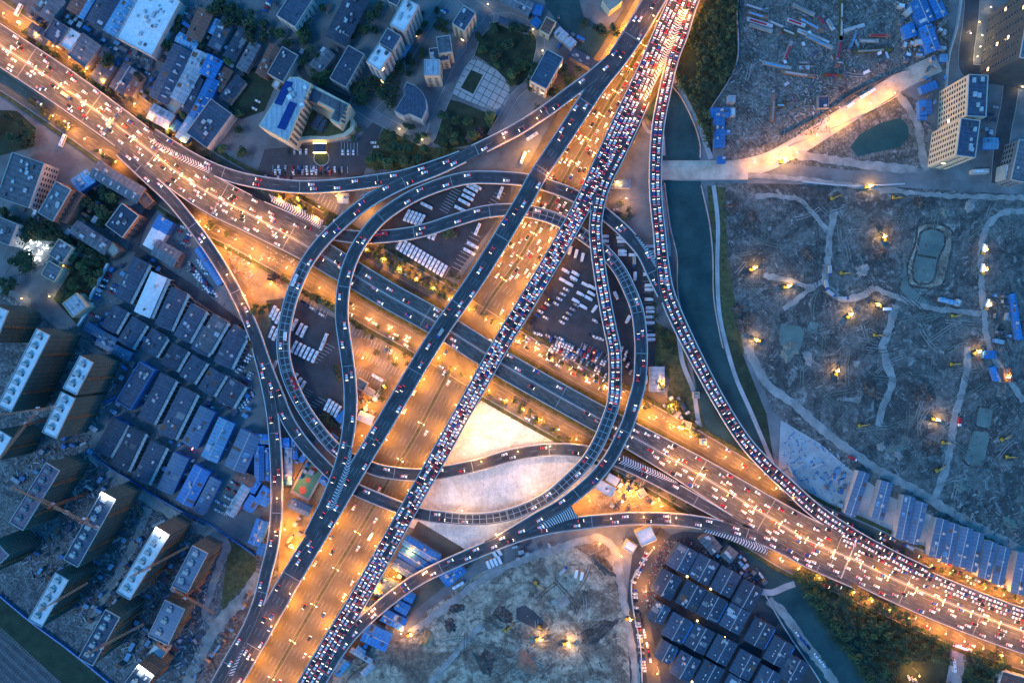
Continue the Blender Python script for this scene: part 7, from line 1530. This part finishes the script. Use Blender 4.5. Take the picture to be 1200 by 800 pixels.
for x, y, p, ds in [(905, 186, 1.3, 'at the lit road fork by the bridge'), (925, 182, 1.6, 'at the flaring works by the lit road fork'), (955, 163, 1.5, 'on the lower bend of the lit dirt road'), (985, 146, 1.5, 'on the middle of the lit dirt road'), (1012, 129, 1.5, 'on the upper middle of the lit dirt road'), (1038, 113, 1.3, 'at the upper end of the lit dirt road'), (880, 190, .8, 'at the lower end of the lit dirt road'),
                    (268, 290, 1.3, 'in the glowing western yard, north end'), (300, 310, 1.4, 'in the glowing western yard, middle'), (325, 335, 1.4, 'in the glowing western yard, south end'), (290, 350, .9, 'beside the yard containers'),
                    (560, 500, 1.5, 'at the northern rim of the sandy lot'), (600, 500, 1.5, 'in the northern middle of the sandy lot'), (640, 520, 1.3, 'at the northeastern rim of the sandy lot'), (560, 535, 1.1, 'at the northwestern rim of the sandy lot'), (585, 618, .45, 'added to brighten the southern rim of the sandy lot'), (540, 592, .4, 'added to brighten the lower middle of the sandy lot'), (620, 570, .45, 'added to brighten the lower east of the sandy lot'), (660, 600, 1.0, 'beside the loop in the golden yard'), (735, 580, 2.0, 'in the golden yard, north side'), (720, 615, .9, 'in the golden yard, south side'), (775, 590, 1.5, 'in the golden yard, east side'), (690, 580, 1.5, 'in the golden yard, west side'),  # the southern and lower sandy-lot masts are added to brighten the pale ground
                    (425, 420, 1.1, 'in the depot, northwest'), (470, 420, 1.2, 'in the depot, north'), (500, 440, 1.1, 'in the depot, east'), (432, 470, 1.1, 'in the depot, southwest'), (430, 510, .8, 'in the depot, south end'), (455, 450, 1.1, 'in the depot, centre'),
                    (345, 560, 1.0, 'beside the ball court'), (335, 615, 1.4, 'in the weeds plot, north'), (350, 640, 1.4, 'in the weeds plot, middle'), (338, 665, 1.1, 'in the weeds plot, south'),
                    (462, 668, 1.3, 'between the violet halls'), (440, 690, 1.2, 'between the lilac sheds'), (428, 715, 1.2, 'by the bright blue broad roof'), (475, 735, 1.4, 'at the excavation gate'), (482, 640, 1.0, 'north of the violet halls'),
                    (770, 450, 1.1, 'beside the lone pale shed'), (780, 475, 1.3, 'on the lit lane by the worker huts, north'), (760, 490, 1.4, 'on the lit lane by the worker huts, west'), (800, 500, 1.1, 'on the lit lane by the worker huts, east'),
                    (765, 640, 1.5, 'at the compound gate'), (752, 690, 1.5, 'on the compound street, middle'), (758, 750, 1.2, 'on the compound street, lower part'), (728, 650, 1.0, 'west of the bright cream roof'), (700, 636, .9, 'at the excavation road bend'),
                    (775, 300, .0, ''), (770, 780, 1.0, 'at the lit clearing in the woods'), (1070, 782, 2.0, 'in the small lit clearing'), (720, 215, .7, 'beside the violet station roof'), (735, 235, .7, 'on the slip road paving'),
                    (400, 230, .8, 'above the northern verge, west'), (430, 245, .8, 'above the northern verge, east'), (352, 232, 1.2, 'on the orange verge below the hotel ramp'), (375, 243, 1.2, 'on the orange verge by the bus park gate'), (620, 178, 1.0, 'on the lit bays near the curved ramp end'), (30, 30, .8, 'by the top left coach')]:
    sl = 'sandy lot' in ds
    if p: lamp(*at(x, y), .1, rl.uniform(0, 6), 20 if sl else 10, (1,), LW * p * (2.1 if sl and p < .6 else 1.25 if sl else 1.15), ('tall mast lamp ' if sl else 'yard lamp ') + ds, None, (1, .52, .18) if sl else (1, .375, .045))  # sandy-lot masts made extra tall to smooth their pools of light
LIGHTS_SMALL = [(T('30', 1013, 45), 'estate'), (T('30', 983, 125), 'estate'), (T('30', 975, 170), 'estate'), (T('30', 990, 225), 'estate'), (T('30', 975, 270), 'estate'), (T('30', 930, 155), 'estate'), (T('30', 1138, 345), 'estate'), (T('30', 995, 325), 'estate'), (T('30', 1180, 430), 'estate'), (T('30', 1140, 750), 'estate'), (T('10', 1148, 108), 'park'), (T('10', 1100, 38), 'park'), (T('20', 105, 140), 'park'), (T('20', 138, 262), 'park'), (T('10', 665, 608), 'campus'), (T('10', 788, 676), 'campus'), (T('01', 130, 590), 'street'), (T('01', 242, 580), 'street')]
for (px, py), k in LIGHTS_SMALL: lamp(*at(px, py), .1, rl.uniform(0, 6), 5, (1,), LW * (.09 if k != 'park' else .05), f'small {k} lamp {where(px, py)}', f'small {k} lamps', (1, .75, .35))
for r in LPROT.values():
    for c in list(r.children):
        for g in list(c.children): bpy.data.objects.remove(g)
        bpy.data.objects.remove(c)
    bpy.data.objects.remove(r)
# clubhouse floodlights and the string of market lights
def glow(name, label, cat, px, py, pieces, m, power, col=(1, .7, .35), h=4.0):
    r = thing(name, label, cat, (*at(px, py), .2))
    p = MB(); p.cyl(0, 0, 0, h, .1, n=6); p.build('post', 'dark_metal', r)
    for i, (x, y, s) in enumerate(pieces): q = MB(); q.cyl(x, y, h, h + .5, s * .7, s, 8); q.build('lamp', m, r)
    ld = bpy.data.lights.new('glow_light', 'POINT'); ld.energy = power; ld.color = col; ld.shadow_soft_size = .6
    o = bpy.data.objects.new('glow_light', ld); COL.objects.link(o); o.parent = r; o.location = (0, 0, h + 1.2)
for i, (x, y, w) in enumerate([(345, 385, 'north'), (332, 418, 'upper middle'), (302, 450, 'middle'), (292, 490, 'south')]): glow('terrace_light', f'golden terrace light on the {w} side of the lit clubhouse', 'lamp', *T('01', x, y), [(0, 0, .8), (1.6, .6, .6)], 'gold_lamp', 330)
for i, (x, y, w) in enumerate([(135, 368, 'far left'), (150, 400, 'lower left'), (185, 415, 'bottom'), (190, 345, 'top'), (225, 360, 'right'), (198, 385, 'middle'), (150, 335, 'upper left')]):
    glow('garden_light', f'cluster of white garden lights, {w} of the ring before the clubhouse', 'lamp', *T('01', x, y), [(rl.uniform(-2.4, 2.4), rl.uniform(-1.6, 1.6), .24) for _ in range(7)], 'white_lamp', 3, (1, .9, .75), 2.2)
for i, (t, x, y, w) in enumerate([('01', 350, 600, 0), ('01', 405, 625, 1), ('23', 815, 292, 2), ('23', 925, 350, 3), ('23', 862, 498, 4), ('23', 838, 782, 5), ('01', 585, 675, 6), ('02', 915, 762, 7), ('20', 500, 30, 8), ('00', 100, 115, 9), ('00', 435, 240, 10), ('23', 990, 575, 11)]):
    glow('alley_light', 'amber alley light ' + ['left of the square grey pavilion', 'right of the square grey pavilion', 'between first and second compound rows', 'between second and third compound rows', 'at the dark compound crossing', 'at the bottom of the dark compound', 'by the short slate store', 'by the slim dull blue warehouse', 'by the lit yellowish building', 'by the top left coach', 'on the square grey building', 'deep in the dark compound'][i], 'lamp', *T(t, x, y), [(0, 0, .7)], 'gold_lamp', 70, (1, .5, .2))
# ------------------------------------------------------------ machines
def excavator(px, py, a, label, power=0.0, boom=7.5):
    r = thing('excavator', label, 'excavator', (*at(px, py), .3), a)
    for s in (-1, 1): m = MB(); m.box(-2.1, 2.1, s * 1.25 - .35, s * 1.25 + .35, 0, .95, taper=.1); m.build('track', 'rubber', r)
    m = MB(); m.box(-2, 1.6, -1.35, 1.35, 1.0, 1.5); m.box(-2.2, -.6, -1.35, 1.35, 1.5, 2.5, taper=.1); m.build('body', 'yellow_paint', r)
    m = MB(); m.box(.2, 1.5, .3, 1.3, 1.5, 2.9, taper=.08); m.build('cab', 'glass', r)
    m = MB(); m.bar((1.2, -.3, 1.8), (boom * .55, -.3, 4.3), .28); m.bar((boom * .55, -.3, 4.3), (boom, -.3, 1.6), .2); bo = m.build('boom', 'yellow_paint', r)
    m = MB(); m.box(boom - .7, boom + .5, -.9, .3, .3, 1.5, taper=.2); m.build('bucket', 'dark_metal', bo)
    if power:
        m = MB(); m.box(1.4, 1.9, -1.2, -.5, 2.6, 3.1); m.box(1.4, 1.9, .4, 1.1, 2.9, 3.4); m.cyl(1.6, 0, 2.5, 5.2, .06); m.box(1.3, 2.3, -.7, .7, 5.2, 5.5); m.build('work_lamp', 'gold_lamp', r)
        ld = bpy.data.lights.new('work_light', 'POINT'); ld.energy = LW * power * .26; ld.color = (1, .52, .16); ld.shadow_soft_size = .3
        o = bpy.data.objects.new('work_light', ld); COL.objects.link(o); o.parent = r; o.location = (3.2, 0, 5.0)
for t, x, y, a, p, l in [('31', 78, 545, .3, 1.6, 'at the western haul track, brightly lit'), ('31', 540, 322, 2.1, 2.4, 'in the northern pit, brightly lit'), ('31', 372, 682, .9, 2.4, 'south of the curved track, brightly lit'), ('31', 515, 632, 2.8, 1.8, 'beside the white dumper, brightly lit'), ('31', 458, 78, .2, 2.4, 'by the silver pipeline, brightly lit'),
                        ('21', 1120, 462, .5, 2.2, 'in the western corner of the site, brightly lit'), ('21', 1150, 796, 2.9, 1.8, 'above the long site road, brightly lit'), ('32', 315, 148, 1.4, 1.8, 'west of the middle track, brightly lit'), ('32', 772, 362, -.2, 2.0, 'with pale boom by the red truck, brightly lit'), ('32', 965, 52, .6, 1.6, 'beside the blue hut, brightly lit'),
                        ('32', 1110, 176, 1.5, .8, 'between the pink cabins, dimly lit'), ('31', 1003, 382, 1.2, .3, 'behind the northernmost dumper, dimly lit'), ('31', 1003, 475, 1.2, .3, 'behind the middle dumper'), ('31', 1020, 640, 1.2, .3, 'behind the southernmost dumper'),
                        ('31', 590, 128, 0, 0, 'unlit at the northern site edge'), ('31', 300, 130, .4, 0, 'unlit beside the first bent track'), ('31', 345, 480, 0, 0, 'unlit east of the track fork'), ('31', 865, 680, .1, 0, 'unlit on the long brown track'), ('32', 790, 600, .6, 0, 'unlit near the lower track end'), ('32', 430, 392, .2, 0, 'unlit at the end of the middle track'), ('32', 860, 105, .1, 0, 'unlit west of the long southern track'), ('32', 820, 472, 0, 0, 'unlit beside the dark mound'), ('32', 1095, 455, .5, 0, 'unlit by the lower basins'), ('32', 1120, 538, 0, 0, 'unlit at the eastern site edge'), ('31', 500, 770, 0, 0, 'unlit below the double work light'),
                        ('23', 120, 590, .3, 2.2, 'in the excavation beside the dug pit, brightly lit'), ('23', 250, 610, .2, 2.6, 'in the middle of the excavation, brightest one'), ('23', 130, 535, -.3, 0, 'orange inside the dug pit'), ('23', 115, 330, -.6, 0, 'lying against the northern excavation slope'), ('23', 540, 495, .2, .3, 'on the concrete excavation road'), ('13', 720, 570, .5, .8, 'at the muddy excavation corner'), ('13', 1175, 545, .8, 0, 'on the brown excavation mound'), ('30', 60, 760, .2, 2.0, 'burning bright at the lit road fork')]:
    excavator(*T(t, x, y), a, 'excavator ' + l, p)
def crane(px, py, h, ang, jib, label):
    x, y = at(px, py, h); r = thing('tower_crane', label, 'tower crane', (x, y, .2), ang)
    def truss(m, a, b, w, n):
        a = Vector(a); b = Vector(b); d = b - a; u = Vector((0, 1, 0)); v = d.normalized().cross(u)
        cs = [(u * i * w + v * j * w) for i, j in ((-1, -1), (1, -1), (1, 1), (-1, 1))]
        for c in cs: m.bar(a + c, b + c, .12)
        for k in range(n):
            p = a + d * k / n; q = a + d * (k + 1) / n
            for i in range(4): m.bar(p + cs[i], q + cs[(i + 1) % 4], .07)
    m = MB(); truss(m, (0, 0, 0), (0, 0, h), .8, int(h / 3)); m.build('mast', 'crane_orange', r)
    m = MB(); truss(m, (1, 0, h + 1), (jib, 0, h + 1), .6, int(jib / 2.5)); m.build('jib', 'crane_orange', r)
    m = MB(); truss(m, (-12, 0, h + 1), (-1, 0, h + 1), .6, 5); m.bar((0, 0, h + 1), (0, 0, h + 7), .3); m.bar((0, 0, h + 7), (jib * .6, 0, h + 1.6), .06); m.bar((0, 0, h + 7), (-11, 0, h + 1.6), .06); m.build('counter_jib', 'crane_orange', r)
    m = MB(); m.box(-12.5, -9.5, -1.2, 1.2, h - .8, h + 1.4); m.build('counterweight', 'concrete', r)
    m = MB(); m.box(-.2, 1.8, -2.1, -.9, h - 1, h + 1.3); m.build('cab', 'vent', r)
crane(*T('02', 185, 318), 50, radians(188), 44, 'orange tower crane between the longest white roof and the white pair')
crane(*T('02', 130, 385), 50, radians(232), 40, 'orange tower crane reaching down over the western edge tower')
crane(*T('03', 690, 262), 50, radians(28), 36, 'orange tower crane beside the white roof with the dazzling strip')
crane(*T('03', 470, 630), 48, radians(28), 38, 'orange tower crane above the dark blue-roofed tower')
crane(*T('03', 395, 40), 50, radians(152), 36, 'orange tower crane by the dark-roofed tower with the dazzling lamp')
crane(*T('03', 255, 420), 48, radians(30), 30, 'orange tower crane by the railway-side white roof')
crane(*T('03', 870, 390), 38, radians(-30), 26, 'orange tower crane by the jagged blue-grey roof')
crane(*T('02', 250, 770), 50, radians(155), 34, 'orange tower crane above the unfinished mauve roof')

# direction gantries over the carriageways (blank blue boards, steel legs)
for key, f, l in (('B', .30, 'blue direction gantry over the free-flowing elevated road north of the great crossing'), ('C', .22, 'blue direction gantry over the jammed elevated road in the south'), ('EW', .16, 'blue direction gantry over the western end of the flyover'), ('EW', .80, 'blue direction gantry over the eastern end of the flyover')):
    P = PATHS[key]; x, y, z, a = P.pos(P.len * f); w = P.hw(P.len * f); g = thing('sign_gantry', l, 'gantry', (x, y, z), a)
    for s_ in (-1, 1): m = MB(); m.cyl(0, s_ * (w - .5), 0, 7, .22); m.build('post', 'vent', g)
    m = MB(); m.bar((0, -w, 6.6), (0, w, 6.6), .22); m.bar((0, -w, 7.4), (0, w, 7.4), .15); m.build('beam', 'vent', g)
    for s_ in (-.5, .5): m = MB(); m.box(.25, .4, s_ * w - 2.2, s_ * w + 2.2, 5.8, 8.2); m.build('board', 'blue_paint', g)
